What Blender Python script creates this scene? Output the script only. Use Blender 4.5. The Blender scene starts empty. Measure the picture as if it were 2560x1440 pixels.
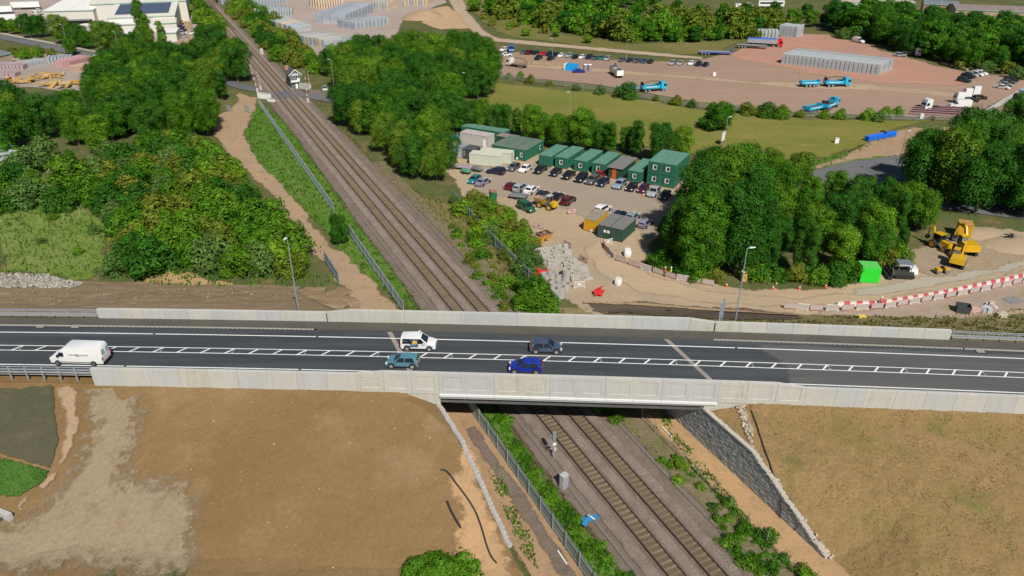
import bpy, bmesh, math, random
import numpy as np
from mathutils import Matrix, Vector
from mathutils.geometry import delaunay_2d_cdt
from math import sin, cos, pi, radians as rad

sc = bpy.context.scene
C = sc.collection
rnd = random.Random(7)

# ------------------------------------------------------------------ camera, sky, sun, exposure
CH, CD, CF = 57.0, rad(28.0), 1863.0            # camera height, look-down angle, focal length in px of a 2560 px wide picture
SD, CDc = sin(CD), cos(CD)
cam_d = bpy.data.cameras.new('camera')
cam = bpy.data.objects.new('camera', cam_d); C.objects.link(cam)
cam.location = (0, 0, CH); cam.rotation_euler = (pi/2 - CD, 0, 0)
cam_d.sensor_width = 36; cam_d.lens = 36*CF/2560; cam_d.clip_end = 6000; cam_d.clip_start = 0.5
sc.camera = cam
SUN_EL, SH_AZ = rad(47), rad(-19)               # sun elevation; the azimuth shadows fall towards (0 = straight ahead, + right)
w = bpy.data.worlds.new('World'); sc.world = w; w.use_nodes = True
wn = w.node_tree.nodes; wl = w.node_tree.links
sky = wn.new('ShaderNodeTexSky'); sky.sky_type = 'NISHITA'; sky.sun_disc = False
sky.sun_elevation = SUN_EL; sky.sun_rotation = SH_AZ + pi; sky.air_density = 1.0; sky.dust_density = 0.6
bg = wn['Background']; bg.inputs['Strength'].default_value = 0.055
wl.new(sky.outputs['Color'], bg.inputs['Color'])
sun_d = bpy.data.lights.new('sun', 'SUN'); sun_d.energy = 5.0; sun_d.angle = rad(0.53); sun_d.color = (1, 0.95, 0.87)
sun = bpy.data.objects.new('sun', sun_d); C.objects.link(sun)
sdir = Vector((sin(SH_AZ)*cos(SUN_EL), cos(SH_AZ)*cos(SUN_EL), -sin(SUN_EL)))
sun.rotation_euler = sdir.to_track_quat('-Z', 'Y').to_euler(); sun.location = (60, -60, 120)
vs = sc.view_settings; vs.view_transform = 'Standard'; vs.look = 'None'; vs.exposure = 0.04; vs.gamma = 1
vs.use_curve_mapping = False
try:
    sc.cycles.max_bounces = 5; sc.cycles.transparent_max_bounces = 4; sc.cycles.use_denoising = True
    sc.cycles.diffuse_bounces = 2; sc.cycles.glossy_bounces = 2; sc.cycles.caustics_reflective = False
except Exception: pass

# ------------------------------------------------------------------ where things stand
def P(u, v, z=0.0):
    a = u-1280; b = v-720; k = (CH-z)/(CF*SD+b*CDc)
    return (k*a, k*(CF*CDc-b*SD))
RA = rad(-2.82)                                  # the new road
RS = Vector((cos(RA), sin(RA))); RT = Vector((-sin(RA), cos(RA))); RO = Vector((0.0, 76.05))
RZ = 7.0
def zr(s): return RZ - s*s/(2*3400.0)
def road(s, t): p = RO+RS*s+RT*t; return (p.x, p.y)
def st(x, y): d = Vector((x, y))-RO; return d.dot(RS), d.dot(RT)
def spx(u, v, z): return st(*P(u, v, z))[0]
QA = rad(-25.4)                                  # the railway
QD = Vector((sin(QA), cos(QA))); QR = Vector((cos(QA), -sin(QA))); QO = Vector((11.46, 61.3))
def rail(q, r): p = QO+QD*q+QR*r; return (p.x, p.y)
def qr(x, y): d = Vector((x, y))-QO; return d.dot(QD), d.dot(QR)
RL, RR = -14.1, 12.5                             # retaining wall faces either side of the railway
TN, TF = -6.5, 7.75                              # outer faces of the two parapets
def wt_l(q): return 4.3 if q > 9.8 else max(0.0, 4.3*(q+3.4)/13.2)       # heights of the two wall tops along the railway
def wt_r(q): return 4.6 if q > -6.0 else max(0.0, 4.6*(q+17.7)/11.7)
def h_nl(x, y):
    s, t = st(x, y); q, r = qr(x, y); d = TN-t
    return max(0.0, min((zr(s)-0.9)*(1-d/20.0), wt_l(q)-.12+0.5*max(0, RL-r)))
def h_nr(x, y):
    s, t = st(x, y); q, r = qr(x, y); d = TN-t
    return max(0.0, min((zr(s)-0.9)*(1-d/26.0), wt_r(q)-.1+0.3*max(0, r-RR)))
def h_fl(x, y):
    s, t = st(x, y); q, r = qr(x, y); d = t-TF
    return max(0.0, min((zr(s)-0.7)*(1-d/22.0), 4.15*(1-d/10.0)+0.5*max(0, RL-r)))
def h_fr(x, y):
    s, t = st(x, y); q, r = qr(x, y); d = t-TF
    return max(0.0, min((zr(s)-0.7)*(1-d/17.0), 4.15*(1-d/9.0)+0.5*max(0, r-RR)))
def h(x, y):
    s, t = st(x, y); q, r = qr(x, y)
    if t < TN: return h_nl(x, y) if r < RL else (h_nr(x, y) if r > RR else 0.0)
    if t > TF: return h_fl(x, y) if r < RL else (h_fr(x, y) if r > RR else 0.0)
    return 0.0
def G(u, v):
    z = 0.0
    for _ in range(25):
        x, y = P(u, v, z); z = 0.5*z+0.5*h(x, y)
    return (x, y, h(x, y))

# ------------------------------------------------------------------ materials
MT = {}
def _rgba(c): return (c[0], c[1], c[2], 1)
def mat(name, col, rough=0.6, var=0.0, scale=3.0, metal=0.0, bump=0.0, bscale=20, coat=0.0, island=0.0, spec=0.5):
    if name in MT: return MT[name]
    m = bpy.data.materials.new(name); m.use_nodes = True; MT[name] = m
    n = m.node_tree.nodes; l = m.node_tree.links; b = n['Principled BSDF']
    b.inputs['Base Color'].default_value = _rgba(col); b.inputs['Roughness'].default_value = rough
    b.inputs['Metallic'].default_value = metal; b.inputs['Specular IOR Level'].default_value = spec
    if coat: b.inputs['Coat Weight'].default_value = coat; b.inputs['Coat Roughness'].default_value = 0.08
    src = None
    if var or bump: tc = n.new('ShaderNodeTexCoord')
    if var:
        nz = n.new('ShaderNodeTexNoise'); nz.inputs['Scale'].default_value = scale; nz.inputs['Detail'].default_value = 5; nz.inputs['Roughness'].default_value = 0.65
        l.new(tc.outputs['Object'], nz.inputs['Vector'])
        mr = n.new('ShaderNodeMapRange'); mr.inputs['From Min'].default_value = 0.3; mr.inputs['From Max'].default_value = 0.7
        mr.inputs['To Min'].default_value = 1-var; mr.inputs['To Max'].default_value = 1+var
        l.new(nz.outputs['Fac'], mr.inputs['Value']); src = mr.outputs['Result']
    if island:
        gi = n.new('ShaderNodeNewGeometry'); m2 = n.new('ShaderNodeMapRange')
        m2.inputs['To Min'].default_value = 1-island; m2.inputs['To Max'].default_value = 1+island
        l.new(gi.outputs['Random Per Island'], m2.inputs['Value'])
        if src:
            mm = n.new('ShaderNodeMath'); mm.operation = 'MULTIPLY'; l.new(src, mm.inputs[0]); l.new(m2.outputs['Result'], mm.inputs[1]); src = mm.outputs[0]
        else: src = m2.outputs['Result']
    if src:
        vm = n.new('ShaderNodeVectorMath'); vm.operation = 'SCALE'; vm.inputs[0].default_value = col[:3]
        l.new(src, vm.inputs['Scale']); l.new(vm.outputs[0], b.inputs['Base Color'])
    if bump:
        nb = n.new('ShaderNodeTexNoise'); nb.inputs['Scale'].default_value = bscale; nb.inputs['Detail'].default_value = 4
        bp = n.new('ShaderNodeBump'); bp.inputs['Strength'].default_value = bump; bp.inputs['Distance'].default_value = 0.05
        l.new(tc.outputs['Object'], nb.inputs['Vector']); l.new(nb.outputs['Fac'], bp.inputs['Height']); l.new(bp.outputs['Normal'], b.inputs['Normal'])
    return m
def gmat(name, c1, c2, c3=None, s1=0.06, s2=0.5, s3=4.0, rough=0.95, bump=0.4, grain=0.25, specks=None, stretch=None, soft=True, streak=0.0):
    """ground: large patches of c1/c2, smaller islands of c3, fine grain, all in metres of world space"""
    if name in MT: return MT[name]
    m = bpy.data.materials.new(name); m.use_nodes = True; MT[name] = m
    n = m.node_tree.nodes; l = m.node_tree.links; b = n['Principled BSDF']; b.inputs['Roughness'].default_value = rough
    b.inputs['Specular IOR Level'].default_value = 0.2
    ge = n.new('ShaderNodeNewGeometry'); pos = ge.outputs['Position']
    if stretch:
        mp = n.new('ShaderNodeMapping'); mp.inputs['Rotation'].default_value = (0, 0, stretch[0]); mp.inputs['Scale'].default_value = (stretch[1], stretch[2], 1)
        l.new(pos, mp.inputs['Vector']); pos = mp.outputs['Vector']
    def noise(s, det=6, r=0.6, seed=0):
        t = n.new('ShaderNodeTexNoise'); t.noise_dimensions = '4D'; t.inputs['W'].default_value = seed+len(MT)*1.7
        t.inputs['Scale'].default_value = s; t.inputs['Detail'].default_value = det; t.inputs['Roughness'].default_value = r
        l.new(pos, t.inputs['Vector']); return t.outputs['Fac']
    def rng(x, a, bb, lo=0.0, hi=1.0):
        t = n.new('ShaderNodeMapRange'); t.inputs['From Min'].default_value = a; t.inputs['From Max'].default_value = bb
        t.inputs['To Min'].default_value = lo; t.inputs['To Max'].default_value = hi; l.new(x, t.inputs['Value']); return t.outputs['Result']
    def mix(f, A, B):
        t = n.new('ShaderNodeMix'); t.data_type = 'RGBA'; l.new(f, t.inputs['Factor'])
        for k, X in ((6, A), (7, B)):
            if isinstance(X, tuple): t.inputs[k].default_value = _rgba(X)
            else: l.new(X, t.inputs[k])
        return t.outputs[2]
    col = mix(rng(noise(s1), 0.4, 0.62), c1, c2)
    if c3: col = mix(rng(noise(s2, 7, 0.7, 3), 0.52, 0.66), col, c3)
    g = rng(noise(s3, 5, 0.75, 9), 0.3, 0.7, 1-grain, 1+grain)
    vm = n.new('ShaderNodeVectorMath'); vm.operation = 'SCALE'; l.new(col, vm.inputs[0]); l.new(g, vm.inputs['Scale']); col = vm.outputs[0]
    if specks:
        vo = n.new('ShaderNodeTexVoronoi'); vo.inputs['Scale'].default_value = specks[1]; l.new(pos, vo.inputs['Vector'])
        r_ = n.new('ShaderNodeMapRange'); r_.inputs['From Min'].default_value = specks[2]; r_.inputs['From Max'].default_value = specks[2]+0.03
        r_.inputs['To Min'].default_value = 1; r_.inputs['To Max'].default_value = 0; l.new(vo.outputs['Distance'], r_.inputs['Value'])
        col = mix(r_.outputs['Result'], col, specks[0])
    if streak:
        m4 = n.new('ShaderNodeMapping'); m4.inputs['Scale'].default_value = (1.6, 1.6, 0.12); l.new(ge.outputs['Position'], m4.inputs['Vector'])
        s4 = n.new('ShaderNodeTexNoise'); s4.inputs['Scale'].default_value = 1.5; s4.inputs['Detail'].default_value = 6; s4.inputs['Roughness'].default_value = 0.7; l.new(m4.outputs['Vector'], s4.inputs['Vector'])
        v4 = n.new('ShaderNodeVectorMath'); v4.operation = 'SCALE'; l.new(col, v4.inputs[0]); l.new(rng(s4.outputs['Fac'], 0.35, 0.6, 1-streak, 1.0), v4.inputs['Scale']); col = v4.outputs[0]
    l.new(col, b.inputs['Base Color'])
    if bump:
        bp = n.new('ShaderNodeBump'); bp.inputs['Strength'].default_value = bump; bp.inputs['Distance'].default_value = 0.25
        l.new(noise(s3*0.6, 6, 0.7, 5), bp.inputs['Height']); l.new(bp.outputs['Normal'], b.inputs['Normal'])
    if soft:
        at = n.new('ShaderNodeAttribute'); at.attribute_name = 'fade'; F = at.outputs['Fac']
        def math2(op, x, y):
            t = n.new('ShaderNodeMath'); t.operation = op
            for k, v in enumerate((x, y)):
                if isinstance(v, (int, float)): t.inputs[k].default_value = v
                else: l.new(v, t.inputs[k])
            return t.outputs[0]
        wob = math2('MULTIPLY', math2('MULTIPLY', F, math2('SUBTRACT', 1.0, F)), rng(noise(1.1, 7, 0.72, 12), 0.3, 0.7, -2.6, 2.6))
        T_ = rng(math2('ADD', F, wob), 0.2, 0.8)
        tp = n.new('ShaderNodeBsdfTransparent'); ms = n.new('ShaderNodeMixShader'); l.new(T_, ms.inputs[0])
        l.new(b.outputs[0], ms.inputs[1]); l.new(tp.outputs[0], ms.inputs[2]); l.new(ms.outputs[0], n['Material Output'].inputs['Surface'])
    return m
def leafmat(name, c1, c2, var=0.28, rough=0.55):
    if name in MT: return MT[name]
    m = bpy.data.materials.new(name); m.use_nodes = True; MT[name] = m
    n = m.node_tree.nodes; l = m.node_tree.links; b = n['Principled BSDF']; out = n['Material Output']
    b.inputs['Roughness'].default_value = rough; b.inputs['Specular IOR Level'].default_value = 0.12
    oi = n.new('ShaderNodeObjectInfo'); ge = n.new('ShaderNodeNewGeometry')
    mx = n.new('ShaderNodeMix'); mx.data_type = 'RGBA'; l.new(oi.outputs['Random'], mx.inputs['Factor'])
    mx.inputs[6].default_value = _rgba(c1); mx.inputs[7].default_value = _rgba(c2)
    mr = n.new('ShaderNodeMapRange'); mr.inputs['To Min'].default_value = 1-var; mr.inputs['To Max'].default_value = 1+var
    l.new(ge.outputs['Random Per Island'], mr.inputs['Value'])
    nz = n.new('ShaderNodeTexNoise'); nz.inputs['Scale'].default_value = 0.45; nz.inputs['Detail'].default_value = 2; l.new(ge.outputs['Position'], nz.inputs['Vector'])
    m3 = n.new('ShaderNodeMapRange'); m3.inputs['From Min'].default_value = 0.35; m3.inputs['From Max'].default_value = 0.65; m3.inputs['To Min'].default_value = 0.72; m3.inputs['To Max'].default_value = 1.3
    l.new(nz.outputs['Fac'], m3.inputs['Value'])
    mm = n.new('ShaderNodeMath'); mm.operation = 'MULTIPLY'; l.new(mr.outputs['Result'], mm.inputs[0]); l.new(m3.outputs['Result'], mm.inputs[1])
    vm = n.new('ShaderNodeVectorMath'); vm.operation = 'SCALE'; l.new(mx.outputs[2], vm.inputs[0]); l.new(mm.outputs[0], vm.inputs['Scale'])
    l.new(vm.outputs[0], b.inputs['Base Color'])
    tr = n.new('ShaderNodeBsdfTranslucent'); l.new(vm.outputs[0], tr.inputs['Color'])
    ms = n.new('ShaderNodeMixShader'); ms.inputs[0].default_value = 0.28
    l.new(b.outputs[0], ms.inputs[1]); l.new(tr.outputs[0], ms.inputs[2]); l.new(ms.outputs[0], out.inputs['Surface'])
    return m

# ------------------------------------------------------------------ mesh building
class MB:
    def __init__(s): s.v = []; s.f = []; s.m = []; s.M = None
    def _add(s, vs, fs, m):
        o = len(s.v)
        if s.M is not None: vs = [tuple(s.M @ Vector(p)) for p in vs]
        s.v += [tuple(p) for p in vs]; s.f += [tuple(i+o for i in f) for f in fs]; s.m += [m]*len(fs); return s
    def box(s, c, d, rz=0.0, m=0, top=(1, 1), shift=(0, 0)):
        """c = centre of the base, d = full sizes, top = scale of the top face"""
        x, y, z = d[0]/2, d[1]/2, d[2]; cs, sn = cos(rz), sin(rz); vs = []
        for k, (sx, sy, ox, oy) in enumerate(((1, 1, 0, 0), (top[0], top[1], shift[0], shift[1]))):
            for a, b in ((-1, -1), (1, -1), (1, 1), (-1, 1)):
                px, py = a*x*sx+ox, b*y*sy+oy
                vs.append((c[0]+px*cs-py*sn, c[1]+px*sn+py*cs, c[2]+k*z))
        return s._add(vs, [(3, 2, 1, 0), (4, 5, 6, 7), (0, 1, 5, 4), (1, 2, 6, 5), (2, 3, 7, 6), (3, 0, 4, 7)], m)
    def loft(s, rings, m=0, caps=True, closed=True):
        n = len(rings[0]); vs = [p for r in rings for p in r]; fs = []
        for i in range(len(rings)-1):
            for j in range(n if closed else n-1):
                k = (j+1) % n; fs.append((i*n+j, i*n+k, (i+1)*n+k, (i+1)*n+j))
        if caps: fs.append(tuple(range(n-1, -1, -1))); fs.append(tuple((len(rings)-1)*n+j for j in range(n)))
        return s._add(vs, fs, m)
    def tube(s, path, r, n=6, m=0, caps=True):
        rings = []; L = len(path); path = [Vector(p) for p in path]
        for i, p in enumerate(path):
            t = (path[min(i+1, L-1)]-path[max(i-1, 0)]).normalized()
            a = t.cross(Vector((0, 0, 1)));
            if a.length < 1e-3: a = t.cross(Vector((1, 0, 0)))
            a.normalize(); b = a.cross(t); rr = r[i] if isinstance(r, (list, tuple)) else r
            rings.append([p+(a*cos(2*pi*j/n)+b*sin(2*pi*j/n))*rr for j in range(n)])
        return s.loft(rings, m, caps)
    def extr(s, prof, y0, y1, m=0):
        """profile in x,z extruded along y"""
        n = len(prof); vs = [(x, y0, z) for x, z in prof]+[(x, y1, z) for x, z in prof]
        fs = [(j, (j+1) % n, n+(j+1) % n, n+j) for j in range(n)]+[tuple(range(n-1, -1, -1)), tuple(range(n, 2*n))]
        return s._add(vs, fs, m)
    def prism(s, pts, z0, z1, m=0):
        n = len(pts); vs = [(p[0], p[1], z0 if not callable(z0) else z0(*p)) for p in pts]+[(p[0], p[1], z1 if not callable(z1) else z1(*p)) for p in pts]
        fs = [(j, (j+1) % n, n+(j+1) % n, n+j) for j in range(n)]+[tuple(range(n-1, -1, -1)), tuple(range(n, 2*n))]
        return s._add(vs, fs, m)
    def disc(s, c, r, axis, w, n=12, m=0):
        c = Vector(c); a = Vector(axis).normalized()*w/2; return s.tube([c-a, c+a], r, n, m)
    def mesh(s, name, mats, smooth=None):
        me = bpy.data.meshes.new(name); me.from_pydata(s.v, [], s.f)
        for q in (mats if isinstance(mats, (list, tuple)) else [mats]): me.materials.append(q)
        me.polygons.foreach_set('material_index', s.m)
        bm = bmesh.new(); bm.from_mesh(me); bmesh.ops.recalc_face_normals(bm, faces=bm.faces); bm.to_mesh(me); bm.free()
        if smooth is not None:
            me.polygons.foreach_set('use_smooth', [True]*len(me.polygons)); me.set_sharp_from_angle(angle=rad(smooth))
        me.update(); return me
    def build(s, name, mats, parent=None, loc=(0, 0, 0), rz=0.0, smooth=None):
        return obj(name, s.mesh(name, mats, smooth), parent, loc, rz)
def obj(name, me, parent=None, loc=(0, 0, 0), rz=0.0):
    o = bpy.data.objects.new(name, me); C.objects.link(o); o.location = loc; o.rotation_euler = (0, 0, rz)
    if parent: o.parent = parent
    return o
def tag(o, label=None, cat=None, group=None, kind=None):
    if label: o['label'] = label
    if cat: o['category'] = cat
    if group: o['group'] = group
    if kind: o['kind'] = kind
    return o
def thing(name, label, cat, loc=(0, 0, 0), rz=0.0, group=None):
    return tag(obj(name, None, None, loc, rz), label, cat, group)
def struct(o): o['kind'] = 'structure'; return o
def recolor(o, slot, m):
    o.material_slots[slot].link = 'OBJECT'; o.material_slots[slot].material = m
def kids(o): return KID.get(o.name, [])
def copytree(root, loc=None, rz=None, label=None, group=None, paint=None, scale=None):
    def cp(o, par):
        c = o.copy(); C.objects.link(c); c.parent = par
        if paint:
            for i, sl in enumerate(c.material_slots):
                if sl.material and sl.material.name.startswith('paint_base'): recolor(c, i, paint)
        for k in o.children: cp(k, c)
        return c
    c = cp(root, None)
    if loc is not None: c.location = loc
    if rz is not None: c.rotation_euler = (0, 0, rz)
    if scale is not None: c.scale = (scale, scale, scale)
    if label: c['label'] = label
    if group: c['group'] = group
    return c
def droptree(root):
    for k in list(root.children): droptree(k)
    bpy.data.objects.remove(root, do_unlink=True)
def jag(pts, step, amp, seed=0):
    r = random.Random(seed); out = []; n = len(pts)
    if not amp: amp = 0.0
    def split(a, b, L, A):
        if L <= step: out.append(a); return
        m = (a+b)/2; d = b-a; m = m+Vector((-d.y, d.x))/max(d.length, 1e-6)*r.uniform(-1, 1)*min(A, L*.22)
        split(a, m, L/2, A*.72); split(m, b, L/2, A*.72)
    for i in range(n):
        a, b = Vector(pts[i]), Vector(pts[(i+1) % n]); split(a, b, (b-a).length, amp*1.6)
    return [(p.x, p.y) for p in out]
def inpoly(x, y, poly):
    c = False; n = len(poly); j = n-1
    for i in range(n):
        xi, yi = poly[i]; xj, yj = poly[j]
        if (yi > y) != (yj > y) and x < (xj-xi)*(y-yi)/(yj-yi)+xi: c = not c
        j = i
    return c
def sheet(name, pts, m, dz=0.02, amp=0.5, step=2.0, hf=None, grid=None, seed=None, parent=None, rough=0.0, soft=0.0):
    """a piece of ground: outline in world metres, uneven and (soft) thinning edge, draped on the terrain"""
    sd = seed if seed is not None else len(bpy.data.objects)
    pts = jag(pts, step, amp, sd); vs = [Vector(p) for p in pts]; n = len(vs); r = random.Random(sd); inner = []
    P0 = np.array(pts)
    def edged(a, b): return float(np.min((P0[:, 0]-a)**2+(P0[:, 1]-b)**2))
    if soft:
        ar = sum(pts[i][0]*pts[(i+1) % n][1]-pts[(i+1) % n][0]*pts[i][1] for i in range(n)); sg = 1 if ar > 0 else -1
        for i in range(n):
            t = vs[(i+1) % n]-vs[i-1]
            if t.length < 1e-6: continue
            t.normalize(); q = vs[i]+Vector((-t.y, t.x))*soft*sg
            if inpoly(q.x, q.y, pts) and edged(q.x, q.y) > (soft*.7)**2: inner.append(q)
        vs += inner
    if grid:
        xs = [p[0] for p in pts]; ys = [p[1] for p in pts]
        y = min(ys)
        while y < max(ys):
            x = min(xs)
            while x < max(xs):
                a, b = x+r.uniform(-.3, .3)*grid, y+r.uniform(-.3, .3)*grid
                if inpoly(a, b, pts) and (not soft or edged(a, b) > soft**2): vs.append(Vector((a, b)))
                x += grid
            y += grid
    ed = [(i, (i+1) % n) for i in range(n)]
    ov, oe, of, *_ = delaunay_2d_cdt(vs, ed, [], 1, 1e-4)
    me = bpy.data.meshes.new(name); hh = hf or (lambda x, y: 0.0); r = random.Random(sd+1)
    me.from_pydata([(p.x, p.y, hh(p.x, p.y)+dz+(r.uniform(-rough, rough) if rough else 0)) for p in ov], [], [list(reversed(f)) for f in of])
    if soft:
        at = me.attributes.new('fade', 'FLOAT', 'POINT')
        at.data.foreach_set('value', [1.0 if edged(p.x, p.y) < 1e-5 else 0.0 for p in ov])
    me.materials.append(m); me.update()
    if me.polygons and me.polygons[0].normal.z < 0: me.flip_normals()
    return obj(name, me, parent)
def px(*pts): return [G(*p)[:2] for p in pts]
# ================================================================== ground
g_scrub = gmat('scrub_ground', (0.075, 0.095, 0.028), (0.115, 0.115, 0.04), (0.17, 0.125, 0.06), 0.05, 0.25, 2.5, grain=0.4)
g_grass = gmat('mown_grass', (0.14, 0.16, 0.026), (0.19, 0.175, 0.04), (0.23, 0.19, 0.062), 0.035, 0.09, 1.2, grain=0.22, bump=0.25, stretch=(0.4, 0.6, 1.6))
g_green = gmat('rough_grass', (0.07, 0.16, 0.016), (0.10, 0.165, 0.03), (0.17, 0.17, 0.06), 0.09, 0.5, 3.0, grain=0.4)
g_clear = gmat('meadow_grass', (0.12, 0.19, 0.03), (0.17, 0.21, 0.06), (0.10, 0.18, 0.022), 0.14, 0.5, 3.0, grain=0.35)
g_sand = gmat('sandy_track', (0.37, 0.255, 0.155), (0.33, 0.235, 0.15), (0.26, 0.185, 0.11), 0.12, 0.6, 3.5, grain=0.15, bump=0.3)
g_site = gmat('site_sand', (0.40, 0.30, 0.195), (0.34, 0.265, 0.185), (0.44, 0.33, 0.2), 0.05, 0.2, 2.5, grain=0.13, bump=0.25)
g_park = gmat('car_park_ground', (0.33, 0.265, 0.195), (0.29, 0.235, 0.18), None, 0.05, 0.2, 2.0, grain=0.1, bump=0.2)
g_yard = gmat('lorry_yard', (0.325, 0.22, 0.16), (0.285, 0.2, 0.15), (0.35, 0.23, 0.165), 0.02, 0.06, 1.0, grain=0.08, bump=0.15, stretch=(0.25, 0.35, 2.0))
g_red = gmat('red_yard', (0.40, 0.215, 0.155), (0.36, 0.21, 0.155), (0.43, 0.24, 0.175), 0.03, 0.1, 1.0, grain=0.1, bump=0.15)
g_pink = gmat('block_yard', (0.37, 0.30, 0.265), (0.33, 0.265, 0.23), (0.40, 0.32, 0.27), 0.02, 0.08, 0.8, grain=0.1, bump=0.1)
g_ballast = gmat('ballast', (0.215, 0.162, 0.125), (0.18, 0.134, 0.10), (0.26, 0.205, 0.17), 0.3, 1.1, 8, grain=0.45, bump=1.0, soft=False)
g_cess = gmat('cess_gravel', (0.175, 0.133, 0.105), (0.205, 0.16, 0.13), (0.14, 0.108, 0.082), 0.25, 0.9, 6, grain=0.3, bump=0.7)
g_weed = gmat('weedy_cess', (0.16, 0.14, 0.075), (0.21, 0.16, 0.105), (0.11, 0.135, 0.035), 0.25, 0.6, 4, grain=0.35)
g_soil = gmat('brown_soil', (0.185, 0.116, 0.048), (0.215, 0.138, 0.062), (0.24, 0.16, 0.08), 0.07, 0.16, 2.5, grain=0.14, bump=0.5, specks=((0.36, 0.27, 0.16), 1.1, 0.04))
g_greysoil = gmat('grey_gravelly_soil', (0.285, 0.225, 0.145), (0.26, 0.205, 0.135), (0.225, 0.165, 0.092), 0.12, 0.55, 3.0, grain=0.18, bump=0.6, specks=((0.42, 0.36, 0.27), 1.4, 0.06))
g_orange = gmat('orange_sand', (0.44, 0.275, 0.14), (0.38, 0.245, 0.13), (0.33, 0.21, 0.11), 0.2, 0.7, 4, grain=0.13, bump=0.4)
g_farsoil = gmat('mixed_brown_earth', (0.26, 0.185, 0.11), (0.215, 0.155, 0.09), (0.32, 0.245, 0.165), 0.12, 0.45, 3.0, grain=0.2, bump=0.6, stretch=(0.05, 0.5, 1.8))
g_dry = gmat('dry_grass_slope', (0.25, 0.162, 0.075), (0.225, 0.155, 0.062), (0.16, 0.135, 0.045), 0.09, 0.2, 3.5, grain=0.28, bump=0.6)
g_farright = gmat('sparse_grass_earth', (0.23, 0.19, 0.09), (0.19, 0.165, 0.065), (0.30, 0.23, 0.15), 0.15, 0.5, 3.5, grain=0.3)
g_wet = gmat('dark_wet_earth', (0.095, 0.075, 0.055), (0.12, 0.09, 0.065), None, 0.2, 0.5, 4, grain=0.25)
g_rubble = gmat('grey_rubble', (0.30, 0.27, 0.22), (0.25, 0.23, 0.18), (0.2, 0.2, 0.12), 0.5, 1.2, 6, grain=0.4, bump=1.0)
g_planted = gmat('dark_matting', (0.088, 0.083, 0.05), (0.075, 0.075, 0.044), (0.11, 0.095, 0.06), 0.2, 0.7, 6, grain=0.25)
g_lawn = gmat('green_turf', (0.045, 0.13, 0.02), (0.06, 0.14, 0.022), (0.10, 0.14, 0.03), 0.3, 1.0, 6, grain=0.4)
g_asph = gmat('new_asphalt', (0.042, 0.049, 0.056), (0.068, 0.075, 0.081), None, 0.28, 1, 8, rough=0.8, grain=0.14, bump=0.1, stretch=(0.05, 0.12, 2.2), soft=False)
g_asph2 = gmat('pale_asphalt', (0.10, 0.102, 0.10), (0.08, 0.086, 0.089), (0.118, 0.115, 0.108), 0.15, 0.4, 8, rough=0.85, grain=0.1, bump=0.1, stretch=(0.05, 0.16, 1.6))
g_foot = gmat('footway_asphalt', (0.098, 0.092, 0.076), (0.082, 0.078, 0.066), None, 0.3, 1, 10, grain=0.15, bump=0.1, soft=False)
g_oldroad = gmat('old_asphalt', (0.15, 0.15, 0.155), (0.12, 0.122, 0.128), None, 0.06, 0.3, 2, grain=0.08, bump=0.05, soft=False)
g_joint = gmat('buff_joint', (0.30, 0.255, 0.22), (0.26, 0.225, 0.2), None, 0.4, 1, 8, grain=0.12, bump=0.1, soft=False)
m_paint = mat('road_paint', (0.78, 0.79, 0.78), 0.6, 0.12, 1.5)
m_conc = gmat('pale_concrete', (0.475, 0.465, 0.425), (0.45, 0.445, 0.42), (0.50, 0.48, 0.43), 0.25, 0.6, 5, rough=0.85, grain=0.08, bump=0.06, soft=False, streak=0.09)
m_conc2 = gmat('grey_concrete', (0.45, 0.452, 0.44), (0.42, 0.425, 0.415), None, 0.2, 0.6, 5, rough=0.85, grain=0.07, bump=0.06, soft=False, streak=0.09)
m_conc3 = gmat('stained_concrete', (0.455, 0.445, 0.395), (0.485, 0.47, 0.42), (0.41, 0.40, 0.32), 0.3, 0.5, 3, rough=0.85, grain=0.09, bump=0.06, soft=False, streak=0.13)
m_kerb = mat('kerb_concrete', (0.36, 0.34, 0.30), 0.9, 0.15, 4)
m_dark = mat('dark_gap', (0.03, 0.03, 0.03), 0.9)
m_steel = mat('weathered_steel', (0.10, 0.095, 0.09), 0.7, 0.2, 2)
m_galv = mat('galvanised', (0.40, 0.43, 0.46), 0.5, 0.12, 4, metal=0.35)

ZL = [0.0]
def lay(name, pts, m, amp=0.6, step=2.0, **k):
    ZL[0] += 0.006
    if amp > .15 and 'soft' not in k: k['soft'] = 1.0 if min(p[1] for p in pts) > 300 else 1.6
    return struct(sheet(name, px(*pts), m, ZL[0], amp, step, **k))
gm = MB(); 
gm._add([(-4000, -400, -0.03), (4000, -400, -0.03), (4000, 5500, -0.03), (-4000, 5500, -0.03)], [(0, 1, 2, 3)], 0)
struct(gm.build('ground', g_scrub))

# left of the railway
lay('grass_verge', [(660, 250), (720, 300), (880, 520), (1010, 690), (1080, 775), (1005, 780), (960, 735), (900, 690), (840, 630), (760, 540), (690, 470), (615, 375), (610, 320), (625, 280)], g_green, 0.8)
lay('sand_path', [(598, 228), (645, 245), (628, 290), (612, 330), (640, 385), (690, 440), (735, 490), (775, 540), (815, 590), (850, 625), (905, 680), (955, 735), (1000, 785), (860, 785), (845, 712), (832, 690), (800, 650), (768, 610), (726, 555), (690, 505), (655, 465), (616, 430), (572, 385), (542, 345), (524, 300), (578, 272), (592, 245)], g_sand, 0.5, 2.5, grid=1.3, soft=.7)
lay('meadow', [(-60, 440), (130, 440), (215, 520), (272, 610), (285, 650), (225, 705), (100, 690), (0, 686)], g_clear, 0.8)
lay('rubble_strip', [(0, 682), (110, 684), (205, 706), (195, 722), (0, 722)], g_rubble, 0.4, 1.0, grid=2)
lay('bare_earth', [(360, 690), (420, 665), (500, 680), (560, 700), (600, 722), (350, 722)], g_orange, 0.6, 1.2)
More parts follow.
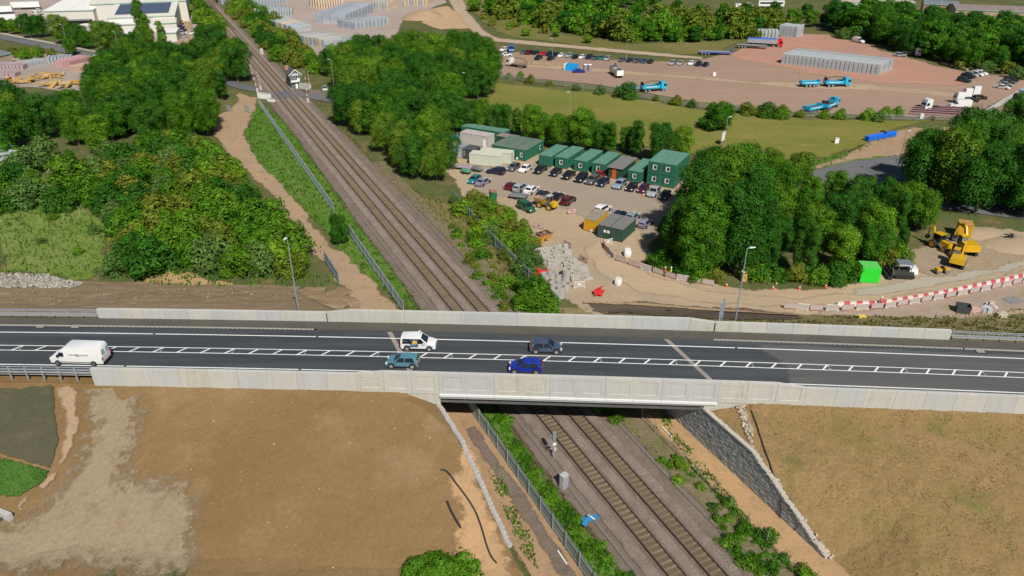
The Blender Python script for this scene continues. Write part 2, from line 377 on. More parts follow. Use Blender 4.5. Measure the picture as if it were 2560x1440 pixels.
lay('scrub_earth', [(0, 450), (130, 470), (200, 520), (90, 540), (0, 520)], g_green, 1.0)
# right of the railway
lay('olive_bank', [(790, 225), (850, 300), (930, 390), (1060, 490), (1140, 505), (1240, 610), (1390, 775), (1240, 780), (1100, 600), (960, 440), (860, 330), (780, 240)], gmat('olive_bank', (0.15, 0.14, 0.045), (0.19, 0.15, 0.06), (0.12, 0.13, 0.03), 0.12, 0.5, 3, grain=0.35), 0.6)
lay('construction_ground', [(1095, 345), (1180, 338), (1360, 388), (1760, 450), (1760, 560), (1640, 600), (1640, 655), (1720, 690), (1810, 712), (2000, 722), (2140, 705), (2250, 640), (2330, 600), (2470, 570), (2580, 580), (2640, 620), (2640, 790), (2300, 800), (2010, 800), (1480, 790), (1420, 760), (1370, 700), (1330, 610), (1240, 552), (1150, 490), (1135, 450), (1095, 420)], g_site, 0.6, 2.5)
lay('car_park', [(1170, 420), (1330, 410), (1500, 455), (1730, 500), (1760, 560), (1620, 600), (1560, 560), (1440, 540), (1330, 500), (1180, 470)], g_park, 1.2, 3)
lay('haul_road', [(1500, 600), (1545, 650), (1640, 690), (1800, 728), (2000, 745), (2200, 728), (2400, 680), (2640, 625), (2640, 668), (2430, 718), (2200, 760), (2000, 772), (1780, 762), (1600, 735), (1500, 690), (1455, 620)], gmat('packed_haul_road', (0.43, 0.325, 0.21), (0.37, 0.29, 0.195), (0.40, 0.29, 0.17), 0.06, 0.25, 2, grain=0.1, stretch=(0.1, 0.3, 1.5)), 0.5, 2, grid=3)
lay('gravel_road', [(2130, 722), (2300, 690), (2640, 622), (2640, 655), (2430, 702), (2200, 742), (2100, 740)], gmat('grey_gravel_road', (0.36, 0.33, 0.265), (0.40, 0.345, 0.26), None, 0.1, 0.4, 3, grain=0.12), 0.4, 1.5, grid=2.5)
lay('pink_ground', [(2040, 775), (2200, 768), (2640, 672), (2640, 770), (2400, 800), (2150, 800), (2030, 792)], gmat('pinkish_ground', (0.35, 0.265, 0.215), (0.31, 0.235, 0.18), (0.28, 0.225, 0.12), 0.1, 0.3, 3, grain=0.15), 0.4, 1.5, grid=3)
lay('spoil_ground', [(2330, 600), (2440, 575), (2520, 580), (2640, 600), (2640, 640), (2400, 690), (2300, 690), (2250, 660)], gmat('spoil', (0.33, 0.255, 0.175), (0.28, 0.22, 0.15), (0.36, 0.27, 0.16), 0.12, 0.4, 2.5, grain=0.2), 0.6, 1.5)
lay('grass_field', [(1232, 205), (1500, 232), (1800, 283), (2000, 296), (2300, 300), (2380, 300), (2250, 322), (2190, 350), (2080, 396), (2000, 405), (1850, 400), (1700, 382), (1400, 345), (1250, 315), (1195, 270)], g_grass, 0.8, 4)
lay('olive_verge', [(1850, 400), (2000, 405), (2150, 365), (2260, 325), (2400, 305), (2330, 345), (2150, 420), (2000, 430), (1830, 430)], g_green, 0.8, 3)
lay('earth_verge', [(2000, 418), (2080, 398), (2190, 345), (2270, 318), (2330, 320), (2400, 312), (2520, 258), (2560, 225), (2640, 200), (2640, 240), (2450, 320), (2250, 392), (2130, 405), (2040, 432)], gmat('verge_earth', (0.33, 0.215, 0.13), (0.36, 0.25, 0.165), (0.24, 0.19, 0.08), 0.1, 0.3, 2, grain=0.15), 0.5, 2, grid=3)
lay('side_road', [(2020, 432), (2130, 404), (2250, 390), (2330, 362), (2460, 312), (2640, 235), (2640, 300), (2430, 400), (2330, 445), (2420, 480), (2640, 520), (2640, 560), (2330, 520), (2180, 480), (2050, 460)], g_oldroad, 0.1, 6)
lay('lorry_yard', [(1240, 135), (1300, 130), (1500, 148), (1720, 156), (1790, 138), (1880, 122), (2100, 150), (2350, 190), (2540, 185), (2640, 170), (2640, 185), (2430, 298), (2290, 296), (1990, 283), (1750, 258), (1500, 215), (1250, 190)], g_yard, 0.5, 5)
lay('red_yard', [(1880, 100), (1985, 84), (2070, 86), (2160, 108), (2260, 140), (2360, 168), (2440, 190), (2400, 215), (2200, 210), (2050, 190), (1930, 165), (1820, 140)], g_red, 1.2, 5)
lay('kerbed_strip', [(1270, 158), (1500, 172), (1800, 196), (1900, 205), (2110, 205), (2300, 222), (2480, 240), (2440, 252), (2200, 228), (1980, 222), (1800, 205), (1500, 182), (1270, 166)], gmat('sand_strip', (0.40, 0.30, 0.20), (0.34, 0.25, 0.165), (0.28, 0.21, 0.14), 0.06, 0.2, 1.5, grain=0.12), 0.5, 4, grid=4)
# far grounds
lay('far_grass', [(1140, 0), (1290, 0), (1320, 60), (1400, 85), (1560, 110), (1750, 105), (1860, 95), (1800, 135), (1700, 140), (1300, 98), (1200, 55)], gmat('far_grass', (0.13, 0.13, 0.035), (0.17, 0.15, 0.05), None, 0.05, 0.2, 1, grain=0.2), 1.5, 6)
lay('far_path', [(1112, -20), (1150, -20), (1172, 30), (1215, 78), (1250, 96), (1400, 110), (1600, 128), (1760, 143), (1760, 150), (1600, 138), (1400, 120), (1235, 105), (1180, 84), (1140, 40)], gmat('far_path', (0.42, 0.32, 0.23), (0.38, 0.285, 0.2), None, 0.05, 0.2, 1, grain=0.1), 0.4, 5, grid=4)
lay('sand_heap_ground', [(1030, 30), (1075, 22), (1120, 15), (1160, 45), (1185, 72), (1100, 75), (1050, 58)], gmat('far_sand', (0.46, 0.31, 0.18), (0.40, 0.27, 0.16), None, 0.06, 0.2, 1, grain=0.1), 0.8, 3)
lay('block_yard', [(600, -60), (1100, -60), (1120, 8), (1020, 45), (1000, 80), (1000, 140), (870, 150), (790, 140), (745, 95), (700, 60), (640, 15)], g_pink, 0.6, 5)
lay('warehouse_yard', [(-80, -60), (470, -60), (490, 20), (500, 100), (440, 110), (250, 100), (0, 62), (-80, 60)], g_pink, 0.6, 5)
lay('town_road', [(-80, 72), (0, 87), (160, 118), (290, 143), (350, 152), (340, 166), (260, 152), (150, 131), (0, 98), (-80, 85)], g_oldroad, 0.1, 8)
lay('town_pavement', [(-80, 66), (0, 81), (160, 112), (290, 138), (290, 142), (160, 117), (0, 86), (-80, 71)], mat('pavement', (0.36, 0.32, 0.26), 0.9, 0.1, 1), 0.1, 8)
lay('builders_yard', [(-80, 130), (60, 138), (150, 134), (250, 150), (250, 190), (215, 225), (170, 235), (100, 222), (0, 222), (-80, 222)], gmat('builders_yard', (0.34, 0.28, 0.24), (0.30, 0.245, 0.2), None, 0.05, 0.3, 1.5, grain=0.12), 0.5, 4)
lay('contractor_yard', [(435, 100), (500, 100), (545, 125), (530, 165), (470, 180), (440, 150)], g_sand, 0.5, 3)
lay('yard_lane', [(428, -30), (445, -30), (480, 60), (490, 96), (445, 100)], g_sand, 0.3, 4, grid=4)
lay('crossing_parking', [(765, 220), (840, 232), (845, 262), (770, 248)], g_cess, 0.4, 2)
lay('crossing_road', [(560, 196), (605, 210), (680, 222), (800, 238), (900, 256), (900, 268), (800, 252), (665, 236), (600, 224), (560, 212)], g_oldroad, 0.1, 6)

# ------------------------------------------------------------------ railway bed
def rpoly(q0, q1, r0, r1): return [rail(q0, r0), rail(q1, r0), rail(q1, r1), rail(q0, r1)]
struct(sheet('cess_ground', rpoly(-60, 600, -6.2, 6.8), g_cess, 0.26, 0.5, 3, soft=.8))
struct(sheet('weedy_ground', rpoly(-60, 118, 5.6, 9.6), g_weed, 0.255, 0.6, 2, soft=.6))
struct(sheet('orange_path', rpoly(-60, 24, 8.9, 13.6), g_orange, 0.265, 0.3, 2, soft=.6))
struct(sheet('sandy_margin', rpoly(-60, 22, -14.2, -8.9), gmat('margin_sand', (0.37, 0.24, 0.135), (0.31, 0.205, 0.12), (0.26, 0.175, 0.09), 0.25, 0.6, 4, grain=0.18), 0.262, 0.4, 2, soft=.6))
struct(sheet('track_strip', rpoly(-60, 16, -11.6, -9.9), g_cess, 0.268, 0.3, 1.5, soft=.6))
struct(sheet('green_margin', rpoly(-60, 34, -8.9, -5.7), g_green, 0.266, 0.5, 1.5, soft=.6))
b = MB()
prof = [(-4.3, 0.2), (-3.4, 0.42), (3.4, 0.42), (4.3, 0.2)]
rings = [[(*rail(q, r), z) for r, z in prof] for q in range(-60, 601, 6)]
b.loft(rings, 0, False, False)
struct(b.build('ballast_bed', g_ballast))
# the raised paler shoulders of stone
for r0, r1, z in ((-4.0, -3.05, 0.5), (3.05, 3.95, 0.5), (-0.45, 0.45, 0.47)):
    b = MB(); rr = random.Random(int(r0*10)); L = []
    for q in np.arange(-60, 420, 1.0):
        e = rr.uniform(-.1, .1)
        L.append([(*rail(q, r0-0.25+e), 0.36), (*rail(q, r0+e*.5), z+rr.uniform(-.03, .03)), (*rail(q, r1+e*.5), z+rr.uniform(-.03, .03)), (*rail(q, r1+0.2+e), 0.36)])
    b.loft(L, 0, False, False)
    struct(b.build('ballast_shoulder', gmat('shoulder_stone', (0.285, 0.225, 0.19), (0.23, 0.18, 0.145), (0.32, 0.26, 0.225), 0.4, 1.2, 9, grain=0.4, bump=1.0)))
m_rail = mat('rusty_rail', (0.075, 0.05, 0.04), 0.6, 0.2, 2)
m_railtop = mat('rail_head', (0.26, 0.22, 0.20), 0.35, metal=0.6)
m_slp = mat('concrete_sleeper', (0.20, 0.155, 0.10), 0.9, 0.15, 3)
m_slp2 = mat('dirty_sleeper', (0.165, 0.125, 0.078), 0.9, 0.15, 3)
m_bed = gmat('oily_ballast', (0.16, 0.122, 0.075), (0.14, 0.106, 0.064), (0.18, 0.137, 0.09), 0.5, 2, 9, grain=0.4, bump=0.8)
slm = MB(); slm.box((0, 0, 0), (1.46, 0.27, 0.1), top=(1, 0.8)); slm = slm.mesh('sleeper', m_slp)
slm2 = slm.copy(); slm2.materials[0] = m_slp2
for k, (r0, lab) in enumerate(((-1.75, 'left of the two rusty railway tracks passing under the bridge'), (1.75, 'right of the two rusty railway tracks passing under the bridge'))):
    t = thing('railway_track', lab, 'railway track', (*rail(0, r0), 0.0), -QA, 'twin railway tracks')
    b = MB(); b.box((0, 270, 0.40), (1.6, 660, 0.085)); o = b.build('track_bed', m_bed, t)
    for sx in (-0.75, 0.75):
        b = MB(); b.box((sx, 270, 0.58), (0.14, 660, 0.03)); b.box((sx, 270, 0.61), (0.04, 660, 0.08))
        o = b.build('rail', m_rail, t)
        b = MB(); b.box((sx, 270, 0.69), (0.075, 660, 0.045)); b.build('rail_head', m_railtop, o)
    q = -14.0; n = 0; far = MB()
    while q < 330:
        if q < 100 and n < 150:
            o = obj('sleeper', slm2 if (k and n < 60) or rnd.random() < .3 else slm, t, (0, q, 0.435+rnd.uniform(-.008, .008)), rnd.uniform(-.008, .008)); n += 1
        else: far.box((0, q, 0.435), (1.46, 0.27, 0.1), top=(1, 0.8))
        q += 0.72
    tag(far.build('sleepers_far', m_slp, t), kind='stuff')
# the level crossing deck between the rails
def lxy(u, v): return P(u, v, 0.6)
ql = [qr(*P(690, 225))[0], qr(*P(760, 260))[0]]
qc = qr(*P(722, 240))[0]
xr = thing('level_crossing', 'grey rubber deck of the level crossing over both tracks', 'level crossing', (*rail(qc, 0), 0), -QA)
for r0, wd in ((-4.2, 1.55), (-1.75, 1.3), (0, 1.85), (1.75, 1.3), (4.2, 1.55)):
    for k in range(-4, 4):
        b = MB(); b.box((r0, 1.25*k+0.6, 0.5), (wd, 1.22, 0.17)); b.build('deck_panel', g_oldroad, xr)

# ------------------------------------------------------------------ embankments
def road_edge(t, s0, s1, n=24): return [road(s0+(s1-s0)*i/n, t) for i in range(n+1)]
def s_at(t, r):                                     # where the wall line r meets the line t of the road
    a = Vector(road(0, t)); d = Vector(rail(0, r))-a
    # a + RS*s = rail(0,r)+QD*k
    det = RS.x*(-QD.y)+RS.y*QD.x
    return (d.x*(-QD.y)+d.y*QD.x)/det
sNL, sNR, sFL, sFR = s_at(TN+.3, RL-.3), s_at(TN+.3, RR+.3), s_at(TF-.3, RL-.3), s_at(TF-.3, RR+.3)
def wallpt(r, t):
    s = s_at(t, r); return road(s, t)
tip = TN-32
pl = road_edge(TN+.3, -110, sNL)+[wallpt(RL-.3, tip), road(-110, tip)]
struct(sheet('earth_embankment', pl, g_soil, 0.0, 0, 3, h_nl, 1.3, 5, rough=0.06))
pl = [wallpt(RR+.3, TN+.3)]+road_edge(TN+.3, sNR, 110)[1:]+[road(110, TN-32), wallpt(RR+.3, TN-32)]
struct(sheet('grass_embankment', pl, g_dry, 0.0, 0, 3, h_nr, 1.0, 6, rough=0.09))
pl = [road(-110, TF+22.4), wallpt(RL-.3, TF+22.4), wallpt(RL-.3, TF-.3)]+road_edge(TF-.3, sFL, -110)[1:]
struct(sheet('brown_embankment', pl, g_farsoil, 0.0, 0, 3, h_fl, 1.2, 8, rough=0.07))
pl = [wallpt(RR+.3, TF-.3), wallpt(RR+.3, TF+17.3), road(110, TF+17.3)]+road_edge(TF-.3, 110, sFR)[:-1]
struct(sheet('sparse_embankment', pl, g_farright, 0.0, 0, 3, h_fr, 1.2, 9, rough=0.06))
b = MB(); b.prism([road(-110, TN+.2), wallpt(RL-.8, TN+.2), wallpt(RL-.8, TF-.2), road(-110, TF-.2)], -0.5, 6.0); struct(b.build('road_fill', g_soil))
b = MB(); b.prism([wallpt(RR+.8, TN+.2), road(110, TN+.2), road(110, TF-.2), wallpt(RR+.8, TF-.2)], -0.5, 6.0); struct(b.build('road_fill', g_soil))
def drape(name, pts, m, dz, amp=0.5, step=1.0, grid=1.2, rough=0.0, hf=h, seed=3, soft=None, clip=False):
    W_ = px(*pts)
    if clip: W_ = [p if qr(*p)[1] > RR+.75 else rail(qr(*p)[0], RR+.75) for p in W_]
    return struct(sheet(name, W_, m, dz, amp, step, hf, grid, seed, rough=rough, soft=soft if soft else (0.9 if amp > .25 else 0.35)))
drape('grey_earth_patch', [(335, 1010), (410, 1045), (385, 1110), (360, 1150), (400, 1165), (480, 1185), (530, 1240), (535, 1300), (520, 1380), (535, 1480), (-90, 1480), (-90, 1290), (30, 1280), (90, 1235), (140, 1170), (185, 1080), (200, 1000), (270, 980), (320, 1000)], g_greysoil, 0.11, 0.6, 0.9, rough=0.03, soft=4.2)
drape('sand_chute', [(172, 992), (214, 992), (205, 1060), (180, 1140), (130, 1210), (60, 1270), (20, 1275), (95, 1225), (150, 1140), (165, 1060)], g_sand, 0.19, 0.25, 0.8, rough=0.01, soft=.6, grid=.8)
drape('dark_planted_patch', [(-60, 970), (60, 980), (174, 1002), (170, 1050), (150, 1110), (128, 1176), (-60, 1126)], g_planted, 0.2, 0.1, 1.0)
drape('green_turf_patch', [(-60, 1128), (0, 1143), (126, 1178), (112, 1208), (45, 1248), (-60, 1240)], g_lawn, 0.22, 0.15, 0.8, rough=0.02)
drape('orange_sand_slope', [(1100, 1040), (1130, 1085), (1135, 1150), (1110, 1200), (1130, 1260), (1125, 1330), (1090, 1400), (1060, 1470), (1330, 1470), (1292, 1395), (1200, 1200), (1128, 1060)], g_orange, 0.15, 0.45, 0.9, rough=0.02, hf=h_nl, soft=1.6)
drape('gravel_drain', [(1800, 1060), (1830, 1075), (1890, 1150), (1950, 1235), (2010, 1310), (2085, 1400), (2070, 1405), (1985, 1310), (1930, 1240), (1870, 1160)], gmat('drain_gravel', (0.34, 0.28, 0.2), (0.28, 0.225, 0.15), (0.42, 0.37, 0.3), 0.5, 1.5, 6, grain=0.3), 0.14, 0.2, 0.8, rough=0.02, hf=h_nr, clip=True, soft=.4, grid=.6)
drape('trampled_earth', [(1905, 1190), (1990, 1180), (2060, 1240), (2130, 1330), (2180, 1470), (2095, 1470), (2075, 1400), (1990, 1290)], gmat('worn_earth', (0.30, 0.20, 0.10), (0.27, 0.18, 0.085), None, 0.2, 0.5, 3, grain=0.2), 0.12, 0.5, 0.8, rough=0.02, hf=h_nr, clip=True, soft=2.2)
drape('wet_trench', [(1455, 752), (1600, 752), (1800, 768), (1990, 782), (2015, 797), (1990, 800), (1800, 800), (1600, 788), (1480, 782)], g_wet, 0.1, 0.3, 1.0)
drape('sand_ridge', [(1455, 755), (1600, 760), (1800, 775), (2000, 789), (2000, 793), (1800, 782), (1600, 768), (1455, 763)], g_sand, 0.3, 0.15, 1.0)

# ================================================================== the road on top
def ribbon(name, s0, s1, t0, t1, dz, m, parent=None, step=2.5):
    n = max(1, int((s1-s0)/step)); b = MB()
    b.loft([[(*road(s0+(s1-s0)*i/n, t0), zr(s0+(s1-s0)*i/n)+dz), (*road(s0+(s1-s0)*i/n, t1), zr(s0+(s1-s0)*i/n)+dz)] for i in range(n+1)], 0, False, False)
    return b.build(name, m, parent)
rd = struct(ribbon('carriageway', -110, 110, -5.05, 5.3, 0.0, g_asph))
# paler asphalt colour laid over the road beyond the bridge
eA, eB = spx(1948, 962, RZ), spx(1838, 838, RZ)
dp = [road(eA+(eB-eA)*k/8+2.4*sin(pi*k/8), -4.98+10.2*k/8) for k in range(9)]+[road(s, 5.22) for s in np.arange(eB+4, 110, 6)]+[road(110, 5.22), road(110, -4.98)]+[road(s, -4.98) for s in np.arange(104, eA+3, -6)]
struct(sheet('pale_carriageway', dp, g_asph2, 0.0035, 0.0, 2.5, lambda x, y: zr(st(x, y)[0]), 2.5, 4, soft=1.1))
def bar(name, pts, dz, m, parent): 
    b = MB(); b._add([(*road(s, t), zr(s)+dz) for s, t in pts], [tuple(range(len(pts)))], 0); return b.build(name, m, parent)
for t in (-3.7, 3.7):
    for s0, s1 in ((-110, -46.5), (-46.2, -25.2), (-24.9, 27.6), (27.9, 110)): ribbon('edge_line', s0, s1, t-0.085, t+0.085, 0.009, m_paint, rd)
for t in (-0.55, 0.55): ribbon('hatch_line', -110, 110, t-0.065, t+0.065, 0.009, m_paint, rd)
s = -108.0
while s < 108:
    bar('hatch_bar', [(s, -.485), (s+.24, -.485), (s+1.02, .485), (s+.78, .485)], 0.009, m_paint, rd); s += 3.02
m_stud = mat('road_stud', (0.55, 0.56, 0.55), 0.4)
sm = MB(); sm.box((0, 0, 0), (0.16, 0.12, 0.025), top=(.7, .7)); sm = sm.mesh('road_stud', m_stud)
s = -107.0
while s < 105:
    for t in (-.25, .25): obj('road_stud', sm, rd, (*road(s, t), zr(s)+0.008), RA)
    s += 9.06
jl = [spx(972, 818, RZ), spx(1032, 936, RZ)]; jr = [spx(1660, 850, RZ), spx(1788, 957, RZ)]
for (a, b2) in (jl, jr):
    o = bar('joint_band', [(b2, -5.0), (b2+.62, -5.0), (a+.62, 5.25), (a, 5.25)], 0.0055, g_joint, rd)
ft = struct(ribbon('footway', -110, 110, 5.42, 7.35, 0.125, g_foot))
ve = struct(ribbon('near_verge', -110, 110, -5.95, -5.18, 0.125, m_kerb))
bb = MB(); bb.box((0, 0, -0.1), (0.605, 0.155, 0.235), top=(0.97, 0.9)); bb.box((0, -0.082, 0.02), (0.2, 0.012, 0.06), m=1)
km = bb.mesh('kerb_block', [m_kerb, m_dark])
def kerbs(s0, s1, t, parent, rz=RA):
    s = s0
    while s < s1: obj('kerb_block', km, parent, (*road(s, t), zr(s)), rz); s += 0.63
sb0, sb1 = spx(790, 825, RZ), spx(1792, 855, RZ)
sk0, sk1 = spx(212, 818, RZ), spx(2420, 884, RZ)
kerbs(sk0, sb0, 5.36, ft); kerbs(sb1, sk1, 5.36, ft)
def kerbrun(s0, s1, t, m, parent, hgt=0.135):
    n = max(1, int((s1-s0)/3)); b = MB(); R = []
    for i in range(n+1):
        s = s0+(s1-s0)*i/n; z = zr(s); R.append([(*road(s, t-.06), z-.1), (*road(s, t-.06), z+hgt), (*road(s, t+.06), z+hgt), (*road(s, t+.06), z-.1)])
    b.loft(R); b.build('kerb', m, parent)
kerbrun(-110, sk0-.3, 5.36, m_kerb, ft); kerbrun(sk1+.5, 110, 5.36, m_kerb, ft); kerbrun(sb0, sb1-.4, 5.36, mat('dark_kerb', (0.07, 0.068, 0.06), .9), ft)
kerbrun(-110, 110, -5.12, m_kerb, ve)
for u, v in ((100, 808), (188, 810), (2452, 871)):
    s, t = st(*P(u, v, RZ)); b = MB(); b.box((0, 0, 0), (0.95, 0.75, 0.02)); b.box((0, 0, 0.02), (0.8, 0.6, 0.008), m=1)
    b.build('manhole_cover', [m_kerb, mat('cover', (0.27, 0.26, 0.23), .8)], ft, (*road(s, t), zr(s)+0.12), RA)

# ------------------------------------------------------------------ parapets: every cast panel its own piece
def panel(name, s0, s1, t, th, b0, b1, top0, top1, m, parent, face, recess=0, ledge=None):
    """one concrete panel from s0 to s1, t = centre line; face = -1/+1 side with the recesses"""
    g = 0.012; s0 += g; s1 -= g; mb = MB(); L = s1-s0
    def pt(s, tt, z): x, y = road(s, tt); return (x, y, z)
    mb._add([pt(s0, t-th/2, b0), pt(s1, t-th/2, b1), pt(s1, t+th/2, b1), pt(s0, t+th/2, b0), pt(s0, t-th/2, top0), pt(s1, t-th/2, top1), pt(s1, t+th/2, top1+.03), pt(s0, t+th/2, top0+.03)],
            [(3, 2, 1, 0), (4, 5, 6, 7), (1, 2, 6, 5), (2, 3, 7, 6), (3, 0, 4, 7)], 0)
    tf = t+face*th/2
    if recess:
        # front face as a frame around sunk fields
        zs0, zs1 = b0+.62, top0-.42; nfl = recess; W = L/nfl
        for k in range(nfl):
            a0, a1 = s0+k*W, s0+(k+1)*W; i0, i1 = a0+.5, a1-.5; dp = -face*0.05
            o = [(a0, b0), (a1, b0), (a1, top1 if k == nfl-1 else top0), (a0, top0)]; q = [(i0, zs0), (i1, zs0), (i1, zs1), (i0, zs1)]
            i2 = [(i0+.03, zs0+.03), (i1-.03, zs0+.03), (i1-.03, zs1-.03), (i0+.03, zs1-.03)]
            vs = [pt(x, tf, z) for x, z in o]+[pt(x, tf, z) for x, z in q]+[pt(x, tf+dp, z) for x, z in i2]
            fs = []
            for j in range(4): j2 = (j+1) % 4; fs += [(j, j2, 4+j2, 4+j), (4+j, 4+j2, 8+j2, 8+j)]
            fs.append((8, 9, 10, 11)); mb._add(vs, fs, 0)
    else: mb._add([pt(s0, tf, b0), pt(s1, tf, b1), pt(s1, tf, top1), pt(s0, tf, top0)], [(0, 1, 2, 3)], 0)
    o = mb.build(name, m, parent)
    return o
CM = [m_conc, m_conc2, m_conc3]
def pick(i): return [m_conc2, m_conc, m_conc2, m_conc3, m_conc, m_conc2, m_conc][i % 7]
br = thing('railway_overbridge', 'pale concrete road bridge carrying the new road over the railway', 'bridge', (0, 0, 0))
# near side
e = [spx(1097, 985, 6.3)+3.16*k for k in range(-3, 11)]
NB0, NB1 = e[1], e[-2]
k = 1; seq = []
for i in range(len(e)-1):
    a, c = e[i], e[i+1]
for i, (a, c, n) in enumerate([(e[0], e[1], 1), (e[1], e[2], 1), (e[2], e[3], 1)]+[(e[3]+6.32*j, e[3]+6.32*(j+1), 2) for j in range(5)]):
    top0 = top1 = 1.8
    if i == 0: top0 = 1.45
    panel('parapet_panel', a, c, TN+.225, .45, zr(a)-1.0, zr(c)-1.0, zr(a)+top0, zr(c)+top1, [m_conc3, m_conc, m_conc, m_conc2, m_conc3, m_conc2, m_conc, m_conc2][i], br, -1, recess=n if i else 1)
eR = e[3]+6.32*5
for i, (a, c) in enumerate([(eR, eR+3.16), (eR+3.16, eR+6.4), (eR+6.4, eR+9.6)]):
    panel('parapet_panel', a, c, TN+.225, .45, zr(a)-1.0, zr(c)-1.0, zr(a)+1.8, zr(c)+(1.8 if i < 2 else 1.35), [m_conc3, m_conc, m_conc][i], br, -1, recess=1)
for j in range(10):
    a = e[3]+3.16*j; panel('string_course', a, a+3.16, TN-.06, .14, zr(a)-1.28, zr(a+3.16)-1.28, zr(a)-.99, zr(a+3.16)-.99, mat('string_concrete', (0.62, 0.63, 0.62), .8, .05, 2), br, -1)
# far side
f0 = spx(818, 790, 7.8); f1 = spx(1788, 818, 7.8)
fj = [f0, f0+2.9]; nmid = 6; Lm = (f1-f0-6.1)/nmid
fj += [f0+2.9+Lm*(i+1) for i in range(nmid)]+[f1]
for i in range(len(fj)-1):
    a, c = fj[i], fj[i+1]
    panel('parapet_panel', a, c, TF-.225, .45, zr(a)-1.0, zr(c)-1.0, zr(a)+(1.42 if i == 0 else 1.82), zr(c)+(1.42 if i == len(fj)-2 else 1.82), [m_conc3, m_conc3, m_conc, m_conc2, m_conc, m_conc, m_conc2, m_conc3, m_conc3][i % 9], br, -1)
for a in (f0, f1): b = MB(); b.box((*road(a, TF-.5), zr(a)+.1), (.09, .12, 1.3), RA); b.build('movement_joint', m_dark, br)
# deck, beams, abutments
dk = MB()
def bpoly(t0, t1, ra, rb): return [wallpt(ra, t0), wallpt(rb, t0), wallpt(rb, t1), wallpt(ra, t1)]
dk.prism(bpoly(TN+.1, TF-.1, RL-1.2, RR+1.2), RZ-1.2, RZ-.12); dk.build('deck_slab', m_conc2, br)
for i in range(9):
    t = TN+.75+i*1.6; b = MB(); b.prism(bpoly(t-.25, t+.25, RL-.5, RR+.5), RZ-2.35, RZ-1.25); 
    b.prism(bpoly(t-.4, t+.4, RL-.5, RR+.5), RZ-2.42, RZ-2.34); b.build('beam', m_steel, br)
b = MB(); b.prism(bpoly(TN+.02, TN+.35, RL-.2, RR+.2), RZ-1.62, RZ-1.3); b.build('edge_flange', mat('grey_flange', (0.30, 0.32, 0.33), .6, .1, 2), br)
b = MB(); b.prism(bpoly(TF-.3, TF-.02, RL-.2, RR+.2), RZ-1.62, RZ-1.3); b.build('edge_flange', mat('grey_flange', (0.30, 0.32, 0.33), .6, .1, 2), br)
for (r0, r1) in ((RL-2.6, RL-.02), (RR+.02, RR+2.6)):
    b = MB(); b.prism(bpoly(TN+.15, TF-.15, r0, r1), -0.3, RZ-1.15); b.build('abutment', m_conc3, br)
# wing walls standing out of the slopes
for s0, s1 in ((e[0], s_at(TN+.1, RL)), (s_at(TN+.1, RR), eR+6.4)):
    b = MB(); b.prism([road(s0, TN+.12), road(s1, TN+.12), road(s1, TN+.5), road(s0, TN+.5)], 0.2, RZ-2.0); b.build('wing_wall', m_conc, br)
    b = MB(); b.prism([road(s0, TN+.09), road(s1, TN+.09), road(s1, TN+.52), road(s0, TN+.52)], RZ-1.98, RZ-1.0); b.build('wing_wall', m_conc3, br)
# approach parapets
def approach(label, s0, s1, t, face, mods, tops, first=0):
    th = thing('concrete_parapet', label, 'parapet wall', (0, 0, 0))
    n = max(1, round(abs(s1-s0)/mods)); W = (s1-s0)/n
    for i in range(n):
        a, c = s0+i*W, s0+(i+1)*W
        panel('wall_panel', a, c, t, .45, zr(a)-2.0, zr(c)-2.0, zr(a)+tops, zr(c)+tops, pick(i+first), th, face)
    return th
approach('row of pale concrete wall panels on the near roadside left of the bridge', spx(232, 935, 7.2), e[0], TN+.225, -1, 3.3, 1.42)
approach('row of pale concrete wall panels on the near roadside right of the bridge', eR+9.6, 112, TN+.225, -1, 3.3, 1.35, 1)
approach('row of pale concrete wall panels beside the far footway left of the bridge', spx(232, 785, 7.8), f0, TF-.225, -1, 3.25, 1.42, 2)
approach('row of pale concrete wall panels beside the far footway right of the bridge', f1, spx(2390, 842, 7.8), TF-.225, -1, 3.2, 1.42, 3)
b = MB(); 
# steel safety fences beyond the concrete
def guard(label, s0, s1, t, sd):
    th = thing('steel_safety_fence', label, 'guard rail', (0, 0, 0))
    def rl(z, tt, hh, ww, nm):
        b = MB(); n = max(1, int(abs(s1-s0)/3)); R = []
        for i in range(n+1):
            s = s0+(s1-s0)*i/n; R.append([(*road(s, tt-ww/2), zr(s)+z), (*road(s, tt-ww/2), zr(s)+z+hh), (*road(s, tt+ww/2), zr(s)+z+hh), (*road(s, tt+ww/2), zr(s)+z)])
        b.loft(R); b.build(nm, m_galv, th)
    rl(.62, t, .16, .1, 'beam_rail'); rl(1.05, t+sd*.03, .09, .1, 'beam_rail'); rl(.62, t-sd*.5, .16, .1, 'beam_rail'); rl(1.32, t-sd*.1, .07, .08, 'hand_rail')
    n = int(abs(s1-s0)/2.0); d = 1 if s1 > s0 else -1
    b = MB(); b.box((0, 0, -0.6), (.11, .16, 1.95)); b.box((0, -sd*.25, .55), (.09, .5, .12)); pm = b.mesh('post', m_galv)
    for i in range(n+1):
        s = s0+d*2.0*i+d*.2
        obj('post', pm, th, (*road(s, t), zr(s)), RA)
guard('galvanised steel safety fence at the near left road edge beyond the concrete wall', spx(230, 935, 7.4), -110, TN+.3, -1)
guard('galvanised steel safety fence behind the footway at far left', spx(228, 790, 7.8), -110, TF-.25, 1)
guard('galvanised steel safety fence behind the footway at far right', spx(2392, 842, 7.8), 110, TF-.25, 1)

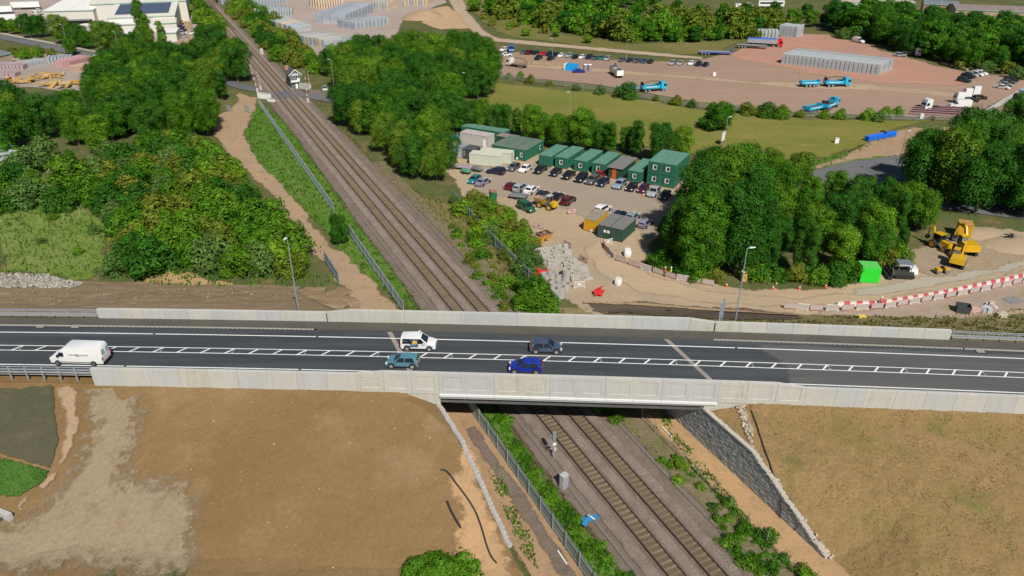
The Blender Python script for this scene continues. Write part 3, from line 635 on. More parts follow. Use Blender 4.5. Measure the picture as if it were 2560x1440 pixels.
# ------------------------------------------------------------------ retaining walls of rough blocks
m_blk = mat('dark_split_block', (0.38, 0.40, 0.40), 0.95, 0.15, 6, island=0.25, bump=0.3, bscale=14)
m_cop = mat('pale_coping', (0.42, 0.39, 0.34), 0.9, 0.15, 4, island=0.15)
def rwall(label, r, face, q_a, q_b, hfun):
    th = thing('block_retaining_wall', label, 'retaining wall', (0, 0, 0))
    b = MB(); rr = random.Random(3); bl, bh = 0.46, 0.205
    core = []
    for i in range(int((q_b-q_a)/bl)):
        q0 = q_a+i*bl; top = hfun(q0+bl/2); nz = int(top/bh)
        for j in range(nz):
            o = (j % 2)*bl/2; d = rr.uniform(0, .05); t_ = rr.uniform(-.015, .015)
            x, y = rail(q0+o+bl/2, r-face*(0.02-d)+face*(-.16)); 
            b.box((x, y, j*bh+.25), (0.36, bl-.02, bh-.014), -QA, 0, top=(1-.05, .97), shift=(t_, 0))
    tag(b.build('blockwork', m_blk, th), kind='stuff')
    n = int((q_b-q_a)/0.46); cb = {}
    for i in range(n):
        q0 = q_a+i*.46; top = int(hfun(q0+.23)/bh)*bh+.26
        if top < .3: continue
        kk = rr.randrange(4)
        if kk not in cb: b = MB(); b.box((0, 0, 0), (.56, .45, .15+.02*kk), 0, top=(.95, .93), shift=(.02*kk-.03, 0)); cb[kk] = b.mesh('coping_block', m_cop if face < 0 else mat('gabion_stone', (0.37, 0.355, 0.33), 0.9, 0.35, 5))
        obj('coping_block', cb[kk], th, (*rail(q0+.23, r-face*.2), top), -QA)
    return th
qe = qr(*wallpt(RR, TN+.5))[0]; qtR = -17.7
rwall('tall dark rough block retaining wall tapering down beside the right of the railway', RR, -1, qtR, qe+14,
      wt_r)
qe2 = qr(*wallpt(RL, TN+.5))[0]; qtL = -3.4
th = rwall('grey block retaining wall edging the brown slope left of the railway', RL, 1, qtL, qe2+10,
      wt_l)

# cable troughs beside the tracks
for r_, lab in ((-4.95, 'concrete cable trough line left of the tracks'), (5.7, 'concrete cable trough line right of the tracks')):
    t = thing('cable_trough', lab, 'cable trough', (0, 0, 0)); b = MB(); b.box((0, 0, 0), (.36, .98, .1)); tm = b.mesh('trough_lid', mat('trough_lid', (.16, .14, .12), .9, .2, 3))
    for i in range(110): obj('trough_lid', tm, t, (*rail(-18+i*1.0, r_+.05*sin(i*.3)), .27), -QA+rnd.uniform(-.02, .02))
# ================================================================== trees, bushes and grasses
npr = np.random.default_rng(11)
def quads_mesh(name, cen, nrm, size, m, aspect=1.0):
    """leaf sprays: one bent diamond of four corners for each centre"""
    n = len(cen); up = npr.normal(size=(n, 3)); a = np.cross(nrm, up); a /= np.linalg.norm(a, axis=1)[:, None]+1e-9; b = np.cross(nrm, a)
    s = np.asarray(size)[:, None]; k = npr.uniform(.6, 1.0, (n, 1))
    V = np.empty((n, 4, 3)); V[:, 0] = cen-a*s*aspect; V[:, 1] = cen-b*s*k*.6+nrm*s*.12; V[:, 2] = cen+a*s*aspect-nrm*s*.12; V[:, 3] = cen+b*s*k*.6
    me = bpy.data.meshes.new(name); me.vertices.add(4*n); me.vertices.foreach_set('co', V.ravel())
    me.loops.add(4*n); me.loops.foreach_set('vertex_index', np.arange(4*n, dtype=np.int32)); me.polygons.add(n)
    me.polygons.foreach_set('loop_start', np.arange(0, 4*n, 4, dtype=np.int32)); me.polygons.foreach_set('loop_total', np.full(n, 4, dtype=np.int32))
    me.materials.append(m); me.update(calc_edges=True); return me
def blobs(kind, H, R, k):
    B = []
    if kind == 'poplar':
        for i in range(k): z = H*(.12+.86*i/(k-1)); rr = R*(0.55+.6*sin(pi*min(1, (i+1)/(k+1))**.8)); a = npr.uniform(0, 6.3); B.append((cos(a)*R*.25, sin(a)*R*.25, z, rr*.8))
        return B
    if kind == 'cone':
        for i in range(k): f = i/(k-1); a = npr.uniform(0, 6.3); B.append((cos(a)*R*.45*(1-f), sin(a)*R*.45*(1-f), H*(.2+.72*f), R*(.75-.5*f)))
        return B
    if kind == 'round':
        nl = 7; lo = .16
        for l in range(nl):
            a = 2*pi*l/nl+npr.uniform(-.4, .4); d = R*npr.uniform(.18, .62); top = H*npr.uniform(.80, 1.0) if l else H; d = d if l else R*.1; m = max(3, k//nl)
            for j in range(m):
                f = (j+.5)/m; z = H*lo+(top*.93-H*lo)*f; wd = sin(pi*(.2+.55*f)); B.append((cos(a)*d*(.55+.6*wd)+npr.normal()*R*.09, sin(a)*d*(.55+.6*wd)+npr.normal()*R*.09, z, R*npr.uniform(.19, .36)*(.5+.6*wd)))
        return B
    lo = .06 if kind == 'bush' else .2
    for i in range(k):
        a = npr.uniform(0, 2*pi); f = npr.uniform(0, 1); z = H*(lo+(.80-lo)*f); wd = sin(pi*(0.22+.68*f))**.7
        d = R*.72*wd*math.sqrt(npr.uniform(.12, 1)); B.append((cos(a)*d, sin(a)*d, z+npr.uniform(-.04, .04)*H, R*npr.uniform(.17, .40)*(1.1-.35*f)))
    B.append((0, 0, H*.4, R*.38)); B.append((0, 0, H*.62, R*.33)); B.append((npr.uniform(-.15, .15)*R, npr.uniform(-.15, .15)*R, H*.84, R*.3))
    return B
def crown(name, kind, H, R, k, dens, leaf, m):
    B = np.array(blobs(kind, H, R, k)); cs = []; ns = []; ss = []
    for i, (x, y, z, r) in enumerate(B):
        n = int(dens*r*r*12.6); d = npr.normal(size=(n, 3)); d /= np.linalg.norm(d, axis=1)[:, None]; d[:, 2] = np.where(d[:, 2] < -.55, -d[:, 2]*.7, d[:, 2])
        rr = r*npr.uniform(.62, 1.0, (n, 1))+R*.05*npr.standard_exponential((n, 1)); p = np.array([x, y, z])+d*rr*np.array([1, 1, .92]); keep = p[:, 2] > H*.03
        for j, (x2, y2, z2, r2) in enumerate(B):
            if j != i: keep &= ((p-np.array([x2, y2, z2]))**2).sum(1) > (r2*.68)**2
        p = p[keep]; d = d[keep]; nn = d+npr.normal(scale=.27, size=d.shape)+np.array([0, 0, .25]); nn /= np.linalg.norm(nn, axis=1)[:, None]
        cs.append(p); ns.append(nn); ss.append(leaf*npr.uniform(.6, 1.3, len(p)))
    return quads_mesh(name, np.concatenate(cs), np.concatenate(ns), np.concatenate(ss), m)
m_bark = mat('bark', (0.13, 0.1, 0.07), 0.95, 0.3, 3)
def trunk(name, H, R, stems=1):
    b = MB(); r = random.Random(int(H*100)); r0 = H*.018+.06
    for k in range(stems):
        a = r.uniform(0, 6.3); o = (cos(a)*.5*(stems > 1), sin(a)*.5*(stems > 1)); lean = R*.12
        pts = [(o[0], o[1], -.15), (o[0]+cos(a)*lean*.3, o[1]+sin(a)*lean*.3, H*.25), (o[0]+cos(a)*lean, o[1]+sin(a)*lean, H*.55), (o[0]+cos(a)*lean*1.4, o[1]+sin(a)*lean*1.4, H*.85)]
        b.tube(pts, [r0*1.2, r0, r0*.6, r0*.15], 7)
        for j in range(5):
            z = H*(.25+.1*j); aa = r.uniform(0, 6.3); L = R*r.uniform(.5, .8); p = Vector(pts[1]).lerp(Vector(pts[2]), j/5)
            b.tube([p, p+Vector((cos(aa)*L*.5, sin(aa)*L*.5, H*.09)), p+Vector((cos(aa)*L, sin(aa)*L, H*.2))], [r0*.5, r0*.3, r0*.08], 5)
    return b.mesh(name, m_bark, 60)
LF = [leafmat('leaf_mid', (0.05, 0.165, 0.008), (0.10, 0.215, 0.012)), leafmat('leaf_dark', (0.028, 0.118, 0.009), (0.052, 0.155, 0.013)),
      leafmat('leaf_light', (0.10, 0.24, 0.012), (0.16, 0.28, 0.018)), leafmat('leaf_olive', (0.13, 0.19, 0.018), (0.19, 0.215, 0.025)), leafmat('leaf_grey', (0.085, 0.17, 0.035), (0.12, 0.2, 0.045)), leafmat('leaf_lime', (0.085, 0.185, 0.012), (0.125, 0.215, 0.016))]
PR = {}
def proto(key, kind, H, R, k, dens, leaf, m, stems=1):
    PR[key] = (crown('crown', kind, H, R, k, dens, leaf, m), trunk('trunk', H, R, stems), H, R)
for i in range(6): proto(('mid', i), 'round', 12, 5.0, 40, 23, .21, LF[(0, 1, 1, 0, 2, 5)[i]])
for i in range(3): proto(('big', i), 'round', 17, 5.4, 60, 24, .21, LF[(0, 1, 1)[i]])
for i in range(2): proto(('tall', i), 'round', 14, 3.7, 36, 24, .2, LF[(0, 1)[i]])
proto(('poplar', 0), 'poplar', 18, 2.3, 9, 24, .24, LF[0])
for i in range(2): proto(('far', i), 'round', 11, 5.2, 24, 7, .42, LF[(0, 1)[i]])
BU = {}
for i, m in enumerate((LF[0], LF[2], LF[3], LF[4], LF[1], LF[0])):
    BU[i] = crown('bush', 'bush', 3.4, 2.7, 24, 18, .19, m)
BU['far'] = crown('bush', 'bush', 3.4, 2.8, 14, 9, .3, LF[3]); BU['far2'] = crown('bush', 'bush', 3.4, 2.8, 14, 9, .3, LF[2])
BU['low0'] = crown('bush', 'bush', 1.2, 1.5, 8, 45, .11, LF[2]); BU['low1'] = crown('bush', 'bush', 1.2, 1.5, 8, 45, .11, LF[0])
NT = [0]
def tree(key, x, y, label, group=None, H=None, wide=None, z=0.0):
    c, t, H0, R0 = PR[key]; k = (H or H0)/H0; r = rnd.uniform(0, 6.28)
    o = thing('tree', label, 'tree', (x, y, z), r, group); w = k*(wide or rnd.uniform(.9, 1.12)); o.scale = (w, w*rnd.uniform(.92, 1.08), k)
    obj('trunk', t, o); obj('crown', c, o); NT[0] += 1; return o
def bush(key, x, y, label, group=None, H=3.0, W=None, z=0.0, name='bush'):
    o = obj(name, BU[key], None, (x, y, z-.1), rnd.uniform(0, 6.28)); k = H/(1.2 if str(key).startswith('low') else 3.4); w = (W or rnd.uniform(.85, 1.3))*k; o.scale = (w, w*rnd.uniform(.85, 1.15), k)
    return tag(o, label, 'bush', group)
def mass(name, label, items, cat='wood'):
    """many far or tiny plants that read as one growth, joined into one object"""
    vs = []; mats = []; mi = []; cache = {}
    for me, x, y, z, rz, sx, sz in items:
        if me.name not in cache:
            a = np.empty(len(me.vertices)*3); me.vertices.foreach_get('co', a); cache[me.name] = a.reshape(-1, 3)
        a = cache[me.name]; cs, sn = cos(rz), sin(rz)
        vs.append(np.stack([(a[:, 0]*cs-a[:, 1]*sn)*sx+x, (a[:, 0]*sn+a[:, 1]*cs)*sx+y, a[:, 2]*sz+z], 1)); m_ = me.materials[0]
        if m_ not in mats: mats.append(m_)
        mi.append(np.full(len(a)//4, mats.index(m_), dtype=np.int32))
    V = np.concatenate(vs); n = len(V)//4; me = bpy.data.meshes.new(name); me.vertices.add(4*n); me.vertices.foreach_set('co', V.ravel()); me.loops.add(4*n); me.loops.foreach_set('vertex_index', np.arange(4*n, dtype=np.int32))
    me.polygons.add(n); me.polygons.foreach_set('loop_start', np.arange(0, 4*n, 4, dtype=np.int32)); me.polygons.foreach_set('loop_total', np.full(n, 4, dtype=np.int32))
    for m_ in mats: me.materials.append(m_)
    me.polygons.foreach_set('material_index', np.concatenate(mi)); me.update(calc_edges=True); return tag(obj(name, me), label, cat, None, 'stuff')
def farwood(poly, n, dmin, keys, Hr, label, seed, name='far_wood'):
    it = []
    for x, y in scatter(poly, n, dmin, seed):
        k = R_.choice(keys); H = R_.uniform(*Hr)
        if k in PR: c, t, H0, R0 = PR[k]; s = H/H0; it.append((c, x, y, 0, R_.uniform(0, 6.3), s*R_.uniform(.95, 1.25), s))
        else: s = H/(1.2 if str(k).startswith('low') else 3.4); it.append((BU[k], x, y, -.1, R_.uniform(0, 6.3), s*R_.uniform(.9, 1.3), s))
    return mass(name, label, it, 'wood' if name == 'far_wood' else 'undergrowth')
def scatter(poly, n, dmin, seed=1, hf=False):
    r = random.Random(seed); pts = px(*poly); xs = [p[0] for p in pts]; ys = [p[1] for p in pts]; out = []; tries = 0
    while len(out) < n and tries < n*60:
        tries += 1; x = r.uniform(min(xs), max(xs)); y = r.uniform(min(ys), max(ys))
        if not inpoly(x, y, pts): continue
        if all((x-a)**2+(y-b)**2 > dmin**2 for a, b in out): out.append((x, y))
    return out
R_ = random.Random(5)
def where(poly, x, y):
    W_ = px(*poly); xs = [p[0] for p in W_]; ys = [p[1] for p in W_]; fx = (x-min(xs))/(max(xs)-min(xs)); fy = (y-min(ys))/(max(ys)-min(ys))
    a = 'front' if fy < .3 else 'back' if fy > .66 else ''; b = 'left' if fx < .33 else 'right' if fx > .66 else ''
    return (a+' '+b).strip() or 'middle'
ADJ = {'leaf_mid': 'mid green', 'leaf_dark': 'dark green', 'leaf_light': 'bright green', 'leaf_olive': 'olive yellow', 'leaf_grey': 'grey green', 'leaf_lime': 'yellowish green'}
def tall_(H, Hr): f = (H-Hr[0])/(Hr[1]-Hr[0]); return 'low' if f < .33 else 'tall' if f > .7 else 'medium'
def wood(poly, n, dmin, keys, Hr, label, group, seed):
    for x, y in scatter(poly, n, dmin, seed):
        k = R_.choice(keys); H = R_.uniform(*Hr); tree(k, x, y, label.format(a=ADJ[PR[k][0].materials[0].name], w=where(poly, x, y), h=tall_(H, Hr)), group, H)
def thicket(poly, n, dmin, keys, Hr, label, group, seed, W=(.85, 1.35), hz=None):
    for x, y in scatter(poly, n, dmin, seed):
        k = R_.choice(keys); H = R_.uniform(*Hr); bush(k, x, y, label.format(a=ADJ[BU[k].materials[0].name], w=where(poly, x, y), h=tall_(H, Hr)), group, H, R_.uniform(*W), z=hz(x, y) if hz else 0)
MID = [('mid', i) for i in (0, 1, 2, 3, 0, 1, 4, 5)]; BIG = [('big', i) for i in range(3)]; FAR = [('far', 0), ('far', 1)]
L1 = '{h} {a} tree at the {w} of the dense wood left of the railway'
wood([(285, 205), (430, 180), (560, 165), (600, 205), (560, 262), (530, 300), (535, 345), (400, 372), (250, 390), (120, 372), (0, 400), (-90, 420), (-90, 325), (0, 308), (110, 300), (240, 285)], 64, 6.3, MID+[('big', 0), ('tall', 1)], (9, 13.5), L1, 'trees of the wood left of the railway', 1)
L2 = '{h} {a} shrub at the {w} of the thicket left of the sandy path'
thicket([(190, 440), (330, 392), (498, 352), (536, 395), (604, 462), (645, 520), (690, 580), (742, 645), (762, 688), (600, 690), (520, 670), (430, 655), (360, 690), (240, 700), (300, 640), (290, 585), (250, 520)], 122, 3.3, [0, 0, 1, 4, 5, 5, 4, 2, 3], (2.6, 6.4), L2, 'shrubs of the left thicket', 2, (.8, 1.25))
thicket([(-60, 408), (180, 400), (190, 440), (240, 520), (150, 530), (-60, 535)], 24, 5.2, [0, 4, 3, 5, 4], (1.8, 6.5), '{h} {a} bush standing apart at the {w} of the grassy clearing', 'bushes of the grassy clearing', 31)
thicket([(-60, 520), (180, 530), (260, 600), (240, 650), (-60, 600)], 7, 6, [3, 2, 1], (1.0, 2.2), 'low shrub on the grassy clearing at the left edge', 'shrubs of the left clearing', 3)
L3 = '{h} {a} tree at the {w} of the wood right of the level crossing'
wood([(800, 185), (900, 165), (1040, 150), (1190, 150), (1245, 185), (1225, 240), (1130, 270), (1105, 330), (1100, 390), (1125, 470), (1085, 475), (990, 425), (900, 350), (862, 305), (850, 255), (850, 215)], 88, 5.8, MID+MID+[('big', 1)], (9, 13), L3, 'trees of the wood right of the railway', 4)
ORD = 'first second third fourth fifth sixth seventh eighth ninth tenth eleventh twelfth thirteenth fourteenth fifteenth sixteenth'.split()
for i, (u, v, H) in enumerate(sorted(((1165, 330, 9), (1250, 340, 9), (1325, 352, 10), (1395, 370, 9), (1455, 372, 11), (1525, 388, 9), (1590, 392, 9.5), (1650, 405, 10), (1700, 402, 9), (1130, 322, 8), (1205, 322, 8.5), (1290, 340, 8), (1570, 380, 7), (1430, 360, 7.5), (1490, 376, 8), (1360, 356, 8)))):
    x, y = P(u, v); tree(R_.choice(MID+[('tall', 0), ('tall', 1)]), x, y, '%s tree from left in the row behind the green site cabins' % ORD[i], 'trees behind the site cabins', H)
L4 = '{h} {a} tree at the {w} of the belt behind the green cube'
for i, (u, v, H, k) in enumerate(((1700, 658, 12, 1), (1748, 688, 15.5, 0), (1838, 688, 17.5, 1), (1748, 606, 17, 2), (1800, 590, 18, 0), (1862, 606, 16, 2), (1775, 552, 15.5, 1), (1845, 536, 15, 0), (1670, 622, 7, 1))):
    x, y = P(u, v); tree(('big', k), x, y, '%s of the large leafy trees right of the container pair, from front to back' % ORD[i], 'large trees by the haul road', H)
wood([(1900, 505), (2020, 510), (2080, 560), (2220, 570), (2275, 585), (2262, 625), (2215, 655), (2160, 668), (2110, 692), (1960, 694), (1915, 686), (1920, 600)], 38, 4.6, MID+[('tall', 0), ('tall', 1), ('tall', 0)], (5.5, 11.5), L4, 'trees of the belt by the haul road', 6)
wood([(1800, 440), (2000, 440), (2060, 470), (1800, 500)], 9, 5, MID, (5, 8), 'small tree at the grass field edge of the tree belt', 'small trees at the field edge', 7)
wood([(2240, 470), (2330, 500), (2440, 540), (2640, 570), (2640, 400), (2560, 370), (2480, 400), (2380, 470), (2290, 450)], 34, 5.5, MID+BIG, (10, 16), '{h} {a} tree at the {w} of the grove by the side road', 'trees of the right edge grove', 8)
for i, (u, v, H) in enumerate(((2090, 505, 7), (2150, 530, 8), (2205, 545, 8.5), (2255, 560, 9), (2300, 575, 8.5))): tree(MID[i], *P(u, v), '%s of the trees from left between the belt and the side road' % ORD[i], 'trees between belt and side road', H)
tree(('big', 0), *P(2300, 455), 'tree overhanging the bend of the side road', None, 12); 
for i, (u, v, H) in enumerate(((1650, 668, 3.2), (1700, 688, 2.6), (1745, 698, 3.0), (1790, 700, 2.4), (1880, 696, 3.4), (1905, 690, 4.0), (1950, 700, 2.2), (1995, 700, 3.0), (2040, 704, 3.2), (2085, 704, 3.6), (2120, 694, 3.4), (2210, 668, 3.6), (2240, 658, 3.6))):
    bush((0, 4, 0, 2)[i % 4], *P(u, v), '%s bush from left along the front foot of the tree belt' % ORD[i], 'bushes at the foot of the tree belt', H)
# far woods
farwood([(1180, 28), (1300, 20), (1420, 40), (1650, 60), (1900, 60), (2000, 70), (1950, 85), (1800, 105), (1600, 108), (1420, 85), (1330, 60), (1220, 40)], 90, 7, FAR+['far2', 'far'], (5, 10.5), 'far wood behind the car park at the top', 9, 'far_wood')
farwood([(1300, 0), (1600, -5), (1650, 40), (1450, 45), (1330, 25)], 18, 11, FAR, (10, 15), 'dark tall wood at the top edge behind the far wood', 10, 'far_wood')
farwood([(2060, 60), (2160, 60), (2300, 90), (2450, 100), (2640, 90), (2640, 195), (2530, 188), (2450, 178), (2380, 160), (2260, 130), (2150, 96), (2090, 82)], 95, 7, FAR+[('mid', 0), ('mid', 2)], (9, 15), 'tall dense wood behind the red lorry yard', 12, 'far_wood')
farwood([(1690, 30), (1900, 30), (2080, 50), (2080, 75), (1850, 70)], 18, 10, FAR, (5, 9), 'far hedge of trees near the top edge', 13, 'far_wood')
farwood([(1300, 60), (1420, 85), (1600, 105), (1750, 105), (1880, 92), (2000, 78), (1960, 72), (1700, 85), (1450, 60), (1320, 35)], 130, 4.5, ['far', 'far2', 'far2'], (2.5, 5), 'scrub on the slope below the far wood', 14, 'far_scrub')
farwood([(1180, 22), (1200, 60), (1330, 100), (1480, 110), (1420, 95), (1300, 70), (1240, 30)], 12, 8, ['far', 'far2'], (2, 4), 'bushes on the dry grass beside the far path', 15, 'far_scrub')
farwood([(2080, 92), (2200, 112), (2300, 140), (2420, 175), (2540, 200), (2560, 195), (2440, 165), (2300, 125), (2180, 92)], 26, 6, [3, 'far', 'far2'], (3, 5.5), 'low scrub along the back edge of the red yard', 16, 'far_scrub')
# along the railway beyond the crossing
thicket([(545, 0), (620, 10), (680, 50), (740, 110), (790, 150), (800, 190), (720, 170), (660, 120), (600, 60)], 60, 4.6, ['far2', 0, 1, 2, 4], (3, 6.5), '{h} {a} bush at the {w} of the railway hedge beyond the crossing', 'hedge right of the far railway', 17)
farwood([(440, 0), (500, 0), (560, 70), (600, 130), (590, 150), (540, 130), (480, 60)], 26, 5.5, ['far2', 0, 4], (3, 6), 'scrub left of the railway beyond the level crossing', 18, 'far_scrub')
for u, v, H in ((520, 130, 11), (550, 115, 10), (545, 150, 11), (575, 155, 9), (560, 185, 9), (590, 190, 8)): tree(('mid', R_.randrange(3)), *P(u, v), 'broad tree beside the contractors yard left of the railway', 'trees by the contractors yard', H)
tree(('poplar', 0), *P(370, 152), 'taller pointed poplar in front of the white warehouse', None, 23)
tree(('poplar', 0), *P(385, 158), 'slim poplar close against the tallest poplar', None, 17)
tree(('poplar', 0), *P(420, 162), 'shorter pointed poplar right of the tallest poplar', None, 15)
for u, v, H in ((80, 95, 11), (110, 93, 10), (40, 85, 7), (10, 82, 7), (165, 112, 13), (200, 118, 10), (220, 122, 8), (275, 130, 13), (300, 128, 12), (335, 128, 8), (180, 138, 7), (320, 150, 9), (345, 165, 10), (400, 175, 10), (440, 180, 10), (360, 185, 9)):
    tree(R_.choice(MID), *P(u, v), 'roadside tree along the town road at upper left', 'trees along the town road', H)
thicket([(30, 135), (60, 128), (130, 130), (135, 142), (60, 152), (40, 150)], 9, 4, [1, 2], (2, 3.5), 'bush between the town road and the builders yard', 'bushes by the builders yard', 20)
# single plants
x, y = P(850, 612); tree(('mid', 1), x, y, 'lone bushy tree between the sandy path and the railway fence', None, 6.0, .85)
x, y = P(1800, 325); tree(('mid', 0), x, y, 'lone round tree standing on the open grass field', None, 8.0, 1.35)
x, y = P(1775, 322); bush(4, x, y, 'dark bush grown against the lone field tree', None, 5)
for i, (u, v, H) in enumerate(((1570, 245, 5.0), (1920, 292, 4.2), (1952, 298, 4.0))): bush((4, 4, 0)[i], *P(u, v), ('dark bush in front of the blue tipper trailer', 'left of two dark bushes at the yard fence', 'right of two dark bushes at the yard fence')[i], None, H)
for i, (u, v) in enumerate(((1270, 195), (1300, 200), (1325, 208), (1372, 214), (1440, 226), (1500, 236), (1730, 268), (1780, 275), (2060, 295), (2100, 298), (2165, 300), (2195, 304), (2215, 292), (2245, 290), (2000, 292), (1870, 286), (1640, 252), (1690, 262), (2330, 300))):
    bush(R_.choice([1, 2, 3]), *P(u, v), 'small bush along the fence between grass field and lorry yard', 'bushes along the yard fence', R_.uniform(1.6, 3.6))
# right bank of the railway: yellow-green growth
thicket([(1130, 505), (1190, 495), (1260, 545), (1330, 600), (1345, 660), (1300, 690), (1250, 640), (1180, 570)], 30, 2.4, [2, 2, 3, 1], (1.8, 3.6), '{h} {a} bush at the {w} of the railway bank below the mixer', 'bushes on the right railway bank', 22)
for u, v, H, W in ((1330, 745, 4.2, 1.1), (1355, 765, 3.6, 1), (1310, 770, 3.2, 1), (1345, 775, 3.5, 1.2)): bush(0, *P(u, v), 'bright green bush by the fence where the track meets the far parapet', 'bright bushes by the far parapet', H, W)
farwood([(1120, 560), (1180, 600), (1250, 690), (1330, 775), (1260, 775), (1180, 690)], 26, 2.2, ['low0', 'low1', 2], (.8, 1.8), 'low weeds on the olive railway bank', 23, 'weeds')
# near the bridge
farwood([(1650, 1150), (1690, 1140), (1760, 1215), (1745, 1240), (1690, 1205)], 7, 1.1, ['low0', 'low1'], (.5, 1.1), 'weeds between the right track and the mesh fence', 24, 'weeds')
farwood([(1760, 1275), (1830, 1250), (1880, 1300), (1960, 1390), (2010, 1450), (1900, 1450), (1850, 1400), (1790, 1330)], 20, 1.1, ['low0', 'low1', 'low1'], (.6, 1.3), 'tall weeds at the foot of the mesh fence', 25, 'weeds')
farwood([(1232, 1050), (1262, 1045), (1300, 1130), (1410, 1260), (1500, 1370), (1580, 1460), (1480, 1460), (1420, 1330), (1340, 1230), (1270, 1110)], 60, .9, ['low0', 'low1', 'low0'], (.4, 1.05), 'lush weeds between the palisade fence and left track', 26, 'weeds')
for u, v, H in ((1520, 1035, 2.0), (1535, 1050, 1.4)): bush('low1', *P(u, v), 'small green bush beside the right track under the bridge edge', 'bushes by the bridge edge', H)
for u, v in ((1045, 1450), (1100, 1445), (1150, 1450), (1080, 1470)): bush(0, *P(u, v), 'bush top at the bottom edge of the picture', 'bushes at the bottom edge', 2.6)
# ------------------------------------------------------------------ grass and weeds nobody could count
def blades(name, polys, per, hgt, m, label, zf=None, wid=.35, seed=2):
    rg = np.random.default_rng(seed); cen = []
    for poly in polys:
        pts = np.array(px(*poly)) if not isinstance(poly[0][0], float) else np.array(poly); lo = pts.min(0); hi = pts.max(0)
        n = int((hi-lo).prod()*per); q = rg.uniform(lo, hi, (n, 2)); c = np.zeros(n, bool); j = len(pts)-1
        for i in range(len(pts)):
            xi, yi = pts[i]; xj, yj = pts[j]
            with np.errstate(divide='ignore', invalid='ignore'): c ^= ((yi > q[:, 1]) != (yj > q[:, 1])) & (q[:, 0] < (xj-xi)*(q[:, 1]-yi)/(yj-yi)+xi)
            j = i
        cl = np.sin(q[:, 0]*1.3+3*np.sin(q[:, 1]*.7))+np.sin(q[:, 1]*1.7+2*np.sin(q[:, 0]*.9)); cen.append(q[c & (cl+rg.uniform(-1.6, 1.2, n) > -.5)])
    q = np.concatenate(cen); n = len(q); z = np.array([zf(*p) for p in q]) if zf else np.full(n, .02)
    a = rg.uniform(0, 2*pi, n); s = hgt*rg.uniform(.5, 1.4, n); wd = wid*rg.uniform(.6, 1.3, n)
    dx, dy = np.cos(a)*wd/2, np.sin(a)*wd/2; lx, ly = rg.normal(scale=.3, size=(2, n))*s
    V = np.zeros((n, 4, 3)); V[:, 0] = np.stack([q[:, 0]-dx, q[:, 1]-dy, z-.02], 1); V[:, 1] = np.stack([q[:, 0]+dx, q[:, 1]+dy, z-.02], 1)
    V[:, 2] = np.stack([q[:, 0]+dx*.5+lx, q[:, 1]+dy*.5+ly, z+s], 1); V[:, 3] = np.stack([q[:, 0]-dx*.7+lx*.6, q[:, 1]-dy*.7+ly*.6, z+s*.8], 1)
    me = bpy.data.meshes.new(name); me.vertices.add(4*n); me.vertices.foreach_set('co', V.ravel()); me.loops.add(4*n); me.loops.foreach_set('vertex_index', np.arange(4*n, dtype=np.int32))
    me.polygons.add(n); me.polygons.foreach_set('loop_start', np.arange(0, 4*n, 4, dtype=np.int32)); me.polygons.foreach_set('loop_total', np.full(n, 4, dtype=np.int32)); me.materials.append(m); me.update(calc_edges=True)
    return tag(obj(name, me), label, 'grass', None, 'stuff')
LG = leafmat('grass_green', (0.08, 0.2, 0.014), (0.08, 0.2, 0.014), .35); LD = leafmat('grass_dry', (0.31, 0.215, 0.095), (0.31, 0.215, 0.095), .3); LO = leafmat('grass_olive', (0.15, 0.155, 0.04), (0.15, 0.155, 0.04), .5)
def near(x, y): return .25
blades('grass_verge_blades', [[(650, 265), (720, 310), (880, 530), (1000, 690), (1070, 775), (1010, 780), (960, 725), (900, 670), (840, 610), (760, 525), (690, 450), (625, 375), (620, 320)]], 5, .4, LG, 'green grass between the sandy path and the railway', seed=3)
blades('weed_blades', [[(1232, 1040), (1262, 1030), (1300, 1110), (1420, 1260), (1500, 1360), (1580, 1460), (1470, 1460), (1420, 1350), (1340, 1240), (1270, 1120)], [(1655, 1020), (1690, 1085), (1780, 1190), (1860, 1290), (1960, 1400), (1930, 1410), (1830, 1300), (1740, 1190), (1650, 1060)], [(1220, 1180), (1240, 1170), (1330, 1350), (1345, 1430), (1300, 1380)], [(1175, 1020), (1205, 1020), (1400, 1330), (1385, 1330)]], 34, .32, LG, 'lush weeds along the palisade fence and track sides', near, .16, 4)
blades('olive_blades', [[(790, 235), (850, 310), (930, 400), (1060, 490), (1140, 510), (1240, 615), (1370, 775), (1260, 780), (1110, 600), (960, 440), (860, 330)], [(1500, 1020), (1560, 1050), (1660, 1140), (1720, 1210), (1680, 1210), (1600, 1110), (1520, 1060)]], 6, .4, LO, 'olive grass on the railway banks', None, .3, 5)
blades('dry_grass_blades', [[(1800, 1030), (1950, 1005), (2600, 1050), (2600, 1470), (2120, 1470), (2080, 1390), (1960, 1230), (1880, 1120)]], 11, .09, LD, 'dry straw coloured grass on the right embankment', h, .13, 6)
blades('dry_green_blades', [[(1820, 1025), (1950, 1008), (2600, 1050), (2600, 1110), (2200, 1075), (1960, 1040)]], 16, .26, LO, 'greener grass along the top of the right embankment', h, .2, 7)
blades('far_slope_blades', [[(1480, 780), (1800, 800), (2000, 802), (2600, 800), (2600, 850), (2100, 825), (1800, 808)], [(2030, 790), (2300, 790), (2600, 770), (2600, 800), (2100, 800)]], 7, .3, LO, 'sparse grass on the slope behind the far parapet', h, .25, 8)
blades('meadow_blades', [[(-60, 440), (130, 440), (215, 520), (272, 610), (285, 650), (225, 700), (100, 690), (-60, 682)]], 3.5, .5, leafmat('grass_pale', (0.15, 0.22, 0.045), (0.15, 0.22, 0.045), .3), 'pale long grass in the left clearing', None, .35, 9)
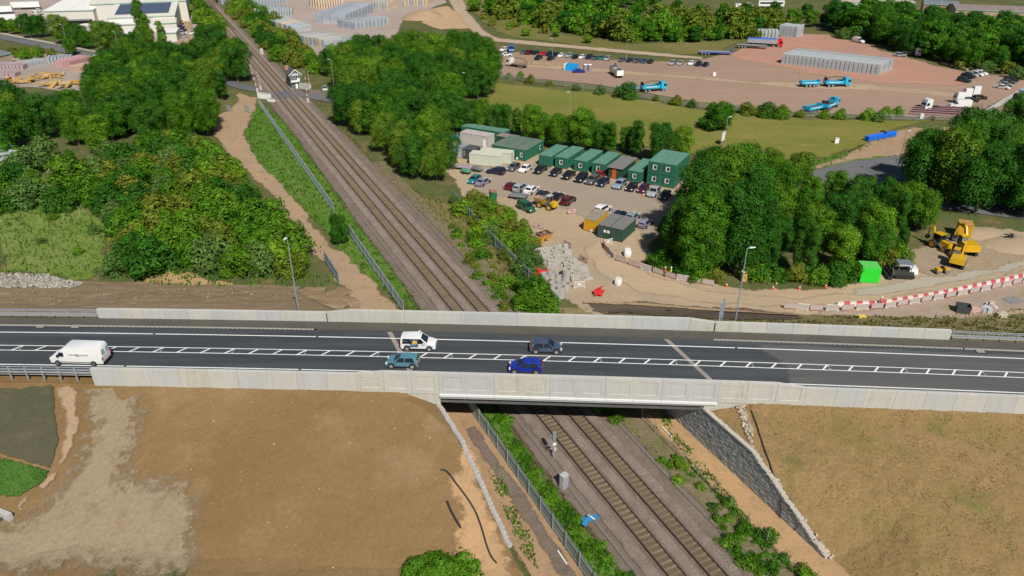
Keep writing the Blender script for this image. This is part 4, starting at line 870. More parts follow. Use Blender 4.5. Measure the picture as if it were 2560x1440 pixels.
blades('turf_blades', [[(-60, 1130), (0, 1145), (124, 1180), (110, 1206), (45, 1245), (-60, 1238)]], 60, .12, leafmat('turf', (0.05, 0.15, 0.018), (0.05, 0.15, 0.018), .4), 'short green turf at lower left', lambda x, y: h(x, y)+.2, .12, 10)
blades('scrub_blades', [[(380, 670), (600, 690), (830, 690), (850, 715), (600, 722), (360, 722)], [(200, 440), (500, 360), (640, 520), (750, 690), (500, 700), (300, 700), (290, 600), (240, 520)], [(2030, 410), (2150, 370), (2260, 325), (2150, 380), (2060, 420)]], 3.0, .5, LG, 'long green grass and brambles under the left thicket', None, .32, 11)
# ================================================================== vehicles
m_tyre = mat('tyre', (0.018, 0.018, 0.018), 0.85); m_rim = mat('alloy', (0.5, 0.5, 0.51), 0.35, metal=0.7); m_hub = mat('steel_hub', (0.16, 0.16, 0.165), 0.5, metal=0.4)
m_glass = mat('car_glass', (0.012, 0.016, 0.02), 0.06, spec=0.7); m_lamp = mat('lamp_glass', (0.75, 0.77, 0.78), 0.15); m_tail = mat('tail_lamp', (0.45, 0.015, 0.015), 0.25)
m_plate_w = mat('plate_white', (0.75, 0.75, 0.72), 0.5); m_plate_y = mat('plate_yellow', (0.7, 0.52, 0.03), 0.5); m_trim = mat('black_trim', (0.02, 0.02, 0.021), 0.6)
m_chas = mat('chassis', (0.035, 0.033, 0.032), 0.7, 0.2, 3)
def paint(name, c, rough=0.28): return mat('paint_'+name, c, rough, coat=0.7)
PB = paint('base', (0.4, 0.4, 0.4))
PT = {n: paint(n, c) for n, c in dict(white=(0.75, 0.75, 0.74), black=(0.012, 0.013, 0.015), navy=(0.012, 0.018, 0.05), grey=(0.09, 0.1, 0.105), silver=(0.33, 0.35, 0.37), steel=(0.22, 0.28, 0.36), red=(0.28, 0.012, 0.02), darkred=(0.10, 0.01, 0.016),
      teal=(0.02, 0.17, 0.2), blue=(0.012, 0.03, 0.30), bluegrey=(0.09, 0.22, 0.28), slate=(0.05, 0.075, 0.125), green=(0.012, 0.1, 0.045), dgreen=(0.015, 0.04, 0.035), skyblue=(0.02, 0.42, 0.66), brightblue=(0.02, 0.10, 0.45), lilac=(0.22, 0.22, 0.31), scarlet=(0.6, 0.015, 0.015), plum=(0.07, 0.01, 0.035), yellow=(0.62, 0.36, 0.01)).items()}
def shell(low, up, W, belt, taper, mats=(0, 0)):
    b = MB(); xm = max(abs(p[0]) for p in low)
    def ring(prof, y, k):
        cx = sum(p[0] for p in prof)/len(prof); cz = sum(p[1] for p in prof)/len(prof)
        out = []
        for x, z in prof:
            w = W/2*(1-taper*max(0, z-belt)/0.5)*(1-.14*min(1, abs(x)/xm)**5); out.append((cx+(x-cx)*k, y*w, cz+(z-cz)*k if k < 1 else z))
        return out
    b.loft([ring(low, -1, .975), ring(low, -.93, 1), ring(low, .93, 1), ring(low, 1, .975)], mats[0])
    if up: b.loft([ring(up, -1, .985), ring(up, -.9, 1), ring(up, .9, 1), ring(up, 1, .985)], mats[1])
    return b
def glassq(c4, off=0.014, inset=0.0):
    c = [Vector(p) for p in c4]; n = (c[1]-c[0]).cross(c[3]-c[0]).normalized(); m = sum(c, Vector())/4
    if inset: c = [p.lerp(m, inset) for p in c]
    b = MB(); top = [p+n*off for p in c]; bot = [p-n*.03 for p in c]
    b._add(bot+top, [(4, 5, 6, 7), (0, 1, 5, 4), (1, 2, 6, 5), (2, 3, 7, 6), (3, 0, 4, 7)], 0); return b
def wheelmesh(r, w):
    b = MB(); b.disc((0, 0, 0), r, (0, 1, 0), w, 16); return b.mesh('tyre', m_tyre, 40)
def rimmesh(r, w, m=None):
    b = MB(); b.disc((0, 0, 0), r*.7, (0, 1, 0), w+.02, 12)
    for k in range(5): a = k*2*pi/5; b.box((cos(a)*r*.33, 0, sin(a)*r*.33-.02), (.05, w+.03, .04))
    return b.mesh('rim', m or m_rim, 40)
WM = {}
def wheels(par, xs, y, r, w, rims=True, m=None):
    key = (r, w, m.name if m else ''); y += .035
    if key not in WM: WM[key] = (wheelmesh(r, w), rimmesh(r, w, m))
    for x in xs:
        for sy in (-1, 1):
            o = obj('wheel', WM[key][0], par, (x, sy*y, r))
            if rims: obj('rim', WM[key][1], o)
def car_proto(kind, detail, name='car'):
    t = thing(name, 'x x x x', 'car')
    if kind == 'hatch':
        L, W, belt = 4.0, 1.74, .94
        low = [(-1.97, .34), (-2.0, .6), (-1.94, .94), (.92, .94), (1.4, .86), (1.75, .74), (1.95, .58), (2.0, .42), (1.96, .24), (-1.9, .22)]
        up = [(-1.92, .93), (-1.7, 1.22), (-1.42, 1.35), (-1.0, 1.42), (-.45, 1.445), (0, 1.41), (.22, 1.345), (1.05, .93)]
        ws, rw = ((.27, 1.32), (.97, .965)), ((-1.88, 1.0), (-1.72, 1.2)); sw = ((-1.55, .78), (-1.3, .22)); wx = (-1.25, 1.28)
    elif kind == 'suv':
        L, W, belt = 4.5, 1.86, 1.05
        low = [(-2.22, .4), (-2.25, .7), (-2.18, 1.05), (1.0, 1.05), (1.7, .98), (2.1, .82), (2.25, .55), (2.2, .3), (-2.15, .28)]
        up = [(-2.17, 1.04), (-1.95, 1.52), (-1.6, 1.62), (-.4, 1.66), (.3, 1.6), (1.08, 1.04)]
        ws, rw = ((.34, 1.57), (1.02, 1.09)), ((-2.13, 1.13), (-1.98, 1.48)); sw = ((-1.85, .88), (-1.7, .36)); wx = (-1.4, 1.42)
    elif kind == 'saloon':
        L, W, belt = 4.6, 1.8, .92
        low = [(-2.28, .36), (-2.3, .7), (-2.2, .95), (-1.7, .97), (.9, .93), (1.6, .86), (2.1, .70), (2.3, .48), (2.25, .24), (-2.2, .22)]
        up = [(-1.72, .95), (-1.05, 1.38), (-.6, 1.44), (-.1, 1.45), (.3, 1.4), (1.1, .92)]
        ws, rw = ((.35, 1.37), (1.03, .97)), ((-1.6, 1.03), (-1.12, 1.34)); sw = ((-1.25, .85), (-.95, .35)); wx = (-1.4, 1.42)
    else:
        L, W, belt = 4.4, 1.8, 1.05      # small van
        low = [(-2.18, .36), (-2.2, .7), (-2.18, 1.05), (1.1, 1.05), (1.7, .95), (2.08, .8), (2.2, .52), (2.15, .26), (-2.1, .24)]
        up = [(-2.17, 1.04), (-2.1, 1.72), (-1.9, 1.82), (-.2, 1.86), (.35, 1.78), (1.2, 1.04)]
        ws, rw = ((.40, 1.73), (1.13, 1.1)), ((-2.155, 1.2), (-2.11, 1.62)); sw = ((.0, .95), (.0, .42)) if kind == 'van' else ((-1.9, .95), (-1.85, .42)); wx = (-1.35, 1.4)
    tap = .22 if kind != 'van' else .1
    if kind == 'hatch': tap = .32
    if kind == 'mpv': tap = .12
    def wz(z): return W/2*(1-tap*max(0, z-belt)/.5)
    shell(low, up, W, belt, tap).build('body', PB, t, smooth=38)
    g = lambda q: glassq(q)
    def add(nm, mb): return mb.build(nm, m_glass, t)
    (x1, z1), (x0, z0) = ws; a, c = wz(z0)*.84, wz(z1)*.84
    WSq = [(x0, -a, z0), (x0, a, z0), (x1, c, z1), (x1, -c, z1)]
    (x2, z2), (x3, z3) = rw; a2, c2 = wz(z2)*.82, wz(z3)*.8
    RWq = [(x2, a2, z2), (x2, -a2, z2), (x3, -c2, z3), (x3, c2, z3)]
    zb, zt = belt+.01, belt+(.43 if kind in ('hatch', 'saloon') else .46 if kind == 'suv' else .6)
    (b0, b1), (t0, t1) = sw; SQ = []
    for sy in (-1, 1):
        yb, yt = sy*(wz(zb)-.004), sy*(wz(zt)-.004); mid = (b0+b1)/2+.05
        segs = [(b0, mid-.04, t0, mid-.06), (mid+.04, b1, mid+.02, t1)] if b1-b0 > 1.2 else [(b0, b1, t0, t1)]
        for (p0, p1, q0, q1) in segs:
            q = [(p0, yb, zb), (p1, yb, zb), (q1, yt, zt), (q0, yt, zt)]; SQ.append(q if sy < 0 else [q[1], q[0], q[3], q[2]])
    if detail > 0:
        add('windscreen', g(WSq)); add('rear_window', g(RWq))
        for q in SQ: add('side_window', g(q))
    else:
        b = MB()
        for q in [WSq, RWq]+SQ: m = g(q); b._add(m.v, m.f, 0)
        add('windows', b)
    wheels(t, wx, W/2-.11, .32 if kind != 'suv' else .36, .2, detail > 1)
    if detail > 1:
        for x in wx:
            for sy in (-1, 1): b = MB(); b.disc((x, sy*(W/2-.09), .36), .41, (0, 1, 0), .2, 18); b.build('wheel_arch', m_trim, t)
    if detail > 0:
        hz, tz = low[4][1]-.18, belt-.12
        for sy in (-1, 1):
            b = MB(); b.box((L/2-.14, sy*(W/2-.24), hz-.1), (.2, .34, .15), top=(.7, .9)); b.build('headlight', m_lamp, t)
            b = MB(); b.box((-L/2+.03, sy*(W/2-.16), tz-.12), (.1, .2, .24)); b.build('tail_light', m_tail, t)
    if detail > 1:
        for sy in (-1, 1): b = MB(); b.box((.72, sy*(W/2+.07), belt+.02), (.12, .2, .14)); b.build('mirror', PB, t)
        b = MB(); b.box((L/2+.002, 0, .38), (.02, .52, .11)); b.build('number_plate', m_plate_w, t)
        b = MB(); b.box((-L/2-.004, 0, .66), (.02, .52, .11)); b.build('number_plate', m_plate_y, t)
        b = MB(); b.box((0, 0, .2), (L*.8, W-.06, .1)); b.build('sill', m_trim, t)
        b = MB(); b.box((L/2-.02, 0, .44), (.06, W*.55, .16)); b.build('grille', m_trim, t)
    return t
CP = {}
def car(kind, detail, pos, rz, label, pt, group=None, name='parked_car', cat='car', z=None):
    if (kind, detail) not in CP: CP[(kind, detail)] = car_proto(kind, detail)
    c = copytree(CP[(kind, detail)], (*pos, z if z is not None else .05), rz, label, group, PT[pt]); c.name = name; c['category'] = cat; return c
def ang(u0, v0, u1, v1, z=0): a, b = P(u0, v0, z), P(u1, v1, z); return math.atan2(b[1]-a[1], b[0]-a[0])
# ---- traffic on the bridge
def onroad(u, v): s, t = st(*P(u, v, RZ)); return (*road(s, t), zr(s)+.012)
x, y, z = onroad(1048, 868)
tx = car('mpv', 2, (x, y), RA, 'white people carrier with roof sign and printed side heading right across the bridge', 'white', None, 'taxi', 'taxi', z)
b = MB(); b.box((.1, 0, 1.85), (.34, 1.1, .26), top=(.8, .95)); b.build('roof_sign', PT['white'], tx)
b = MB(); b.box((-.45, -.905, .62), (1.0, .012, 1.0), top=(1, 1), shift=(0, .09)); b.build('side_poster', mat('poster_blue', (0.06, 0.09, 0.16), .4), tx)
b = MB(); b.disc((-.35, -.895, 1.18), .33, (0, 1, .12), .03, 20); b.build('poster_disc', mat('poster_gold', (0.75, 0.5, 0.09), .4, .3, 8), tx)
b = MB(); b.box((-.62, -.9, .8), (.5, .02, .28), shift=(0, .03)); b.build('poster_patch', mat('poster_cyan', (0.08, 0.25, 0.4), .4), tx)
for dx, dz, wd in ((-1.5, 1.42, .5), (-1.5, 1.32, .62), (.75, .86, .7)): b = MB(); b.box((dx, -.897, dz), (wd, .012, .035)); b.build('lettering', mat('letter_grey', (0.2, 0.2, 0.22), .5), tx)
x, y, z = onroad(1365, 876); c = car('hatch', 2, (x, y), RA, 'dark slate blue hatchback in the far lane heading right across the bridge', 'slate', None, 'car', 'car', z)
x, y, z = onroad(1008, 912); car('hatch', 2, (x, y), RA+pi, 'pale blue grey hatchback heading left over the left joint', 'bluegrey', None, 'car', 'car', z)
x, y, z = onroad(1314, 926); car('hatch', 2, (x, y), RA+pi, 'bright blue hatchback heading left in the near lane', 'blue', None, 'car', 'car', z)
# ---- big white van
def bigvan(loc, rz, label, L=6.6, Hh=2.55, W=2.0, group=None, detail=True, pt='white', name='delivery_van'):
    t = thing(name, label, 'van', loc, rz, group); k = L/2
    low = [(-k, .45), (-k, .9), (-k, 1.25), (k-1.0, 1.25), (k-.25, 1.12), (k-.04, .8), (k, .5), (k-.08, .3), (-k+.05, .3)]
    up = [(-k, 1.24), (-k+.06, Hh-.25), (-k+.2, Hh-.04), (-k+.5, Hh), (k-2.3, Hh), (k-1.85, Hh-.25), (k-.95, 1.24)]
    shell(low, up, W, 1.25, .05).build('body', PT[pt], t, smooth=38)
    def wz(z): return W/2*(1-.05*max(0, z-1.25)/.5)
    dx = (k-1.85-(k-.95))/(Hh-.25-1.24)
    f = lambda z: k-.95+dx*(z-1.24)
    z0, z1 = 1.32, 2.0; q = [(f(z0), -wz(z0)*.88, z0), (f(z0), wz(z0)*.88, z0), (f(z1), wz(z1)*.88, z1), (f(z1), -wz(z1)*.88, z1)]
    glassq(q).build('windscreen', m_glass, t)
    for sy in (-1, 1):
        zb, zt = 1.3, 1.85; q = [(k-1.95, sy*wz(zb), zb), (k-1.1, sy*wz(zb), zb), (k-1.5, sy*wz(zt), zt), (k-1.95, sy*wz(zt), zt)]
        if sy > 0: q = [q[1], q[0], q[3], q[2]]
        glassq(q).build('side_window', m_glass, t)
        b = MB(); b.box((k-.12, sy*(W/2-.3), .78), (.2, .36, .22), top=(.6, .9)); b.build('headlight', m_lamp, t)
        b = MB(); b.box((-k-.005, sy*(W/2-.1), .85), (.05, .16, .4)); b.build('tail_light', m_tail, t)
        b = MB(); b.box((k-1.25, sy*(W/2+.12), 1.3), (.12, .2, .28)); b.build('mirror', m_trim, t)
        b = MB(); b.box((0.1, sy*(W/2+.004), .55), (L*.62, .02, .07)); b.build('rubbing_strip', mat('grey_strip', (.3, .3, .3), .6), t)
    wheels(t, (-k+1.25, k-.95), W/2-.13, .35, .22, True, m_hub)
    b = MB(); b.box((-k-.03, 0, .42), (.1, W*.92, .16)); b.build('bumper', m_trim, t)
    if detail:
        for dx, dz, wd, m_ in ((-.9, 1.62, 1.0, 0), (-.9, 1.5, .8, 0), (.55, 1.62, .9, 0), (.55, 1.5, 1.1, 0), (-.1, 1.42, .55, 1), (-.05, 1.58, .35, 1)):
            b = MB(); b.box((dx-.3, W/2*.965, dz), (wd, .05, .06)); b.build('lettering', mat('faded_print', (.5, .47, .5), .6) if not m_ else mat('dark_print', (.28, .14, .13), .6), t)
        for sy in (-.45, .45): q = [(-k-.012, sy+.3, 1.5), (-k-.012, sy-.3, 1.5), (-k+.045, sy-.28, 2.1), (-k+.045, sy+.28, 2.1)]; glassq(q).build('rear_window', mat('tinted_pane', (.35, .38, .4), .2), t)
    return t
x, y, z = onroad(203, 897); bigvan((x, y, z), RA+pi, 'large white panel van heading left at the left edge of the bridge road')
# ================================================================== the site: cabins and containers
SA = rad(-29.4); SX = Vector((cos(SA), sin(SA))); SY = Vector((-sin(SA), cos(SA)))
m_cgreen = mat('cabin_green', (0.022, 0.14, 0.085), .55, .12, 1.5); m_croof = mat('cabin_roof_green', (0.10, 0.23, 0.17), .7, .15, 1.2); m_dgreen = mat('dark_green', (0.02, 0.065, 0.04), .6, .15, 2)
m_greyroof = mat('felt_roof', (0.17, 0.165, 0.16), .9, .2, 1.5); m_greenroof2 = mat('mossy_roof', (0.12, 0.16, 0.13), .85, .25, 1.2); m_cream = mat('container_cream', (0.56, 0.58, 0.47), .6, .06, 2); m_lgrey = mat('container_grey', (0.45, 0.44, 0.42), .6, .12, 2)
m_wht = mat('white_frame', (0.78, 0.78, 0.76), .5); m_slate = mat('slate_panel', (0.28, 0.30, 0.36), .6, .08, 2); m_dgrey = mat('dark_grey_panel', (0.05, 0.065, 0.065), .6, .1, 2); m_pane = mat('window_pane', (0.02, 0.025, 0.03), .1, spec=.7)
m_yel = mat('container_yellow', (0.58, 0.31, 0.012), .55, .12, 2); m_orange = mat('door_orange', (0.5, 0.1, 0.02), .5)
def cabin(name, label, cat, org, W, D, H, wall, roof, rz=SA, windows=(), ribs=.3, group=None, doors=(), roofover=.06, skirt=.12, roofz=.1):
    """org = front left bottom corner; W across the front, D deep. windows/doors: (side, along, z, w, h[, material])"""
    t = thing(name, label, cat, org, rz, group)
    b = MB(); b.box((W/2, D/2, skirt), (W-.08, D-.08, H-skirt-.02))
    n = int(W/ribs); 
    for i in range(n): 
        for y in (0.02, D-.02): b.box(((i+.5)*W/n, y, skirt+.08), (ribs*.5, .05, H-skirt-.2))
    n = int(D/ribs)
    for i in range(n):
        for x in (.02, W-.02): b.box((x, (i+.5)*D/n, skirt+.08), (.05, ribs*.5, H-skirt-.2))
    for x in (.05, W-.05):
        for y in (.05, D-.05): b.box((x, y, .0), (.14, .14, H-.02))
    b.build('wall', wall, t)
    b = MB(); b.box((W/2, D/2, H-.03), (W+roofover*2, D+roofover*2, roofz), top=(.985, .99)); 
    k = int(D/.6)
    for i in range(k): b.box((W/2, (i+.5)*D/k, H+roofz-.035), (W+.04, .1, .03))
    b.build('roof', roof, t)
    for wn in windows:
        side, al, z, w_, h_ = wn[:5]; 
        def put(mb, nm, m_, par, off, w2, h2, z2, th=.04, dx=0):
            if side == 'f': mb.box((al+dx, -off, z2), (w2, th, h2))
            elif side == 'r': mb.box((W+off, al+dx, z2), (th, w2, h2))
            elif side == 'l': mb.box((-off, al+dx, z2), (th, w2, h2))
            return mb.build(nm, m_, par)
        o = put(MB(), 'window', m_wht, t, .03, w_*.5, h_, z)
        put(MB(), 'pane', m_pane, o, .055, w_*.33, h_*.72, z+h_*.18, dx=w_*.04)
        for sg in (-1, 1): put(MB(), 'shutter', mat('shutter_green', (0.012, 0.085, 0.05), .6) if len(wn) < 6 else wn[5], o, .035, w_*.26, h_*1.05, z-.02, .05, dx=sg*w_*.39)
    for dn in doors:
        side, al, w_, h_, m_ = dn; b = MB()
        if side == 'f': b.box((al, -.03, skirt+.05), (w_, .05, h_))
        else: b.box((W+.03, al, skirt+.05), (.05, w_, h_))
        o = b.build('door', m_, t); b = MB()
        if side == 'f': b.box((al+w_*.35, -.07, 1.05), (.06, .05, .14))
        else: b.box((W+.07, al+w_*.35, 1.05), (.05, .06, .14))
        b.build('handle', m_trim, o)
    return t
def at0(u, v, z=.06): return (*P(u, v), z)
GC = 'green cabins in a row behind the parked cars'
for i, (u, v, lab) in enumerate(((1347, 414.5, 'leftmost single green cabin of the row, without a front window'), (1388, 418.8, 'second single green cabin from left with a shuttered front window'), (1435.5, 427, 'third single green cabin from left with a shuttered front window'), (1479.5, 434.5, 'fourth single green cabin, left of the grey roofed hut'), (1569, 454, 'green cabin between the grey roofed hut and two storey block'))):
    cabin('site_cabin', lab, 'cabin', at0(u, v), 3.05, 9.2, 2.65, m_cgreen, m_croof, windows=[('f', 1.5, .95, 1.75, 1.0)] if i else [], group=GC, doors=[('r', 6.5, .85, 2.0, m_dgreen)])
cabin('site_hut', 'hut with grey flat roof and orange door among the green cabins', 'hut', at0(1521, 445), 3.0, 8.6, 2.6, m_dgreen, m_greyroof, doors=[('f', 1.3, 1.0, 2.1, m_orange)], roofover=.35)
o = at0(1616.5, 461)
t = cabin('two_storey_cabin_block', 'two storey green cabin block standing beside the big trees', 'cabin block', o, 6.2, 9.2, 5.35, m_cgreen, m_croof, windows=[('f', 1.55, 1.0, 1.9, 1.0), ('f', 4.5, 1.0, 1.9, 1.0), ('f', 1.55, 3.65, 1.9, 1.0), ('f', 4.5, 3.65, 1.9, 1.0)])
b = MB(); b.box((3.1, 4.6, 2.62), (6.26, 9.26, .12)); b.build('floor_band', m_dgreen, t); b = MB(); b.box((3.1, 4.6, 5.4), (.1, 9.2, .09)); b.build('roof_seam', m_greenroof2, t)
fr = Vector((*P(1313.5, 404.5), 0)); fl = fr-Vector((*(SX*9.3), 0))
t = cabin('triple_cabin', 'wide green cabin of three joined units with mossy grey roof', 'cabin block', (fl.x, fl.y, .06), 9.3, 9.4, 2.75, m_cgreen, m_greenroof2, windows=[('f', 5.9, .95, 1.5, 1.0), ('f', 8.2, .95, 1.5, 1.0), ('r', 7.4, .95, 1.5, 1.0)], doors=[('f', 7.05, .5, .55, m_wht)])
for k in (3.1, 6.2): b = MB(); b.box((k, 4.7, 2.8), (.14, 9.5, .07)); b.build('roof_seam', m_cgreen, t)
cabin('long_cabin', 'long low green cabin at the back left of the compound', 'cabin', at0(1154.5, 341), 12.6, 3.2, 2.7, m_cgreen, m_croof, rz=SA+.02, windows=[('f', 5.5, 1.0, 1.2, .8)])
p = Vector(P(1234, 366))+SX*.4+SY*.8; cabin('canopy_shed', 'low brown roofed shed joining the long green cabin', 'shed', (p.x, p.y, .06), 5.2, 2.6, 2.6, m_dgreen, mat('brown_roof', (.25, .2, .17), .9, .1, 1))
p = Vector(P(1220, 371))-SX*8.2; cabin('pale_cabin', 'pale grey cabin with stained roof behind the slate toilet unit', 'cabin', (p.x, p.y, .06), 8.2, 3.2, 2.9, m_lgrey, mat('stained_roof', (.42, .37, .36), .9, .15, 1), doors=[('f', 7.2, .8, 1.9, m_wht)])
cabin('welfare_unit', 'slate grey welfare unit with a bright blue door', 'cabin', at0(1131.5, 392.6), 2.9, 3.4, 2.75, m_slate, mat('lead_roof', (.26, .27, .31), .8, .1, 1), doors=[('f', 1.15, .45, 2.3, mat('door_blue', (.01, .19, .5), .5)), ('f', 1.95, .95, 2.1, m_lgrey)])
cabin('dark_unit', 'dark charcoal unit squeezed between slate unit and cream containers', 'cabin', (*(Vector(P(1131.5, 392.6))+SX*3.0), .06), 3.0, 3.2, 2.5, m_dgrey, mat('charcoal_roof', (.07, .08, .08), .8, .1, 1), windows=[('f', .5, 1.4, .8, .6), ('f', .5, .9, .8, .3)])
CC = 'cream containers'
a_ = ang(1174, 412.2, 1251, 420.6)
t = cabin('cream_container', 'front cream shipping container with its long side to the cars', 'container', at0(1174, 412.4), 7.4, 2.6, 2.75, m_cream, mat('cream_roof', (.52, .52, .43), .7, .1, 1), rz=a_, ribs=.22, group=CC)
q = Vector(P(1174, 412.4))+Vector((cos(a_), sin(a_)))*1.6+Vector((-sin(a_), cos(a_)))*2.9
cabin('cream_container', 'rear cream shipping container partly hidden by the front one', 'container', (q.x, q.y, .06), 7.6, 2.6, 2.75, m_cream, mat('cream_roof', (.52, .52, .43), .7, .1, 1), rz=a_, ribs=.22, group=CC, doors=[('r', 1.3, 1.2, 2.3, m_lgrey)])
cabin('yellow_container', 'yellow store container with its front beside the barrier frames', 'container', at0(1459, 577), 2.5, 5.6, 2.5, m_yel, mat('weathered_roof', (.26, .23, .18), .9, .2, 1), rz=SA, ribs=.16, doors=[('f', 1.75, .8, .3, m_wht)])
p = Vector(P(1493, 593.5))
t = cabin('green_container', 'pair of dark green containers under one grey roof by the barriers', 'container', (p.x, p.y, .06), 5.0, 6.2, 2.6, mat('container_green', (0.03, 0.085, 0.05), .6, .12, 2), m_greyroof, rz=SA-.02, ribs=.18, doors=[('f', .6, 1.0, 2.2, m_dgrey), ('f', 3.2, 1.0, 2.2, m_dgrey)])
for k in (1.5, 2.2): b = MB(); b.box((k, -.08, 1.3), (.5, .04, .5)); b.build('notice', m_wht, t)
b = MB(); b.box((2.5, 3.1, 2.67), (.1, 6.3, .05)); b.build('roof_seam', m_dgreen, t)
# ---- site cars
hA = math.atan2(-.87, -.49)
A = 'cars parked in the row before the green cabins'
rowA = [(1284, 424, 'hatch', 'grey', 'dark grey hatchback, first car of the cabin row, beside a white car'), (1313, 428, 'hatch', 'white', 'only white car in the row before the green cabins'), (1351, 430, 'saloon', 'black', 'black car just right of the white car in the cabin row'), (1389, 437, 'hatch', 'black', 'black hatchback below the second single green cabin'), (1421.5, 444, 'saloon', 'black', 'black saloon below the third single green cabin'), (1453, 451.5, 'suv', 'black', 'black tall car left of the grey green one in the cabin row'), (1481, 457, 'suv', 'grey', 'dark grey tall car below the fourth single green cabin'), (1507, 462.5, 'hatch', 'navy', 'dark navy hatchback in front of the orange door hut'), (1549, 468, 'suv', 'steel', 'pale steel blue car right of the dark navy hatchback'), (1579, 474, 'hatch', 'black', 'black car below the green cabin next to the two storey block'), (1608, 478, 'hatch', 'plum', 'dark plum car with red roof near the two storey block'), (1634, 487.5, 'suv', 'silver', 'silver car at the right end of the cabin row'), (1662, 494.5, 'hatch', 'dgreen', 'dark green car half hidden by the big trees')]
for u, v, k, pt, lab in rowA: car(k, 1, P(u, v), hA+rnd.uniform(-.05, .05), lab, pt, A)
car('hatch', 1, P(1497, 444), hA, 'red car tucked behind the dark grey tall car', 'red', A)
car('suv', 1, P(1240, 434.5), ang(1262, 438, 1216, 431), 'navy tall car parked side on before the cream containers', 'navy')
car('hatch', 1, P(1186, 455), ang(1200, 445, 1172, 463), 'teal hatchback at the left end of the compound', 'teal')
car('saloon', 1, P(1208, 461), ang(1196, 468, 1222, 452), 'lilac grey saloon beside the teal hatchback', 'lilac')
hB = ang(1262, 480, 1292, 462)
Bg = 'cars of the second row by the plant'
for u, v, k, pt, lab in ((1279, 471, 'hatch', 'darkred', 'dark red and grey car at the left end of the second row'), (1301, 476, 'suv', 'silver', 'silver estate second in the plant row'), (1328, 481, 'saloon', 'white', 'white car third in the plant row'), (1357, 492, 'hatch', 'navy', 'navy car behind the yellow dumper'), (1392, 498, 'saloon', 'black', 'black car behind the dumper cab'), (1421, 508, 'suv', 'darkred', 'dark red tall car at the right end of the second row')):
    car(k, 1, P(u, v), hB, lab, pt, Bg)
car('van', 1, P(1316, 526), ang(1295, 516, 1340, 536), 'green small van parked below the yellow dumper', 'green', None, 'small_van', 'van')
car('suv', 1, P(1506, 530), ang(1490, 538, 1522, 520), 'white tall car parked alone above the yellow container', 'white')
for u, v, k, pt, lab in ((1549, 543, 'hatch', 'navy', 'navy car at the edge of the tree shadow'), (1580, 550, 'saloon', 'steel', 'steel blue car in the tree shadow behind the container pair'), (1613, 565, 'hatch', 'lilac', 'pale car deep in the tree shadow')): car(k, 1, P(u, v), ang(1565, 553, 1590, 535), lab, pt, 'cars in the shade of the big trees')
# ---- plant
m_plant = PT['yellow']; m_gry = mat('machine_grey', (.16, .17, .17), .5, .15, 3); m_glz = m_glass
def tyres(par, pts, r, w):
    key = ('plant', r, w)
    if key not in WM: WM[key] = (wheelmesh(r, w), rimmesh(r, w, m_plant))
    for x, y in pts: o = obj('wheel', WM[key][0], par, (x, y, r)); obj('rim', WM[key][1], o)
def dumper(loc, rz, label):
    t = thing('site_dumper', label, 'dumper', loc, rz)
    tyres(t, [(1.15, -.95), (1.15, .95), (-1.3, -.95), (-1.3, .95)], .62, .5)
    b = MB(); b.box((-.1, 0, .6), (3.6, 1.0, .35)); b.build('chassis', m_gry, t)
    b = MB(); R = [[(.1, -1.0, 1.0), (2.3, -.8, 1.0), (2.3, .8, 1.0), (.1, 1.0, 1.0)], [(-.15, -1.15, 2.0), (2.9, -1.0, 1.85), (2.9, 1.0, 1.85), (-.15, 1.15, 2.0)]]
    b.loft(R, 0, False); b._add(R[0], [(3, 2, 1, 0)], 0); b.loft([[(p[0]*.97+.03, p[1]*.94, p[2]+(.06 if i == 0 else 0)) for p in r] for i, r in enumerate(R)], 1, False); b._add([(p[0], p[1]*.95, 1.45) for p in R[1]], [(0, 1, 2, 3)], 1)
    b.build('skip', [m_plant, mat('skip_inside', (.28, .2, .15), .8, .2, 3)], t)
    b = MB(); b.box((-1.75, 0, .75), (1.2, 1.5, .95), top=(.9, .9)); b.build('engine_cover', m_plant, t)
    for x in (-.95, -.25):
        for y in (-.6, .6): b = MB(); b.box((x, y, 1.0), (.09, .09, 1.75)); b.build('cab_post', m_gry, t)
    b = MB(); b.box((-.6, 0, 2.74), (1.0, 1.45, .1)); b.build('cab_roof', mat('cab_grey', (.4, .42, .43), .5), t)
    b = MB(); b.box((-.75, 0, 1.0), (.5, .5, .5)); b.build('seat', m_trim, t); return t
dumper((*P(1367, 520), .06), ang(1396, 527, 1345, 512), 'yellow site dumper with a full skip beside the green van')
